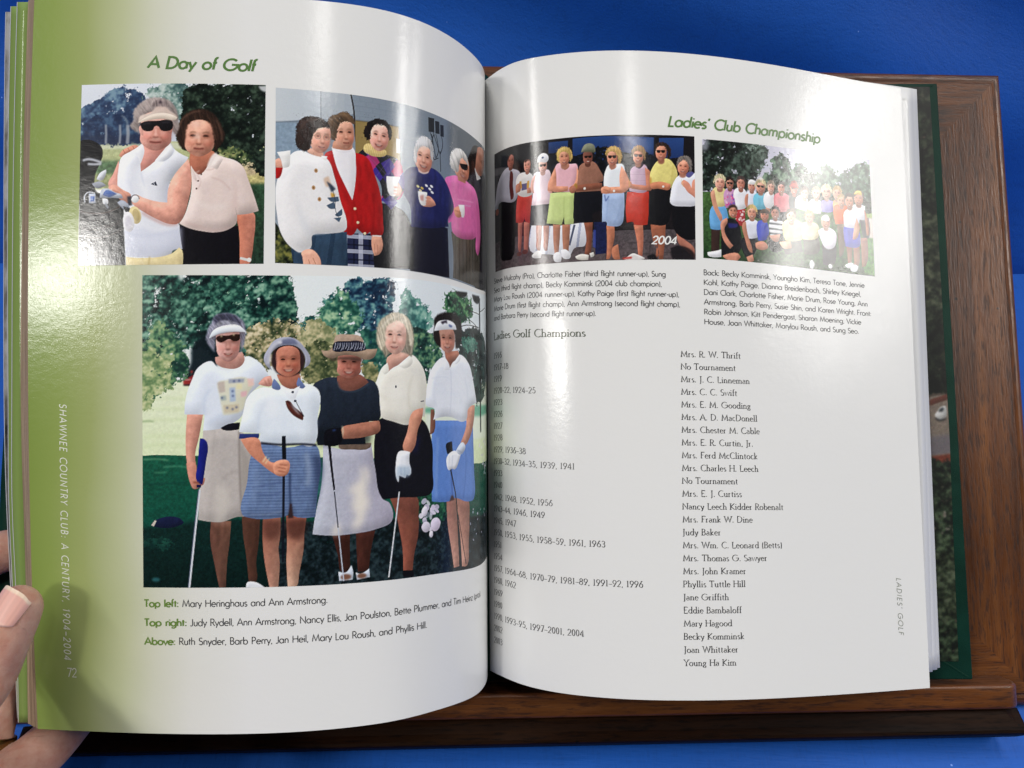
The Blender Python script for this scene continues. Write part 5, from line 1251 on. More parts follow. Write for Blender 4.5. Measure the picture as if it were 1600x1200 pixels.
P3 = (1645, 1187, [[168.9,107.3],[4.5,105.6],[4.5,225.6],[169.0,224.6]], [
('p','e9efee',[-16,-12,1635,-52,1663,440,-16,444],{'s':0,'g':('dfe8ee',0)}),
('p','e6eed0',[-16,403,1652,397,1663,770,-17,707],{'s':0,'g':('d8e6b8',90),'n':0.05}),
('l','c6d7a4',8.0,[4,474,83,467,181,472],{'b':5,'a':0.5}),
('l','c6d7a4',8.0,[4,514,83,507,181,513],{'b':5,'a':0.5}),
('l','c6d7a4',8.2,[4,555,83,548,181,553],{'b':5,'a':0.5}),
('l','c6d7a4',8.2,[4,616,83,609,181,614],{'b':5,'a':0.5}),
('l','c6d7a4',8.2,[3,651,82,644,181,649],{'b':5,'a':0.5}),
('l','7f9a6e',4.6,[-1,557,23,554,43,557],{'b':2,'a':0.8}),
('p','1a5a46',[-17,687,53,682,161,685,701,700,1652,759,1642,1163,-19,1040],{'s':0,'n':0.2,'g':('10443c',90),'tex':('streak','2f7f66',70,0.6,0.12)}),
('p','12302d',[-18,959,91,953,200,933,701,943,1652,982,1567,1335,-21,1295],{'n':0.25,'g':('0d2220',90),'b':4}),
('l','0f3a35',4.6,[3,796,62,792,161,788],{'b':3,'a':0.7}),
('l','8fbf94',4.0,[3,701,58,698,97,703],{'b':3,'a':0.8}),
('l','7fb693',3.6,[77,729,141,726,166,730],{'b':3,'a':0.7}),
('l','7fb38c',3.6,[43,750,92,748],{'b':3,'a':0.6}),
('fol',['123330','1d4a42','2f6a58'],[1,1004,91,999,120,1029,51,1039,6,1030],{'cell':16,'rag':9,'leaf':4,'thin':0.4,'a':0.7}),
('e','2d5f63',48,1156,15.0,8.1,0,{'b':3}),
('p','1a2140',[32,948,52,928,136,921,153,938,146,946,47,956],{'v':0.4}),
('p','c8c0b4',[32,949,46,930,52,933,42,954],{'s':0}),
('fol',['0b1114','131b22','25323a','3c4a50'],[474,941,731,945,1642,982,1520,1353,484,1245],{'cell':14,'rag':4,'leaf':4,'a':0.8}),
('fol',['081a1e','12332f','224e46','477868','93b8a2'],[-21,-22,122,-12,157,18,191,-12,513,-14,548,27,570,140,558,232,513,272,435,303,338,318,269,313,201,272,142,312,93,302,-21,272],{'cell':26,'rag':11,'leaf':5,'lean':0.5}),
('fol',['0a2024','183f3a','386658','82a990'],[484,2,528,17,558,63,567,155,548,201,494,191,464,114],{'cell':24,'rag':10,'leaf':6,'lean':0.5}),
('fol',['0f2c2a','28564c','6a9a84'],[259,8,337,-2,386,48,367,120,289,130,250,79],{'cell':22,'rag':12,'leaf':6,'thin':0.35,'lean':0.5}),
('fol',['0f2c2a','305c50','7ea892'],[68,79,157,49,230,69,225,140,152,170,83,150],{'cell':22,'rag':12,'leaf':6,'thin':0.35,'lean':0.5}),
('p','e4ece8',[132,-2,157,-2,152,19,140,21],{'b':5,'a':0.9}),
('p','0c1b22',[186,272,225,236,269,262,284,318,250,373,206,401,162,411,154,393,179,338],{'b':4,'a':0.95}),
('l','5f6c62',5.6,[157,135,159,201,155,312],{'b':2,'a':0.5}),
('fol',['23443a','4a7a5c','86a476','a9b68a'],[-16,272,24,241,49,170,83,180,113,221,157,272,127,312,122,373,93,434,43,474,14,504,-16,520],{'cell':18,'rag':11,'leaf':5,'lean':0.4}),
('fol',['5c7a54','8fa572','b3bc8c','cdd0a4'],[-16,312,44,272,78,312,132,343,117,393,108,434,53,459,24,514,-16,515],{'cell':14,'rag':10,'leaf':5,'thin':0.1}),
('p','9c2c2c',[154,398,166,393,189,378,190,393,181,417,153,418],{'b':1,'a':0.9}),
('l','e6d6d4',3.0,[159,399,181,397],{'b':1}),
('l','1a1a20',5.0,[153,418,181,418],{'b':1}),
('e','a83a34',183,368,4.4,5.6,0,{'b':1.5}),
('fol',['123330','244e40','4c7a5c','8aa878'],[117,272,157,292,176,333,166,378,151,393,117,408,108,373,117,317],{'cell':14,'rag':9,'leaf':5}),
('fol',['33402c','5d6546','978f6a','cdbd98','e9dcc0'],[372,272,386,211,425,186,484,176,558,181,632,191,706,201,731,253,721,397,681,412,607,406,533,344,435,364,382,313],{'cell':14,'rag':8,'leaf':4,'lean':0.3}),
('spk',['d9c8a4','e8dcc0','b79c82'],[386,206,558,186,701,206,701,356,622,386,533,293,396,293],170,2.6,{}),
('fol',['12383e','2f6a68','74a898'],[661,114,701,67,721,139,716,211,671,201],{'cell':14,'rag':9,'leaf':5}),
('fol',['2c5a58','62968a'],[582,181,617,155,651,186,632,211,587,206],{'cell':12,'rag':8,'leaf':4}),
('fol',['123a3c','25605c','558a7c','a2c0a2'],[596,170,626,155,640,170,635,211,596,211],{'cell':12,'rag':8,'leaf':4}),
('fol',['14263e','23445c','3f6c7c','7aa4a0'],[745,30,781,6,848,13,890,6,933,15,939,110,922,200,889,274,847,295,816,232,776,139],{'cell':20,'rag':10,'leaf':5,'lean':0.5}),
('fol',['1c4740','3c7464','7ba486','b3cda6'],[725,45,755,61,781,103,806,134,811,201,781,232,715,237,670,201,655,134,690,108],{'cell':18,'rag':11,'leaf':5,'lean':0.5}),
('fol',['173c3c','2c6058','5a8c74'],[806,206,847,211,911,232,933,316,889,379,842,378,806,315],{'cell':16,'rag':9,'leaf':5}),
('fol',['2c5c5c','588e84','98bfae'],[967,82,996,37,1044,82,1089,110,1116,157,1089,213,1013,229,967,177],{'cell':18,'rag':11,'leaf':5,'thin':0.15,'lean':0.4}),
('fol',['122a2a','234a44','4a7862','8aa67a'],[978,203,1057,194,1129,221,1165,284,1129,374,1088,424,1025,378,1001,293],{'cell':18,'rag':9,'leaf':5}),
('fol',['6f7a58','a9a57e','d6cba6'],[596,191,635,170,685,191,720,227,725,315,720,397,636,416,596,396],{'cell':12,'rag':8,'leaf':4}),
('fol',['33402c','6d7450','a9a27a'],[596,273,665,252,720,304,720,397,636,416,596,411],{'cell':12,'rag':8,'leaf':4,'thin':0.2}),
('fol',['4f5c40','8c8a62','c9bd92'],[806,346,847,336,879,399,858,420,816,388],{'cell':12,'rag':8,'leaf':4}),
('p','e4ecdc',[1088,440,1688,430,1574,643,1074,629],{'s':0,'b':4,'a':0.8}),
('p','58a084',[1074,516,1583,504,1687,543,1074,537],{'b':5,'a':0.8}),
('fol',['0a1416','14282a','274240','3f5e54'],[1261,207,1387,157,1545,212,1596,322,1536,441,1383,481,1326,381,1269,296],{'cell':18,'rag':10,'leaf':5}),
('fol',['123028','22543e','4c8058','7fa878'],[1173,90,1197,37,1254,22,1310,30,1375,59,1363,113,1262,150,1204,130],{'cell':14,'rag':11,'leaf':5,'thin':0.1}),
('p','17191c',[1245,21,1330,12,1325,27,1290,39,1254,33],{'b':1.5}),
('p','17191c',[1370,14,1449,13,1440,43,1382,38],{'b':1.5}),
('l','191a1e',15.4,[1449,22,1453,258,1456,611],{'s':0,'b':1}),
('l','201f22',3.6,[1446,152,1329,152,1280,165],{'b':0.7}),
('l','201f22',3.6,[1447,93,1351,86,1330,84],{'b':0.7}),
('l','201f22',3.6,[1445,211,1350,219],{'b':0.7}),
('l','201f22',3.6,[1457,81,1552,61],{'b':0.7}),
('l','201f22',3.6,[1446,164,1374,135,1340,128],{'b':0.7}),
('fol',['2c5e54','6fa08c'],[1279,227,1374,199,1428,235,1328,267],{'cell':10,'rag':8,'leaf':4,'thin':0.3}),
('spk',['e4dcea','c8c0d0','f0ecf4'],[1438,607,1574,635,1564,808,1472,798],18,5.5,{'asp':1.8}),
('spk',['cfc8d6','b4b4c8'],[1321,911,1557,945,1549,1098,1330,1046],14,4.5,{}),
('fol',['0c2420','1f4a3a','3f7a58'],[1041,876,1126,859,1183,905,1168,980,1072,995,1041,940],{'cell':12,'rag':7,'leaf':4}),
('spk',['ece4f2','d8cde4','c4bcd2'],[1041,897,1086,879,1126,902,1161,937,1154,980,1112,1030,1066,1016,1060,973],22,10,{}),
('e','dccfe2',1126,986,24.8,28.0,20,{'v':0.4}),
('e','d6cfdc',1079,993,20.8,21.3,-10,{'v':0.4}),
('e','e6e0ee',1072,931,14.2,21.3,15,{'v':0.4}),
('e','e6e0ee',1104,1024,9.4,12.8,0,{'v':0.4}),
('p','7c5446',[1187,883,1239,885,1247,941,1254,1041,1262,1168,1228,1171,1213,1093,1191,982],{'v':0.6,'g':('a87a68',90)}),
('p','7c5446',[1247,885,1326,894,1336,990,1330,1074,1318,1169,1280,1170,1272,1070,1255,958],{'v':0.6,'g':('a87a68',90)}),
('p','5a7fc4',[1111,567,1369,559,1379,766,1377,891,1321,902,1231,885,1199,897,1109,893,1106,761],{'v':0.3,'vr':14,'tex':('check',6,'7e9cd6')}),
('l','34508e',5.0,[1216,653,1214,763,1224,893],{'b':2,'a':0.8}),
('p','4a3430',[1215,873,1224,874,1235,891,1203,898],{'s':0,'b':1}),
('l','a9c0ea',5.4,[1141,632,1134,762,1130,881],{'b':4,'a':0.6}),
('l','45639f',4.6,[1304,618,1312,753,1292,887],{'b':3,'a':0.5}),
('p','6a4638',[1104,521,1121,521,1121,613,1100,623],{'v':0.5}),
('p','a8725c',[1325,506,1389,492,1382,550,1340,636,1303,665,1275,654,1314,586],{'v':0.6}),
('p','e9edf5',[1180,304,1202,324,1269,284,1338,317,1371,378,1407,481,1330,512,1320,552,1285,567,1217,550,1156,552,1117,564,1124,521,1081,505,1088,419,1112,353],{'v':0.42,'vr':20,'n':0.04}),
('l','c3c9da',3.4,[1214,346,1217,445,1209,545],{'b':1.5,'a':0.7}),
('l','c9cfde',5.4,[1128,504,1121,439,1136,384],{'b':4,'a':0.6}),
('l','c9cfde',5.6,[1320,506,1326,438,1306,383],{'b':4,'a':0.6}),
('l','cdd3e2',2.8,[1108,396,1187,386,1202,391],{'b':1.2,'a':0.6}),
('p','96624e',[1180,282,1261,269,1269,296,1226,322,1210,346,1187,315],{'v':0.5,'g':('7c4c3c',90)}),
('p','f3f5fa',[1180,304,1204,330,1210,354,1172,360],{'v':0.2}),
('p','f3f5fa',[1269,284,1226,328,1252,326,1278,295],{'v':0.2}),
('p','221b1c',[1123,189,1126,150,1159,125,1204,116,1262,122,1287,169,1279,227,1252,269,1244,203,1158,196,1147,263,1122,232],{'tex':('hair',80,0.4),'v':0.4,'b':0.8}),
('face',1194,231,48.0,54.3,'b07a64',{'turn':-0.02,'tilt':-3,'smile':0.7,'eyes':'squint','old':0.8,'dark':0.3}),
('p','2a2020',[1123,205,1147,192,1158,240,1158,268,1129,243],{'b':1}),
('p','2a2020',[1240,176,1280,170,1279,227,1245,265],{'b':1}),
('p','e8ebf0',[1123,202,1140,165,1173,152,1212,150,1244,164,1251,183,1196,188],{'v':0.3}),
('p','3c3440',[1158,160,1192,149,1196,164,1180,163,1169,170],{'b':1}),
('p','5a6a98',[1204,165,1226,169,1223,175,1205,174],{'b':0.8}),
('p','1c1c22',[1185,662,1220,650,1225,697,1192,703],{'v':0.4}),
('p','eef0f5',[1188,719,1208,697,1240,689,1275,702,1266,725,1236,766,1219,763,1200,769,1188,747],{'v':0.55,'vr':8}),
('l','b9bfd0',2.2,[1204,708,1200,758],{'b':0.8}),
('l','b9bfd0',2.2,[1224,708,1219,758],{'b':0.8}),
('p','cdd6e4',[1244,689,1285,652,1308,668,1303,685,1266,705],{'v':0.5}),
('l','8c93a8',3.4,[1253,686,1293,699],{'b':1}),
('l','1c1b20',8.2,[1211,766,1239,863,1251,930],{'w1':5.0,'s':0}),
('l','24222a',4.4,[1247,919,1271,1164],{'s':0}),
('l','24222a',4.4,[1255,952,1308,1162],{'s':0}),
('p','5e372c',[918,863,1035,870,1044,945,1041,1024,1022,1102,1016,1159,975,1157,972,1070,958,991,942,922],{'v':0.6,'g':('7c4636',90)}),
('e','8a5544',1004,989,13.0,36.8,0,{'b':10,'a':0.6}),
('p','14131a',[972,1154,1019,1159,1022,1186,975,1180],{'s':0}),
('p','16161f',[878,559,1061,562,1107,643,1113,762,1106,858,1041,871,964,868,867,873,857,698,862,616],{'v':0.25,'vr':14,'n':0.2}),
('l','1e1f52',21.4,[1042,631,1024,695],{'s':0,'b':9,'a':0.6}),
('p','ebe7da',[911,342,938,347,1010,303,1056,339,1081,397,1078,505,1074,554,1024,527,1006,580,932,568,881,545,868,483,855,451,868,410,889,358],{'v':0.42,'vr':22,'n':0.04}),
('l','c9c4b2',5.4,[1006,521,1000,452,1019,388],{'b':4,'a':0.7}),
('l','cfcab8',4.6,[868,451,921,484,989,479],{'b':5,'a':0.5}),
('l','d6d1c0',3.2,[1012,519,1073,508],{'b':1.5,'a':0.9}),
('e','f5f2e8',943,452,33.3,47.3,0,{'b':18,'a':0.6}),
('e','2c2c3c',946,432,3.3,5.8,0,{}),
('l','3c3c4c',4.2,[1055,490,1071,488],{'s':0}),
('p','b88a76',[911,316,1001,293,1007,314,966,342,933,358,915,373],{'v':0.4,'g':('a87868',90)}),
('p','f1eee2',[955,347,1010,303,1019,335,983,360],{'v':0.3}),
('p','f1eee2',[889,368,911,337,916,373,900,384],{'v':0.2}),
('p','a09684',[868,227,874,190,900,158,944,139,990,150,1019,196,1025,260,1013,314,989,299,966,294,922,300,905,321,889,290,874,274],{'tex':('hair',80,0.4),'v':0.5,'b':1}),
('face',945,237,46.9,67.6,'cf9f8c',{'turn':-0.2,'tilt':2,'smile':0.5,'eyes':'squint','old':0.5,'lite':0.1,'teeth':True}),
('p','cfc4ae',[871,232,882,185,911,155,950,141,993,155,1016,202,1019,260,1004,272,998,213,961,172,922,184,906,211,903,263,889,290,874,263],{'tex':('hair',75,0.4),'b':1}),
('l','ece4d4',5.2,[890,200,917,168,955,154],{'b':3,'a':0.8}),
('l','e0d6c4',5.4,[1001,208,1016,260,1010,303],{'b':3,'a':0.6}),
('p','b0755e',[1018,532,1068,516,1061,559,1042,602,1024,676,1000,696,976,679,994,611],{'v':0.6}),
('e','d39a7e',1024,585,12.1,37.2,15,{'b':8,'a':0.6}),
('p','eceff4',[959,687,1006,691,1002,726,1010,774,1002,784,991,778,985,793,973,788,959,782,956,808,949,797,945,734],{'v':0.5,'vr':10}),
('p','a9bdd0',[947,744,1005,747,1008,779,985,791,959,779,955,805,948,791],{'b':5,'a':0.7}),
('l','8fa2b8',2.0,[965,750,968,782],{'b':1}),
('l','8fa2b8',2.2,[982,751,983,785],{'b':1}),
('l','d9dce2',4.8,[959,845,939,994,915,1175],{'s':0}),
('l','8d939e',1.6,[961,850,942,995,918,1174],{'s':0,'a':0.7}),
('p','40251f',[697,989,765,998,765,1054,767,1146,735,1144,720,1077],{'v':0.5}),
('p','4a2b24',[788,989,862,989,846,1060,836,1146,795,1143,790,1056],{'v':0.5}),
('p','c9d2e0',[722,1138,750,1143,770,1116,777,1142,775,1172,725,1174],{'v':0.4}),
('p','c9d2e0',[787,1145,805,1152,838,1134,841,1167,792,1174],{'v':0.4}),
('e','7c5a4a',750,1160,20.0,11.2,0,{'b':2}),
('e','7c5a4a',810,1160,18.3,10.3,0,{'b':2}),
('p','b9bdca',[665,650,730,668,847,651,862,750,888,866,920,889,928,957,867,984,780,996,695,999,626,991,636,920,660,793],{'v':0.3,'vr':20,'n':0.1,'g':('a9a4b4',0)}),
('p','efe6d6',[806,737,831,749,834,801,826,831,839,884,821,924,815,954,785,983,775,973,790,922,775,901,785,840,755,838,780,808,805,789],{'b':13,'a':0.8}),
('p','e9dfd0',[695,994,720,944,730,980,715,1000],{'b':10,'a':0.7}),
('l','8f93a4',3.6,[795,670,816,748,826,811],{'b':4,'a':0.5}),
('p','7e6a5c',[722,647,847,649,842,667,765,671,725,665],{'v':0.4,'n':0.2}),
('p','2b3442',[720,392,755,397,826,399,863,415,881,504,878,561,831,570,826,653,645,652,636,590,655,499,626,427,670,396],{'v':0.35,'vr':20,'n':0.15,'g':('1c222c',90)}),
('p','151a22',[636,590,755,588,847,607,842,653,645,652],{'b':10,'a':0.7}),
('p','6e4438',[717,387,806,383,837,414,796,440,755,446,725,433],{'v':0.4}),
('l','3d4856',4.6,[717,407,730,438,760,449,806,440,838,417],{'b':1.5}),
('p','8a5a48',[735,588,785,574,878,564,881,603,816,626,740,629],{'v':0.6}),
('l','d9cbb0',4.2,[736,580,739,603,732,629],{'b':1}),
('p','13131a',[675,596,730,587,736,634,720,654,670,653],{'v':0.3}),
('l','3a5a9c',4.2,[700,597,712,595],{'b':2}),
('face',763,341,46.5,55.8,'8f5a4a',{'turn':-0.05,'tilt':2,'smile':0.95,'eyes':'squint','old':1.0,'dark':0.28,'jaw':0.86}),
('p','a08a78',[658,287,685,289,705,273,755,273,821,284,871,283,858,316,827,326,786,310,730,309,700,320,670,309],{'v':0.5,'n':0.15}),
('p','4e3c36',[680,314,705,321,730,315,786,315,821,326,806,330,730,323,700,329],{'b':2,'a':0.7}),
('p','a79282',[705,263,713,232,760,227,809,237,821,274,760,279],{'v':0.4,'n':0.15}),
('p','1f2233',[700,273,708,258,755,253,816,258,827,287,796,294,755,292,703,290],{'v':0.2}),
('l','b9bccb',2.6,[705,289,711,266,711,259],{'b':0.6,'a':0.8}),
('l','b9bccb',2.6,[714,286,720,270,720,259],{'b':0.6,'a':0.8}),
('l','b9bccb',2.6,[722,283,728,275,728,259],{'b':0.6,'a':0.8}),
('l','b9bccb',2.6,[731,289,737,280,737,259],{'b':0.6,'a':0.8}),
('l','b9bccb',2.6,[739,286,745,266,745,259],{'b':0.6,'a':0.8}),
('l','b9bccb',2.6,[748,283,754,270,754,259],{'b':0.6,'a':0.8}),
('l','b9bccb',2.6,[756,289,762,275,762,259],{'b':0.6,'a':0.8}),
('l','b9bccb',2.6,[765,286,771,280,771,259],{'b':0.6,'a':0.8}),
('l','b9bccb',2.6,[773,283,780,266,780,259],{'b':0.6,'a':0.8}),
('l','b9bccb',2.6,[782,289,788,271,788,259],{'b':0.6,'a':0.8}),
('l','b9bccb',2.6,[791,286,797,275,797,259],{'b':0.6,'a':0.8}),
('l','b9bccb',2.6,[799,283,806,280,806,259],{'b':0.6,'a':0.8}),
('l','b9bccb',2.6,[808,289,814,266,814,259],{'b':0.6,'a':0.8}),
('l','b9bccb',2.6,[817,286,823,271,823,259],{'b':0.6,'a':0.8}),
('l','15151b',10.2,[688,651,697,743,707,826],{'w1':7.2,'s':0}),
('l','b9c0cf',4.0,[707,826,722,980,742,1175],{'s':0}),
('l','22222a',4.6,[707,831,721,970],{'s':0,'a':0.8}),
('p','5e4138',[253,933,327,934,321,1015,312,1090,307,1184,283,1186,264,1090,250,1004],{'v':0.6,'g':('7c5a4c',0)}),
('p','54392f',[367,914,433,920,428,1016,419,1092,416,1168,392,1172,382,1066,370,980],{'v':0.5}),
('p','dfe3ea',[381,1187,386,1167,420,1168,450,1188],{'v':0.3}),
('p','b7b0ac',[225,584,357,590,401,651,396,788,381,914,347,919,288,938,205,928,210,837,220,685],{'v':0.35,'vr':22,'n':0.07}),
('l','7d7571',6.0,[357,595,359,752,367,914],{'b':3,'a':0.85}),
('p','9c958f',[360,635,386,686,381,909,369,916],{'b':6,'a':0.7}),
('l','8f8884',4.6,[298,777,337,746,357,752],{'b':4,'a':0.7}),
('p','cfc8c0',[269,797,308,807,298,933,268,936],{'b':9,'a':0.6}),
('l','9a928e',3.0,[269,594,259,685],{'b':3,'a':0.6}),
('p','b17a68',[166,528,225,528,210,614,195,685,200,751,190,771,171,735,161,664],{'v':0.6}),
('p','a8705e',[163,715,190,710,205,751,215,786,210,806,190,811,176,786],{'v':0.6}),
('p','9a6454',[217,766,232,771,225,796,212,801],{'v':0.4}),
('p','1c2478',[213,620,227,622,240,637,235,710,222,796,203,786,205,710],{'v':0.45}),
('l','101548',10.2,[200,801,217,801],{'s':0}),
('l','cdd2da',7.6,[212,814,195,968,172,1186],{'s':0}),
('l','565f74',3.0,[208,814,191,968,168,1186],{'s':0}),
('l','8f5646',7.0,[188,786,210,789],{'b':1}),
('p','dfe7f5',[255,328,279,353,318,363,357,348,382,310,425,328,455,364,465,395,426,425,386,470,367,536,338,561,298,581,225,591,230,530,156,529,161,469,186,393,206,353],{'v':0.38,'vr':24,'n':0.03}),
('l','b9c6e0',6.0,[230,530,230,469,250,434],{'b':5,'a':0.7}),
('l','b4c2de',7.0,[240,566,289,536,338,521],{'b':7,'a':0.6}),
('l','eef3fb',3.6,[254,329,279,354,318,364,358,349,382,313],{'b':1.2}),
('p','16171f',[289,581,318,566,360,561,357,587,298,589],{'v':0.2}),
('p','d8cf9e',[279,409,313,399,377,389,411,415,386,460,367,516,298,533,284,454],{'b':2,'a':0.55}),
('p','8d95ae',[318,396,377,394,374,409,318,412],{'s':0,'b':1,'a':0.75}),
('p','b8a9a4',[277,409,303,404,306,444,284,449],{'s':0,'b':1,'a':0.75}),
('p','9fb4d8',[321,429,342,427,345,480,323,483],{'s':0,'b':1,'a':0.75}),
('p','98a8a8',[289,460,308,457,311,475,291,480],{'s':0,'b':1,'a':0.75}),
('p','c6b8a0',[298,495,357,490,355,521,303,525],{'s':0,'b':1,'a':0.75}),
('p','dfa8b4',[362,445,386,440,384,460,364,465],{'s':0,'b':1,'a':0.75}),
('p','efc0b8',[386,394,411,394,411,420,391,425],{'s':0,'b':1,'a':0.75}),
('p','e6dcae',[347,414,367,414,367,435,347,434],{'s':0,'b':1,'a':0.75}),
('e','49557c',333,442,4.4,4.6,0,{'b':1,'a':0.7}),
('e','49557c',334,460,4.4,4.6,0,{'b':1,'a':0.7}),
('e','49557c',313,505,4.4,4.6,0,{'b':1,'a':0.7}),
('e','49557c',333,510,4.4,4.6,0,{'b':1,'a':0.7}),
('e','49557c',347,503,4.4,4.6,0,{'b':1,'a':0.7}),
('e','49557c',338,404,4.4,4.6,0,{'b':1,'a':0.7}),
('e','49557c',357,402,4.4,4.6,0,{'b':1,'a':0.7}),
('e','49557c',294,467,4.4,4.6,0,{'b':1,'a':0.7}),
('p','a87a6c',[269,313,367,292,377,323,357,351,313,356,274,338],{'v':0.4}),
('p','8b8b9c',[237,252,240,216,255,181,269,155,308,145,347,155,377,186,381,211,377,252,362,292,357,252,269,242,269,287,250,272],{'tex':('hair',60,0.5),'v':0.4,'b':1}),
('p','4a4a5c',[259,165,289,148,338,153,367,181,357,191,308,181,269,191],{'tex':('hair',50,0.6),'b':2}),
('face',316,262,45.9,68.0,'ae7e70',{'turn':0.02,'tilt':0,'smile':0.55,'eyes':'none','old':0.9,'dark':0.22}),
('p','2c1a16',[274,237,289,230,313,231,338,226,360,226,357,247,338,252,320,244,308,249,289,257,275,249],{'v':0.3}),
('e','f6e8c0',292,233,3.4,3.0,0,{'b':1}),
('e','f6e8c0',337,228,3.4,3.0,0,{'b':1}),
('p','f2f5f9',[246,242,262,211,303,192,352,190,384,219,338,217,289,224,263,234],{'v':0.25,'g':('d6e0ec',90)}),
('l','5e4a4a',3.6,[254,240,289,224,338,218,378,220],{'b':1.5,'a':0.7}),
('p','9a9aa8',[269,201,308,188,357,191,347,183,308,173,274,183],{'tex':('hair',40,0.5),'b':1}),
('l','a2a1b0',6.0,[245,242,255,277,269,292],{'b':3,'a':0.7}),
('l','9090a2',6.0,[372,232,369,272,360,298],{'b':3,'a':0.7}),
('p','b88272',[426,415,450,389,472,384,479,405,474,423,445,422],{'v':0.5}),
('l','8d5c50',2.0,[450,400,457,420],{'b':0.8}),
('l','8d5c50',2.0,[462,395,469,417],{'b':0.8}),
('p','7a4a3a',[444,920,509,921,507,992,501,1043,505,1094,500,1187,468,1189,450,1092,443,1016],{'v':0.55,'g':('96705e',60)}),
('p','7a4838',[529,917,605,919,596,985,593,1046,577,1136,565,1189,535,1191,530,1094,532,1018],{'v':0.55,'g':('a8846e',90)}),
('p','4a2c26',[528,932,602,929,592,995,558,1009,533,993],{'b':9,'a':0.7}),
('p','4a2c26',[445,930,509,932,504,992,470,1012,445,991],{'b':9,'a':0.6}),
('l','bc9780',4.0,[558,1060,582,1025,597,1020],{'b':4,'a':0.7}),
('p','5f7296',[426,641,533,658,637,650,656,717,646,818,637,925,553,917,546,872,538,912,484,926,401,924,367,909,386,788,401,686],{'v':0.35,'vr':20,'n':0.14,'tex':('stripe',3.2,'6f83a8',90,0.5)}),
('p','34405e',[627,690,656,701,651,834,627,915,637,803],{'b':8,'a':0.7}),
('l','2c3856',6.6,[543,755,543,831,547,912],{'b':3,'a':0.9}),
('p','3a2a2c',[543,871,549,872,556,927,535,927],{'s':0,'b':1}),
('l','a6b2c6',11.2,[602,679,612,756,607,807],{'b':8,'a':0.7}),
('l','43527a',4.0,[406,808,460,799,514,790],{'b':3,'a':0.7}),
('l','43527a',3.6,[416,828,465,839,514,825],{'b':3,'a':0.6}),
('l','8fa2c4',11.2,[411,737,421,788,401,869],{'b':9,'a':0.6}),
('l','4b587c',4.6,[553,806,597,832,632,828],{'b':4,'a':0.6}),
('l','c7cede',2.0,[401,909,465,910,514,901],{'b':1.5,'a':0.5}),
('p','e2ebf6',[479,430,514,420,553,436,582,416,622,421,651,447,644,550,639,636,622,656,573,645,509,652,460,643,426,638,435,603,357,597,372,521,391,460,435,430],{'v':0.4,'vr':24,'n':0.03}),
('p','2f3c74',[358,604,430,604,428,620,396,625,356,622],{'v':0.2}),
('l','b9c6dc',6.0,[426,597,430,537,455,486],{'b':6,'a':0.6}),
('l','b9c7de',7.2,[445,623,509,634,582,620],{'b':8,'a':0.6}),
('l','c1cde2',5.2,[632,498,641,575,627,641],{'b':5,'a':0.6}),
('e','f7faff',474,501,29.4,45.8,0,{'b':20,'a':0.6}),
('l','1a1b26',7.2,[435,639,509,647,582,646,641,651],{'b':1.2}),
('p','8f5a48',[494,379,577,375,582,411,553,436,514,420],{'v':0.4}),
('p','6b7aa4',[477,430,484,395,509,430,504,438,484,435],{'v':0.3}),
('p','6b7aa4',[575,390,600,426,590,434,568,421],{'v':0.3}),
('p','eef3fa',[509,420,553,436,580,423,558,487,543,477],{'v':0.2}),
('e','1e2440',553,447,4.9,4.6,0,{}),
('e','1e2440',562,481,4.9,4.6,0,{}),
('p','4a241c',[526,481,538,479,558,502,592,538,590,556,558,538,533,507],{'v':0.4}),
('l','1c1a22',2.6,[533,482,568,518,595,541,577,508,563,479],{'b':0.6}),
('p','dce3ec',[543,489,558,502,582,536,563,520],{'b':1.5,'a':0.6}),
('p','2a1c20',[477,313,489,278,533,260,577,278,595,314,590,355,568,380,504,379,482,354],{'b':3}),
('face',536,330,47.1,57.2,'a4654f',{'turn':0.02,'tilt':-2,'smile':1.0,'eyes':'squint','old':0.9,'dark':0.22,'jaw':0.82}),
('e','e0a084',538,330,9.8,7.1,0,{'b':4,'a':0.7}),
('e','c98468',538,375,19.6,7.1,0,{'b':8,'a':0.5}),
('p','3a2a2e',[477,313,489,293,494,334,489,359,477,344],{'b':3,'a':0.8}),
('p','3a2a2e',[582,293,597,303,595,339,582,360],{'b':3,'a':0.8}),
('p','a4a6b6',[455,344,447,318,465,277,489,247,523,237,563,244,597,278,618,319,612,344,595,355,599,314,572,275,533,267,494,278,467,313,477,364],{'v':0.45,'vr':10}),
('p','5c6280',[513,247,558,244,572,265,513,265],{'b':3,'a':0.7}),
('p','c9cad6',[457,339,465,288,489,257,504,257,477,288,467,339],{'b':3,'a':0.7}),
('e','d6d6e0',505,257,8.8,5.1,0,{'b':2}),
('p','b0725a',[362,625,426,622,445,677,474,713,528,709,542,719,533,754,523,767,494,761,465,743,435,717,396,681],{'v':0.6,'vr':9}),
('l','e6d8b0',3.6,[443,712,457,690],{'b':0.8}),
('l','e6d8b0',3.6,[452,718,467,698],{'b':0.8}),
('l','15171f',15.2,[520,614,522,703],{'s':0}),
('l','171a24',10.2,[520,762,517,1094],{'w1':8.2,'s':0,'a':0.92}),
('p','b87a60',[484,718,504,706,536,709,542,724,531,762,514,767,489,759],{'v':0.6,'vr':6}),
('l','7d4838',2.6,[499,733,528,739],{'b':0.8}),
('l','7d4838',2.6,[499,746,526,752],{'b':0.8}),
('l','7d4838',2.6,[504,722,533,726],{'b':0.8})
])
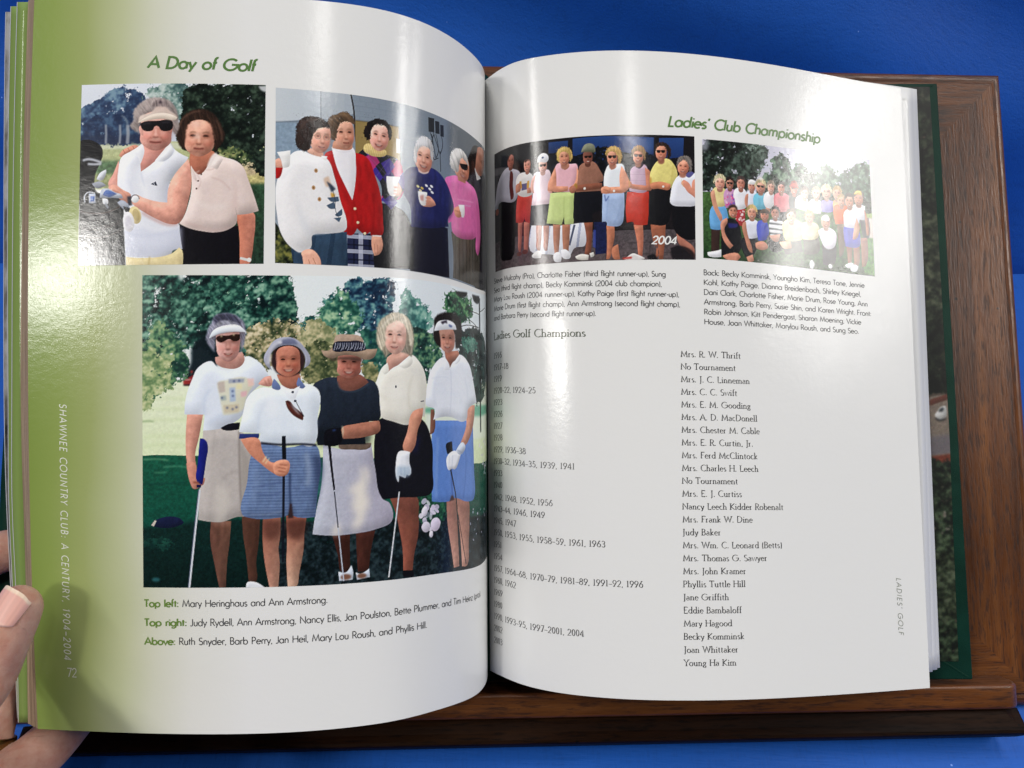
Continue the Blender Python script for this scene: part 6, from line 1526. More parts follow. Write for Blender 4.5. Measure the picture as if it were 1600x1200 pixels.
P4 = (969, 557, [[8.0,39.1],[105.3,37.5],[105.2,92.7],[8.8,95.3]], [
('p','17141a',[-66,-163,1051,-53,1041,733,-86,665],{'s':0,'n':0.3,'g':('221d20',90)}),
('p','4d464a',[-80,419,231,421,472,428,1045,420,1041,733,-86,665],{'s':0,'n':0.25,'g':('5c5254',90)}),
('l','2a2426',2.8,[471,497,640,492],{'s':0,'b':1,'a':0.7}),
('l','2a2426',2.8,[668,481,961,475],{'s':0,'b':1,'a':0.7}),
('l','2a2426',2.8,[640,537,984,515],{'s':0,'b':1,'a':0.7}),
('l','2a2426',2.8,[770,447,758,562],{'s':0,'b':1,'a':0.7}),
('l','2a2426',2.8,[584,473,572,559],{'s':0,'b':1,'a':0.7}),
('p','2c4a80',[433,8,566,5,786,13,782,129,432,119],{'s':0,'g':('1d3058',90)}),
('p','2b4678',[324,14,413,15,409,82,323,79],{'s':0,'g':('1c2a4c',90)}),
('p','2c4a80',[809,15,919,11,915,97,808,112],{'s':0,'g':('1f3564',90)}),
('p','6f86b0',[678,25,780,19,780,77,689,83],{'b':12,'a':0.4}),
('fol',['0a0c12','121620','1c2430'],[299,70,371,61,441,85,532,56,588,52,678,83,785,94,813,135,784,228,358,211,298,135],{'cell':14,'rag':6,'leaf':5}),
('p','1b1a1e',[-3,-1,165,9,243,16,242,69,-4,67],{'s':0}),
('p','191c26',[1,7,97,18,97,90,0,68],{'s':0}),
('p','8f8f92',[0,68,97,90,101,121,0,105],{'s':0,'b':1,'a':0.6}),
('l','77777c',36.8,[13,79,10,262],{'s':0,'b':3,'a':0.5}),
('p','d9dbe4',[238,375,356,391,484,383,483,486,437,495,413,528,330,516,230,491],{'v':0.3,'tex':('stripe',46,'9aa0b8',8,0.25)}),
('p','20264a',[523,385,574,387,578,524,528,528],{'s':0,'n':0.2}),
('p','4050a0',[520,419,531,420,529,500,517,494],{'s':0,'a':0.7}),
('l','28304c',9.2,[438,392,414,482],{'s':0,'a':0.8}),
('p','18161a',[36,245,138,249,145,387,127,515,91,519,53,509,44,392],{'v':0.3,'n':0.2}),
('p','b3b2be',[4,235,37,135,96,93,132,104,179,131,170,224,146,256,36,245,25,272,-2,258],{'v':0.4,'vr':12}),
('p','5c2a2c',[119,113,132,117,136,183,137,243,121,246,112,178],{'b':0.5}),
('e','8a4f40',20,280,12.7,15.8,0,{}),
('face',122,69,21.6,30.0,'7f4c3e',{'turn':0.3,'smile':0.1,'eyes':'squint','teeth':False,'neck':1.2}),
('p','241a1a',[101,49,104,38,124,39,113,46,106,68],{'b':1}),
('p','8a5648',[165,354,191,358,187,425,179,492,172,491,165,422],{'v':0.6,'vr':7}),
('p','8a5648',[198,358,228,362,225,429,217,496,204,494,198,426],{'v':0.6,'vr':7}),
('e','5c3a34',170,500,15.0,9.4,0,{}),
('e','5c3a34',202,494,15.4,10.5,0,{}),
('p','b6453f',[166,230,240,234,244,305,232,368,206,356,202,324,194,358,153,355,155,293],{'v':0.4,'n':0.05}),
('p','dcdad8',[164,146,193,133,241,146,253,200,240,240,170,233,155,186],{'v':0.4}),
('p','4a4470',[187,185,217,184,217,213,187,215],{'s':0,'a':0.8}),
('p','c79a4a',[175,172,187,171,190,204,179,205],{'b':0.5}),
('p','c79a4a',[219,175,229,174,227,215,218,213],{'b':0.5}),
('p','9a6450',[155,186,178,178,182,214,155,222],{'v':0.5}),
('p','9a6450',[217,208,240,205,237,231,217,231],{'v':0.5}),
('face',219,106,17.7,28.4,'a8705c',{'smile':0.6,'eyes':'squint','turn':-0.2,'neck':1.2}),
('p','34231e',[205,87,210,77,229,79,237,98,235,89,222,83,209,91],{'b':1}),
('p','8f5f50',[261,377,289,380,286,438,279,495,267,494,261,435],{'v':0.6,'vr':7}),
('p','8f5f50',[295,380,323,383,320,440,313,498,301,497,296,438],{'v':0.6,'vr':7}),
('p','d8d8d8',[237,515,263,494,285,501,281,527,243,524],{'v':0.4}),
('p','34343a',[236,286,324,295,323,388,228,377],{'v':0.3,'n':0.3}),
('p','e3cdd6',[254,147,286,139,323,137,334,185,327,290,239,290,247,229],{'v':0.4,'vr':12}),
('p','c58f7e',[264,149,250,200,253,235,240,228,241,175],{'v':0.5}),
('p','c58f7e',[322,184,335,221,339,244,321,237],{'v':0.4}),
('face',296,117,19.7,30.5,'d0a090',{'smile':0.6,'eyes':'sun','turn':0,'neck':1.2}),
('p','e6e8ee',[270,99,274,73,296,59,317,67,323,88,314,101,286,98],{'v':0.4}),
('e','4a5a80',296,79,5.5,4.7,0,{}),
('p','8a5a44',[341,384,374,387,371,453,364,519,347,518,341,451],{'v':0.6,'vr':7}),
('p','8a5a44',[383,387,418,390,415,456,408,522,388,521,383,454],{'v':0.6,'vr':7}),
('p','dcdde2',[342,517,366,508,378,526,375,551,348,549],{'v':0.4}),
('p','dcdde2',[375,500,396,498,420,528,413,540,384,535],{'v':0.4}),
('p','bfd08a',[330,243,439,244,437,322,433,388,394,388,391,353,380,388,311,376,321,313],{'v':0.4,'vr':12,'n':0.05}),
('l','9cae68',3.4,[393,261,390,377],{'b':2,'a':0.7}),
('p','e0aeb8',[359,118,382,111,417,120,449,123,452,173,440,218,439,247,346,239,349,187],{'v':0.42,'vr':12,'n':0.05}),
('p','b5785e',[353,129,322,196,317,230,369,241,410,239,411,219,358,214,358,159],{'v':0.6,'vr':8}),
('p','b5785e',[449,138,469,180,451,225,428,246,411,227,440,207],{'v':0.5,'vr':7}),
('p','a06a54',[377,117,415,117,417,132,394,145,379,129],{'v':0.3}),
('p','edc0c8',[371,116,388,124,394,147,376,137],{'v':0.2}),
('face',394,89,24.6,37.3,'b87f66',{'smile':0.8,'eyes':'squint','turn':0.1,'neck':1.2}),
('p','a88a50',[362,83,365,54,389,40,415,47,430,72,428,101,418,109,415,76,395,63,377,67,375,108,365,101],{'tex':('hair',80,0.4),'v':0.4,'b':0.6}),
('l','d9c48a',3.6,[371,66,386,50,407,51],{'b':1.5,'a':0.7}),
('p','6c4030',[478,383,518,385,514,453,508,528,479,529,489,458],{'v':0.6,'vr':8}),
('p','d8d4cc',[439,533,465,523,499,530,496,550,448,545],{'v':0.4}),
('p','c8c6c0',[502,522,519,517,522,534,508,540],{'v':0.4}),
('p','15161e',[439,241,559,242,557,329,518,350,520,385,438,374,434,322],{'v':0.25,'n':0.2}),
('p','7a5444',[463,133,498,115,526,119,548,149,565,202,548,213,556,248,445,248,454,196,457,161],{'v':0.45,'vr':13,'n':0.08}),
('p','6e4232',[445,224,485,215,559,213,561,237,485,244,445,245],{'v':0.6,'vr':6}),
('e','a07a40',445,221,8.0,12.7,0,{'b':1}),
('e','8f5a46',431,235,15.0,17.4,0,{'v':0.5}),
('e','dcd8d0',484,234,5.1,5.8,0,{}),
('face',499,97,21.5,30.2,'6e4234',{'smile':0.8,'eyes':'sun','turn':0.1,'dark':0.3,'neck':1.2}),
('p','7f8270',[470,72,484,41,507,34,527,44,532,73,510,69,487,70],{'v':0.5,'n':0.1}),
('p','5c604e',[469,74,487,68,527,68,530,78,498,72],{'b':1}),
('p','9a6048',[577,401,610,402,612,445,601,502,586,550,575,550,579,479],{'v':0.6,'vr':9}),
('p','9a6048',[601,502,626,486,634,552,609,551],{'v':0.5}),
('p','9fb2d4',[561,260,654,259,654,331,638,403,579,403,577,387,558,386],{'v':0.42,'vr':14,'n':0.08}),
('l','7f94bc',2.8,[586,284,580,341,577,387],{'b':1.5,'a':0.7}),
('l','7f94bc',2.8,[642,308,625,365,608,393],{'b':2,'a':0.6}),
('l','44548c',3.4,[570,266,575,295,589,272],{'b':0.7}),
('p','dfe4ea',[590,133,621,131,649,132,660,175,654,227,648,262,570,260,567,202,576,156],{'v':0.42,'vr':13}),
('p','b87a60',[644,140,666,176,679,228,659,256,609,260,558,257,556,236,587,233,637,232,635,187],{'v':0.6,'vr':8}),
('p','b87a60',[556,236,576,228,598,238,592,259,558,258],{'v':0.5}),
('p','c98f78',[590,133,621,128,621,146,599,157],{'v':0.3}),
('e','e2e0dc',611,250,5.0,5.8,0,{}),
('l','8f5644',2.4,[564,242,587,249],{'b':0.8}),
('face',605,102,23.5,37.1,'bb8068',{'smile':0.9,'eyes':'sun','turn':-0.05,'neck':1.2}),
('p','a5834e',[576,92,583,63,605,51,630,56,645,82,641,123,630,134,627,94,611,76,591,78,582,95],{'tex':('hair',80,0.4),'v':0.4,'b':0.6}),
('l','dac48e',3.4,[585,75,605,60,625,65],{'b':1.5,'a':0.8}),
('p','9a5c46',[694,401,734,401,736,464,730,547,713,547,708,476],{'v':0.6,'vr':9}),
('p','d4d0ce',[662,544,690,527,710,533,741,548,738,553,648,552],{'v':0.4}),
('p','b03028',[645,546,685,541,685,550,645,552],{'b':1}),
('p','b8321f',[668,257,761,254,761,332,754,401,697,400,692,389,665,392,661,331],{'v':0.35,'vr':14,'n':0.06}),
('p','b395aa',[686,153,711,138,745,135,762,176,758,228,749,257,676,251,682,205],{'v':0.42,'vr':12,'tex':('stripe',5,'c9b0c0',90,0.4)}),
('p','3a2c3a',[705,144,728,124,742,133,722,153],{'b':0.6}),
('p','9c6049',[745,147,767,164,778,217,775,251,727,248,671,233,665,216,699,222,750,228],{'v':0.6,'vr':8}),
('p','a86c54',[665,204,685,211,690,234,668,239],{'v':0.5}),
('l','c89a4a',2.8,[677,199,678,234],{'b':0.8}),
('face',717,98,23.7,34.9,'a86e56',{'smile':0.8,'eyes':'sun','turn':-0.05,'tilt':3,'neck':1.2}),
('p','7e6242',[688,95,692,66,718,48,740,57,750,89,742,121,737,89,717,74,700,80,695,106],{'tex':('hair',80,0.5),'v':0.4,'b':0.6}),
('p','7c4a36',[768,401,834,401,830,476,821,554,803,554,796,476,787,554,804,528,779,476],{'v':0.6,'vr':8}),
('p','1c1a1e',[750,542,781,531,798,554,758,553],{'b':1}),
('p','15151a',[778,240,870,233,860,332,836,401,768,399,760,332],{'v':0.25,'n':0.2}),
('p','d9cc80',[776,153,808,114,848,108,871,128,888,168,882,215,853,239,778,228,767,188],{'v':0.42,'vr':13,'n':0.05}),
('l','b9a85a',4.0,[871,133,865,180,859,215],{'b':2,'a':0.6}),
('p','a8684c',[767,217,813,210,858,221,852,245,807,242,772,240],{'v':0.6,'vr':7}),
('e','c89a4a',770,205,4.5,15.1,0,{'b':1}),
('e','dedad4',825,232,5.2,5.2,0,{}),
('face',817,79,25.2,37.4,'a56a52',{'smile':0.6,'eyes':'sun','turn':-0.1,'neck':1.2}),
('p','33241e',[790,59,800,39,826,32,852,46,861,75,854,105,842,108,843,70,826,50,803,56,792,83],{'tex':('hair',70,0.6),'v':0.4,'b':0.6}),
('p','8a5848',[882,436,914,464,960,504,960,550,925,516,890,482],{'v':0.5}),
('p','141318',[863,308,974,305,973,463,926,467,879,436,863,378],{'v':0.2,'n':0.15}),
('p','17151a',[855,505,890,493,960,527,960,559,866,557],{'b':3,'a':0.8}),
('p','dedfe8',[870,215,894,182,929,175,976,165,980,305,915,319,858,308,858,262],{'v':0.42,'vr':14}),
('p','5c5a8c',[923,179,947,160,964,168,940,190],{'b':0.6}),
('p','b5755f',[958,201,982,188,981,294,957,271,934,254,922,237,905,214,917,199,940,213,952,236],{'v':0.5,'vr':7}),
('l','d9c890',2.4,[906,197,914,232],{'b':0.6,'a':0.8}),
('face',915,143,26.9,34.0,'c08068',{'smile':0.9,'eyes':'squint','turn':-0.1,'tilt':5,'neck':1.2}),
('p','77706c',[886,127,895,101,924,91,947,101,954,130,950,160,941,166,938,131,918,111,897,124,888,145],{'tex':('hair',60,0.4),'v':0.4,'b':0.6})
])
P5 = (872, 544, [[108.9,38.4],[195.8,38.0],[196.2,93.4],[108.7,91.7]], [
('p','c9c8d8',[-32,-45,976,-162,949,269,-36,369],{'s':0,'g':('b9b9c8',90)}),
('p','4c6a3a',[-35,243,953,210,928,592,-39,682],{'s':0,'n':0.35,'g':('32502e',90)}),
('p','203a20',[-37,495,208,521,590,516,935,493,930,563,-38,608],{'b':8,'n':0.4,'a':0.8}),
('p','8ea05e',[838,234,880,235,878,276,836,275],{'b':3}),
('p','c9c0b8',[846,274,878,273,872,371,844,368],{'b':2}),
('p','4f7a3c',[823,376,886,369,876,539,814,533],{'b':3,'n':0.3}),
('fol',['0c110f','161f1a','2a3730','56665c'],[-10,34,26,3,85,-8,176,-5,269,2,319,20,305,68,279,112,265,159,214,217,93,234,-6,241,-11,138],{'cell':22,'rag':11,'leaf':6,'thin':0.06}),
('fol',['2c382e','54645a','8d9a92'],[219,8,307,-2,319,43,291,110,259,154,242,92],{'cell':14,'rag':10,'leaf':5,'thin':0.4}),
('p','c4c4d2',[-4,5,31,0,25,49,2,57],{'b':6,'a':0.6}),
('fol',['1c2c22','30463a','55705c','7f977f'],[284,140,342,122,337,65,370,37,422,49,434,100,495,63,541,93,595,92,606,167,576,229,301,213],{'cell':18,'rag':10,'leaf':6}),
('fol',['26382c','47604e','74907a'],[596,74,639,46,692,104,714,78,779,46,815,18,851,20,886,28,880,241,603,225],{'cell':18,'rag':10,'leaf':6}),
('fol',['141f18','223228','3c5142'],[264,194,471,159,674,170,883,194,879,253,534,268,262,264],{'cell':14,'rag':8,'leaf':5}),
('p','3c2a26',[38,410,79,407,74,509,37,512],{'v':0.4}),
('p','6aa0d0',[42,307,98,296,115,329,111,392,61,411,35,407],{'v':0.4,'vr':11,'n':0.08}),
('p','d9c890',[46,232,76,212,108,227,107,296,51,306,57,271],{'v':0.42,'vr':11,'n':0.06}),
('face',81,196,23.7,31.1,'b5806a',{'smile':0.8,'eyes':'squint','neck':1.15}),
('p','c9bf9c',[53,213,53,182,69,158,93,156,110,177,108,208,101,183,81,173,61,186],{'tex':('hair',80,0.4),'b':0.6}),
('p','b07a62',[40,238,55,231,69,304,91,360,82,372,57,328,43,284],{'v':0.5}),
('p','b88ab0',[102,233,129,219,156,228,152,297,107,307],{'v':0.42,'vr':11,'n':0.06}),
('face',128,196,18.0,26.5,'8a5a48',{'smile':0.8,'eyes':'sun','neck':1.15}),
('p','2a1c1c',[108,207,107,185,120,164,138,162,150,181,149,203,144,185,129,177,113,188],{'tex':('hair',80,0.4),'b':0.6}),
('spk',['d85a90','6a50b0','e8c0d0'],[105,238,153,234,149,298,107,301],24,6,{}),
('p','a8323a',[152,309,200,304,198,385,162,376],{'v':0.3}),
('spk',['e8d8d8'],[151,315,200,310,199,373,162,371],14,4,{}),
('p','e6e4ea',[147,229,178,206,205,223,203,298,158,311,152,274],{'v':0.42,'vr':11,'n':0.06}),
('face',181,191,19.5,28.9,'a46c58',{'smile':0.8,'eyes':'squint','neck':1.15}),
('p','4a3c3a',[158,203,158,179,172,156,191,154,205,174,203,199,198,179,181,170,165,182],{'tex':('hair',80,0.4),'b':0.6}),
('p','d5d8e6',[209,229,233,215,257,224,259,287,212,297],{'v':0.42,'vr':11,'n':0.06}),
('face',234,197,18.6,25.4,'a8705c',{'smile':0.8,'eyes':'squint','neck':1.15}),
('p','e8e6e6',[216,188,221,171,240,166,255,178,252,185],{'v':0.4}),
('p','a46c56',[208,235,217,234,212,297,203,292],{'v':0.4}),
('p','23242c',[252,299,302,288,298,335,254,339],{'b':2}),
('p','6fb4cc',[243,240,276,222,310,233,312,287,246,300],{'v':0.42,'vr':11,'n':0.06}),
('face',278,196,23.9,29.0,'a8745e',{'smile':0.8,'eyes':'sun','neck':1.15}),
('p','c3b490',[250,212,250,185,267,161,291,159,307,179,305,206,298,184,278,175,258,188],{'tex':('hair',80,0.4),'b':0.6}),
('p','a46c56',[304,236,319,258,321,309,308,305],{'v':0.4}),
('p','e0ddd8',[265,159,278,149,290,156,284,164],{'b':1}),
('p','e2dfe2',[298,225,330,210,345,226,337,290,299,283],{'v':0.42,'vr':11,'n':0.06}),
('face',330,193,17.9,25.5,'b0806a',{'smile':0.8,'eyes':'squint','neck':1.15}),
('p','8f8274',[310,204,309,182,322,162,340,160,352,178,351,200,346,182,331,175,315,186],{'tex':('hair',80,0.4),'b':0.6}),
('p','23242e',[350,300,421,287,413,340,361,351],{'v':0.3}),
('p','c97078',[347,226,381,210,423,223,420,287,350,300],{'v':0.42,'vr':11,'n':0.06}),
('face',383,190,18.2,26.7,'a06a56',{'smile':0.8,'eyes':'squint','neck':1.15}),
('p','3a2c28',[362,202,362,179,375,158,393,155,405,174,404,197,399,179,384,171,368,182],{'tex':('hair',80,0.4),'b':0.6}),
('p','4c4a4c',[426,217,450,208,469,218,460,277,424,281],{'v':0.42,'vr':11,'n':0.06}),
('face',449,185,18.5,28.0,'a4644e',{'smile':0.8,'eyes':'sun','neck':1.15}),
('p','8a3a30',[428,198,428,174,441,151,460,149,472,169,470,193,465,174,450,165,434,177],{'tex':('hair',80,0.4),'b':0.6}),
('e','a83c30',450,171,17.2,11.7,0,{'v':0.3}),
('p','dcd6d8',[459,225,503,211,522,235,513,282,454,272],{'v':0.42,'vr':11,'n':0.06}),
('face',504,202,20.1,26.8,'c09078',{'smile':0.8,'eyes':'squint','neck':1.15}),
('p','6a5a4c',[481,214,481,191,496,170,516,167,529,186,527,209,522,191,505,183,488,195],{'tex':('hair',80,0.4),'b':0.6}),
('p','dcd4d8',[528,234,566,218,593,232,587,285,526,287],{'v':0.42,'vr':11,'n':0.06}),
('face',567,195,20.4,26.9,'c29a84',{'smile':0.8,'eyes':'squint','neck':1.15}),
('p','a89a80',[543,207,543,184,558,162,579,160,592,178,590,201,585,183,568,175,550,187],{'tex':('hair',80,0.4),'b':0.6}),
('p','8f86c8',[593,227,624,214,658,219,653,266,594,273],{'v':0.42,'vr':11,'n':0.06}),
('face',622,182,24.8,30.5,'c09880',{'smile':0.8,'eyes':'squint','neck':1.15}),
('p','cbb98c',[593,196,593,171,612,146,636,143,653,163,650,190,644,169,623,160,602,174],{'tex':('hair',80,0.4),'b':0.6}),
('p','d8a070',[658,219,680,208,700,214,698,261,659,265],{'v':0.42,'vr':11,'n':0.06}),
('face',681,181,22.3,29.4,'c09078',{'smile':0.8,'eyes':'squint','neck':1.15}),
('p','b79a70',[655,194,655,170,672,146,694,143,708,163,706,188,700,169,682,160,662,173],{'tex':('hair',80,0.4),'b':0.6}),
('p','d8693a',[661,242,706,228,737,239,726,310,667,323],{'v':0.42,'vr':11,'n':0.06}),
('face',703,214,20.9,27.0,'b88870',{'smile':0.8,'eyes':'squint','neck':1.15}),
('p','a58a64',[679,226,679,203,695,181,716,179,729,197,727,220,722,202,704,194,686,206],{'tex':('hair',80,0.4),'b':0.6}),
('p','6a5a4c',[674,322,715,317,701,458,680,472],{'v':0.4}),
('p','3a3a40',[800,285,850,273,848,367,816,376],{'v':0.3}),
('p','7a5444',[802,372,837,368,823,498,802,505],{'v':0.5}),
('p','dcdce4',[762,224,797,215,835,222,828,287,772,288],{'v':0.42,'vr':11,'n':0.06}),
('face',799,191,26.8,30.7,'9a6a52',{'smile':0.8,'eyes':'squint','neck':1.15}),
('p','4a3a32',[767,205,767,179,787,154,814,151,832,172,829,198,822,178,800,169,777,183],{'tex':('hair',80,0.4),'b':0.6}),
('p','e0c070',[775,173,787,156,815,155,819,174,793,171],{'v':0.4}),
('p','8a5c48',[828,235,846,280,849,355,835,357],{'v':0.5}),
('p','7a5444',[721,415,752,412,744,500,726,501],{'v':0.5}),
('p','7a5444',[759,414,790,411,778,508,760,510],{'v':0.5}),
('p','dcdce2',[709,506,744,491,757,498,753,510,719,517],{'v':0.4}),
('p','dcdce2',[736,521,761,498,781,505,773,526,745,531],{'v':0.4}),
('p','5a5cb4',[715,326,791,321,799,372,790,414,717,419,709,376],{'v':0.4,'vr':11}),
('p','d9dae6',[715,265,747,241,795,250,800,285,784,324,715,329],{'v':0.42,'vr':11,'n':0.06}),
('face',747,209,23.8,30.6,'a4745c',{'smile':0.8,'eyes':'squint','neck':1.15}),
('p','4a3830',[720,222,720,197,738,172,761,169,777,190,774,216,768,196,749,186,728,200],{'tex':('hair',80,0.4),'b':0.6}),
('p','a4745c',[783,281,798,320,774,381,757,382,766,335],{'v':0.5}),
('p','15151c',[109,358,157,360,177,409,169,501,136,518,86,523,84,446],{'v':0.3,'n':0.15}),
('p','2a2a6a',[115,375,162,374,162,388,120,397],{'b':2}),
('p','a8705a',[85,372,112,352,115,369,99,405,125,460,140,475,125,491,99,462,85,417],{'v':0.55,'vr':7}),
('p','a8705a',[89,525,160,508,174,524,147,549,100,536],{'v':0.5,'vr':7}),
('face',141,321,20.4,28.7,'a06a54',{'smile':0.9,'eyes':'squint'}),
('p','3a2822',[118,323,122,300,143,289,161,299,162,319,152,303,131,306],{'b':1}),
('p','e6e6ea',[20,514,60,505,83,497,83,531,42,535,22,528],{'v':0.4}),
('p','1a1a22',[185,437,252,425,258,459,232,513,196,522,176,467],{'v':0.3,'n':0.2}),
('p','d3d5e2',[193,368,230,347,260,356,262,424,215,437,201,401],{'v':0.42,'vr':11,'n':0.06}),
('face',232,318,22.2,28.8,'b07a62',{'smile':0.8,'eyes':'squint','neck':1.15}),
('p','c2a870',[206,331,205,307,221,283,243,281,259,301,257,326,251,306,232,298,213,310],{'tex':('hair',80,0.4),'b':0.6}),
('p','9a6650',[187,369,202,361,210,418,230,479,232,501,220,497,197,442],{'v':0.5,'vr':6}),
('p','a8705a',[202,521,232,507,238,535,213,543],{'v':0.5}),
('p','a8705a',[246,454,283,442,307,460,304,474,251,477],{'v':0.5}),
('p','3c4cb0',[260,356,298,349,313,373,302,432,261,441],{'v':0.42,'vr':11,'n':0.06}),
('face',295,323,21.3,25.3,'a06a54',{'smile':0.8,'eyes':'squint','neck':1.15}),
('p','5a4a40',[270,317,277,301,302,294,319,304,321,315,292,315],{'v':0.4}),
('p','23262a',[309,414,385,400,389,463,332,486,307,454],{'v':0.3,'n':0.3}),
('p','d0d2d6',[320,344,349,329,384,340,382,398,321,413],{'v':0.42,'vr':11,'n':0.06,'tex':('stripe',22,'3a3e44',90,0.45)}),
('face',348,309,20.4,26.6,'8f5e4a',{'smile':0.8,'eyes':'squint','neck':1.15}),
('p','2a2022',[324,321,324,299,339,277,359,275,373,293,371,316,366,298,349,290,331,302],{'tex':('hair',80,0.4),'b':0.6}),
('p','9a6650',[315,413,372,401,358,437,333,434],{'v':0.5}),
('p','3a3a34',[371,430,475,413,486,470,395,491],{'v':0.3,'n':0.3}),
('p','d8cc98',[387,348,429,326,491,343,495,405,397,428,385,389],{'v':0.42,'vr':11,'n':0.06}),
('face',430,315,23.5,28.9,'b08468',{'smile':0.8,'eyes':'squint','neck':1.15}),
('p','5a4838',[402,328,402,303,419,280,443,277,458,297,456,322,450,302,430,294,410,307],{'tex':('hair',80,0.4),'b':0.6}),
('p','b08468',[365,437,423,425,428,459,383,463],{'v':0.5}),
('p','4a4a40',[489,406,569,392,573,460,492,480],{'v':0.3,'n':0.3}),
('p','cfc49c',[484,343,525,327,571,339,565,398,488,412],{'v':0.42,'vr':11,'n':0.06}),
('face',525,310,22.8,27.9,'b89074',{'smile':0.8,'eyes':'squint','neck':1.15}),
('p','a08a60',[499,322,499,299,515,276,538,274,553,293,551,317,545,298,526,290,506,302],{'tex':('hair',80,0.4),'b':0.6}),
('p','3a3a40',[588,424,662,416,651,509,590,516],{'v':0.3,'n':0.2}),
('p','d8d4e0',[570,363,611,343,662,358,666,404,648,435,607,439,585,407],{'v':0.42,'vr':11,'n':0.06}),
('face',613,320,24.6,29.1,'a4765e',{'smile':0.8,'eyes':'squint','neck':1.15}),
('p','e6e4ea',[589,311,597,293,621,286,634,303,630,312],{'v':0.4}),
('e','e0dfe4',531,522,11.9,19.6,0,{'v':0.4}),
('e','e0dfe4',629,520,10.8,10.4,0,{'v':0.4})
])
def place_photo(name, data, res, seed, pg, parent, label):
    w, h, quad, ops = data
    cv = Canvas(w, h, res, seed); run_ops(cv, ops); a = cv.done()
    H, Wd = a.shape[:2]; q = np.array(quad) / 1000.0
    # one vertex per printed dot; the outermost ones sit on the border of the picture
    X, Y = np.meshgrid(np.linspace(0, 1, Wd), np.linspace(0, 1, H)); X, Y = X[..., None], Y[..., None]
    P = q[0] * (1 - X) * (1 - Y) + q[1] * X * (1 - Y) + q[2] * X * Y + q[3] * (1 - X) * Y
    V = W(pg.at(P[..., 0], P[..., 1], np.full((H, Wd), 4e-5)))
    o = mesh(name, V, grid_faces(H, Wd, flip=True), PHOTO, parent, True, P.reshape(-1, 2) * 100, a.reshape(-1, 3), off=BO)
    o['label'] = label
    return o
place_photo('photograph', P1, RES['P1'], SEED['P1'], LEFT, page_l, 'printed photograph of two women beside a golf bag')
place_photo('photograph', P2, RES['P2'], SEED['P2'], LEFT, page_l, 'printed photograph of people with cups by a brick wall')
place_photo('photograph', P3, RES['P3'], SEED['P3'], LEFT, page_l, 'printed photograph of five women golfers on grass')
p4 = place_photo('photograph', P4, RES['P4'], SEED['P4'], RIGHT, page_r, 'printed photograph of nine people standing in a row')
place_photo('photograph', P5, RES['P5'], SEED['P5'], RIGHT, page_r, 'printed photograph of a large group before trees')
block_of_text('printed_year', RIGHT, page_r, WHITE_INK, [('2004', 85.6, 86.2, 4.6, 96.6)], wgt=13, slant=.2)

# endpaper of the right board: an aerial view of tree tops, a road and a parked car
cv = Canvas(260, 2800, 3.2, 21)
T4 = ['0b100c', '1c281c', '384a34', '67775c']
cv.p('5d5248', [(-20, -20), (280, -20), (280, 2820), (-20, 2820)], s=0, n=.2)
cv.p('8f8276', [(120, 1590), (280, 1550), (280, 1840), (120, 1860)], n=.15); cv.p('77727a', [(120, 1760), (280, 1740), (280, 1830), (120, 1850)], b=6, a=.8)
cv.fol(['0a0c0a', '181e16', '2b3526', '515a46'], [(-40, -60), (300, -60), (300, 700), (120, 760), (-40, 700)], cell=22, rag=10, leaf=6)
cv.fol(['131712', '2a3226', '464f3c', '6f745f'], [(-40, 560), (140, 520), (300, 640), (300, 1240), (100, 1300), (-40, 1240)], cell=18, rag=14, leaf=6)
cv.fol(['060807', '10140f', '1e251b', '333c2c'], [(-40, 1130), (140, 1200), (300, 1130), (300, 1520), (160, 1550), (-40, 1600)], cell=18, rag=12, leaf=6)
cv.p('5c3328', [(170, 1585), (225, 1560), (270, 1545), (270, 1565), (215, 1590), (175, 1605)], v=.4)
cv.p('dadad8', [(194, 1652), (206, 1632), (226, 1610), (246, 1606), (252, 1640), (244, 1662), (214, 1672)], v=.5); cv.p('34383e', [(210, 1634), (226, 1616), (240, 1614), (232, 1632)], b=1.5); cv.l('26282c', 7, [(196, 1664), (214, 1676), (246, 1668)], b=1.5)
cv.p('7e3f2e', [(150, 1850), (270, 1835), (270, 1865), (160, 1875)], b=4, n=.3)
cv.fol(T4, [(-40, 1880), (120, 1860), (300, 1880), (300, 2840), (-40, 2840)], cell=18, rag=12, leaf=6)
cv.fol(['10150e', '2a3626', '46523a', '6c7660'], [(60, 2330), (200, 2300), (300, 2360), (300, 2560), (120, 2620), (40, 2480)], cell=16, rag=12, leaf=6)
cv.spk(['9a9288', '7a7268'], [(160, 2060), (270, 2060), (270, 2240), (160, 2240)], 14, 6)
a = cv.done(.02, .3, .80)
H, Wd = a.shape[:2]; t = np.linspace(.0068, .9712, H)
s1 = np.interp(t, [0, .33, .62, .75, 1], [.9815, .9815, .9800, .9765, .9710]); s0 = s1 - .115
V = np.zeros((H, Wd, 3)); f = np.linspace(0, 1, Wd)
for i in range(H):
    ss = (s0[i] + (s1[i] - s0[i]) * f)[:, None]; V[i] = (TL * (1 - ss) + TR * ss) * (1 - t[i]) + (BL * (1 - ss) + BR * ss) * t[i] + bn * .0003
k = NT('printed_endpaper'); k.P(Base_Color=k.n('ShaderNodeVertexColor', dict(layer_name='ink')).outputs[0], Roughness=.35)
mesh('endpaper', W(V), grid_faces(H, Wd, flip=True), k.m, cov_r, True, np.zeros((H * Wd, 2)), a.reshape(-1, 3), off=BO)['label'] = 'endpaper printed with an aerial view of trees and a white car'

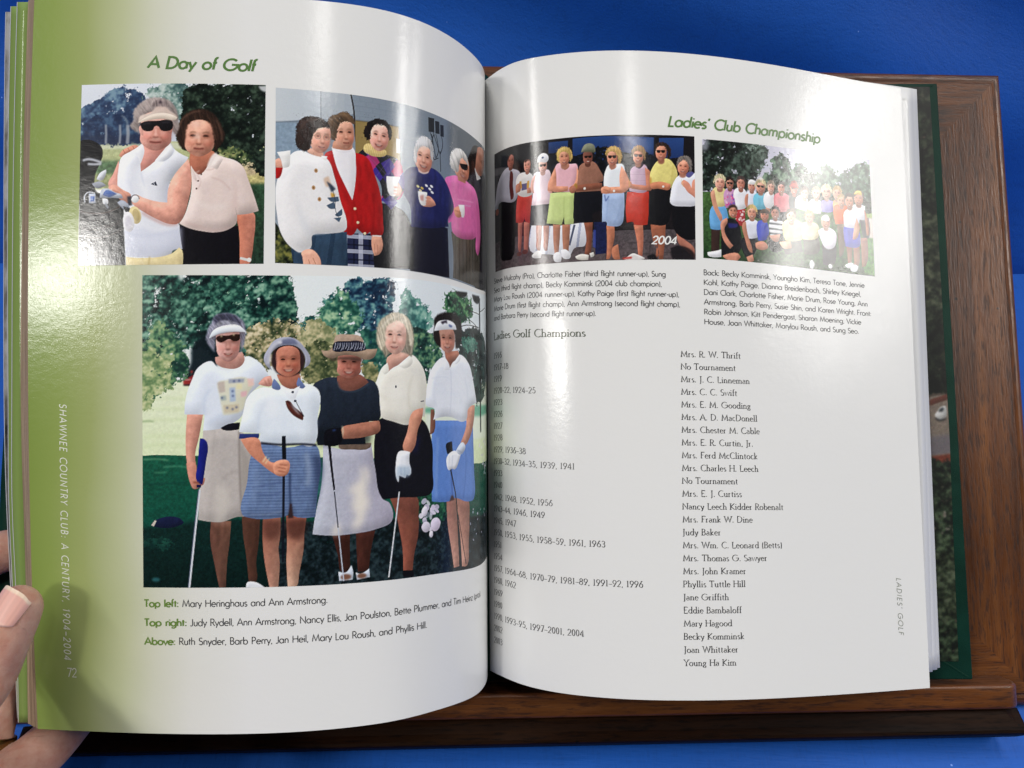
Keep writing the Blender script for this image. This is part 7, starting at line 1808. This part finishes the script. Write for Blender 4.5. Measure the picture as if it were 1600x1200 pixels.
# ---------------------------------------------------------------- the hand that holds the left pages
def at_px(u, v, d): return W(ray(u, v) * d)
person = empty('person', at_px(-90, 1130, .30), 'bare hand gripping the left page edges, thumb in front, gold ring on a finger', 'person')
HO = np.array(person.location)
def tube(bm, pts, rad, flat=None, nseg=22, per=7):
    """closed round tube through world points with a radius per point; rounded ends"""
    P = _catmull(np.array(pts), False, per); n = len(P)
    R = np.interp(np.linspace(0, len(rad) - 1, n), np.arange(len(rad)), rad)
    T = np.gradient(P, axis=0); T /= np.linalg.norm(T, axis=1, keepdims=True)
    # rounded caps
    capA = [(P[0] - T[0] * R[0] * math.sin(a), R[0] * math.cos(a), T[0]) for a in np.linspace(1.5, .25, 7)]
    capB = [(P[-1] + T[-1] * R[-1] * math.sin(a), R[-1] * math.cos(a), T[-1]) for a in np.linspace(.25, 1.5, 7)]
    rings = capA + [(P[i], R[i], T[i]) for i in range(n)] + capB
    up = -AF; vs = []
    for (c, r, t) in rings:
        b = np.cross(t, up); b /= np.linalg.norm(b); nn = np.cross(b, t)
        vs.append([bm.verts.new(c - HO + r * (b * math.cos(a) + nn * math.sin(a) * (flat or 1))) for a in np.linspace(0, 2 * math.pi, nseg, endpoint=False)])
    for i in range(len(vs) - 1):
        for j in range(nseg): bm.faces.new((vs[i][j], vs[i][(j + 1) % nseg], vs[i + 1][(j + 1) % nseg], vs[i + 1][j]))
    bm.faces.new(vs[0][::-1]); bm.faces.new(vs[-1])
bm = bmesh.new()
TIP = at_px(29, 950, .2775); IP = at_px(-24, 1062, .2730); MCP = at_px(-100, 1172, .2520); WR = at_px(-260, 1400, .215)
tube(bm, [TIP, (TIP * .55 + IP * .45), IP, (IP + MCP) / 2, MCP, WR], [.0082, .0092, .0098, .0098, .0135, .022], flat=.86)
# fingers that pass behind the pages: index lies between the leaves and the cover board, the others come round below
tube(bm, [at_px(46, 852, .3130), at_px(-12, 867, .3130), at_px(-85, 905, .3130), at_px(-150, 1020, .309), at_px(-170, 1120, .305)], [.0072, .0088, .0095, .0100, .0120], flat=.85)
tube(bm, [at_px(60, 1000, .3150), at_px(14, 1060, .3110), at_px(-14, 1125, .3030), at_px(-38, 1200, .2980), at_px(-110, 1240, .300)], [.0075, .0085, .0092, .0098, .0125], flat=.95)
tube(bm, [at_px(175, 1050, .3260), at_px(118, 1118, .3180), at_px(72, 1168, .3060), at_px(20, 1212, .2960), at_px(-60, 1285, .298)], [.0080, .0088, .0096, .0100, .0130], flat=.95)
tube(bm, [at_px(110, 1250, .3050), at_px(40, 1262, .2950), at_px(-20, 1262, .2900), at_px(-90, 1320, .297)], [.0075, .0085, .0090, .0120])
# palm and wrist
tube(bm, [at_px(-160, 1090, .300), at_px(-185, 1190, .290), at_px(-190, 1300, .284)], [.015, .018, .018])
tube(bm, [at_px(-180, 1200, .280), at_px(-290, 1420, .235), at_px(-560, 2000, .165)], [.021, .026, .030])
bmesh.ops.recalc_face_normals(bm, faces=bm.faces)
me = bpy.data.meshes.new('hand'); bm.to_mesh(me); bm.free(); me.materials.append(SKIN)
hand = bpy.data.objects.new('hand', me); COL.objects.link(hand); hand.parent = person
m = hand.modifiers.new('r', 'REMESH'); m.mode = 'VOXEL'; m.voxel_size = .0010; m.use_smooth_shade = True
m = hand.modifiers.new('s', 'SMOOTH'); m.factor = .5; m.iterations = 7

# thumb nail: a curved plate that follows the back of the thumb, with a pale free edge
A_ = TIP - IP; A_ /= np.linalg.norm(A_)
N_ = -AF * .93 - AX * .34 - AD * .10; N_ -= A_ * N_.dot(A_); N_ /= np.linalg.norm(N_)
B_ = np.cross(A_, N_); NC = TIP + A_ * .0003
def nail_mesh():
    V, C = [], []; nb, na = 26, 21
    for i in range(nb):
        b = i / (nb - 1)
        for j in range(na):
            a = j / (na - 1) * 2 - 1
            ww = 1 - .10 * (1 - b) ** 2
            lo = -.0062 + .0016 * a * a; hi = .0068 - .0026 * a * a * abs(a)
            x = lo + (hi - lo) * b
            ph = a * .95 * ww; Rr = .0080
            drop = .0011 * b * b
            P = NC + A_ * x + B_ * Rr * 1.06 * math.sin(ph) + N_ * (Rr * .86 * math.cos(ph) + .00012 + .0010 * (1 - b) - drop + (-.0007 if i == 0 or j in (0, na - 1) else 0))
            V.append(P)
            free = np.clip((b - .89 + .03 * a * a) / .04, 0, 1); lun = np.clip((.16 - b - .12 * a * a) / .06, 0, 1)
            c = np.array([.70, .39, .33]) * (1 - free) + np.array([.78, .61, .47]) * free; c = c * (1 - .5 * lun) + np.array([.80, .58, .49]) * .5 * lun
            C.append(c * (1 + .06 * math.sin(a * 23 + 1)))
    return np.array(V), np.array(C), nb, na
V, C_, nb, na = nail_mesh()
k = NT('nail'); k.P(Base_Color=k.n('ShaderNodeVertexColor', dict(layer_name='ink')).outputs[0], Roughness=.42, Specular_IOR_Level=.35, Subsurface_Weight=.1, Subsurface_Radius=(.002, .001, .0007), Normal=k.bump(k.noise(k.coord('Object'), 700, 2), .25, .0002))
nail = mesh('fingernail', V, grid_faces(nb, na), k.m, person, True, None, C_, off=HO)

# ring
k = NT('gold'); k.P(Base_Color=(.30, .19, .07, 1), Metallic=1.0, Roughness=.28)
c = at_px(-24, 1158, .3006); ax = at_px(-14, 1125, .3030) - at_px(-38, 1200, .2980); ax /= np.linalg.norm(ax)
u1 = np.cross(ax, AF); u1 /= np.linalg.norm(u1); u2 = np.cross(ax, u1); V = []
for i in range(40):
    t = i / 40 * 2 * math.pi; d = u1 * math.cos(t) + u2 * math.sin(t)
    for (r, h) in ((.0094, -.0026), (.0106, -.0022), (.0111, 0), (.0106, .0022), (.0094, .0026)): V.append(c + d * r + ax * h)
F = [(i * 5 + j, i * 5 + (j + 1) % 5, ((i + 1) % 40) * 5 + (j + 1) % 5, ((i + 1) % 40) * 5 + j) for i in range(40) for j in range(5)]
mesh('ring', V, F, k.m, person, True, off=HO)
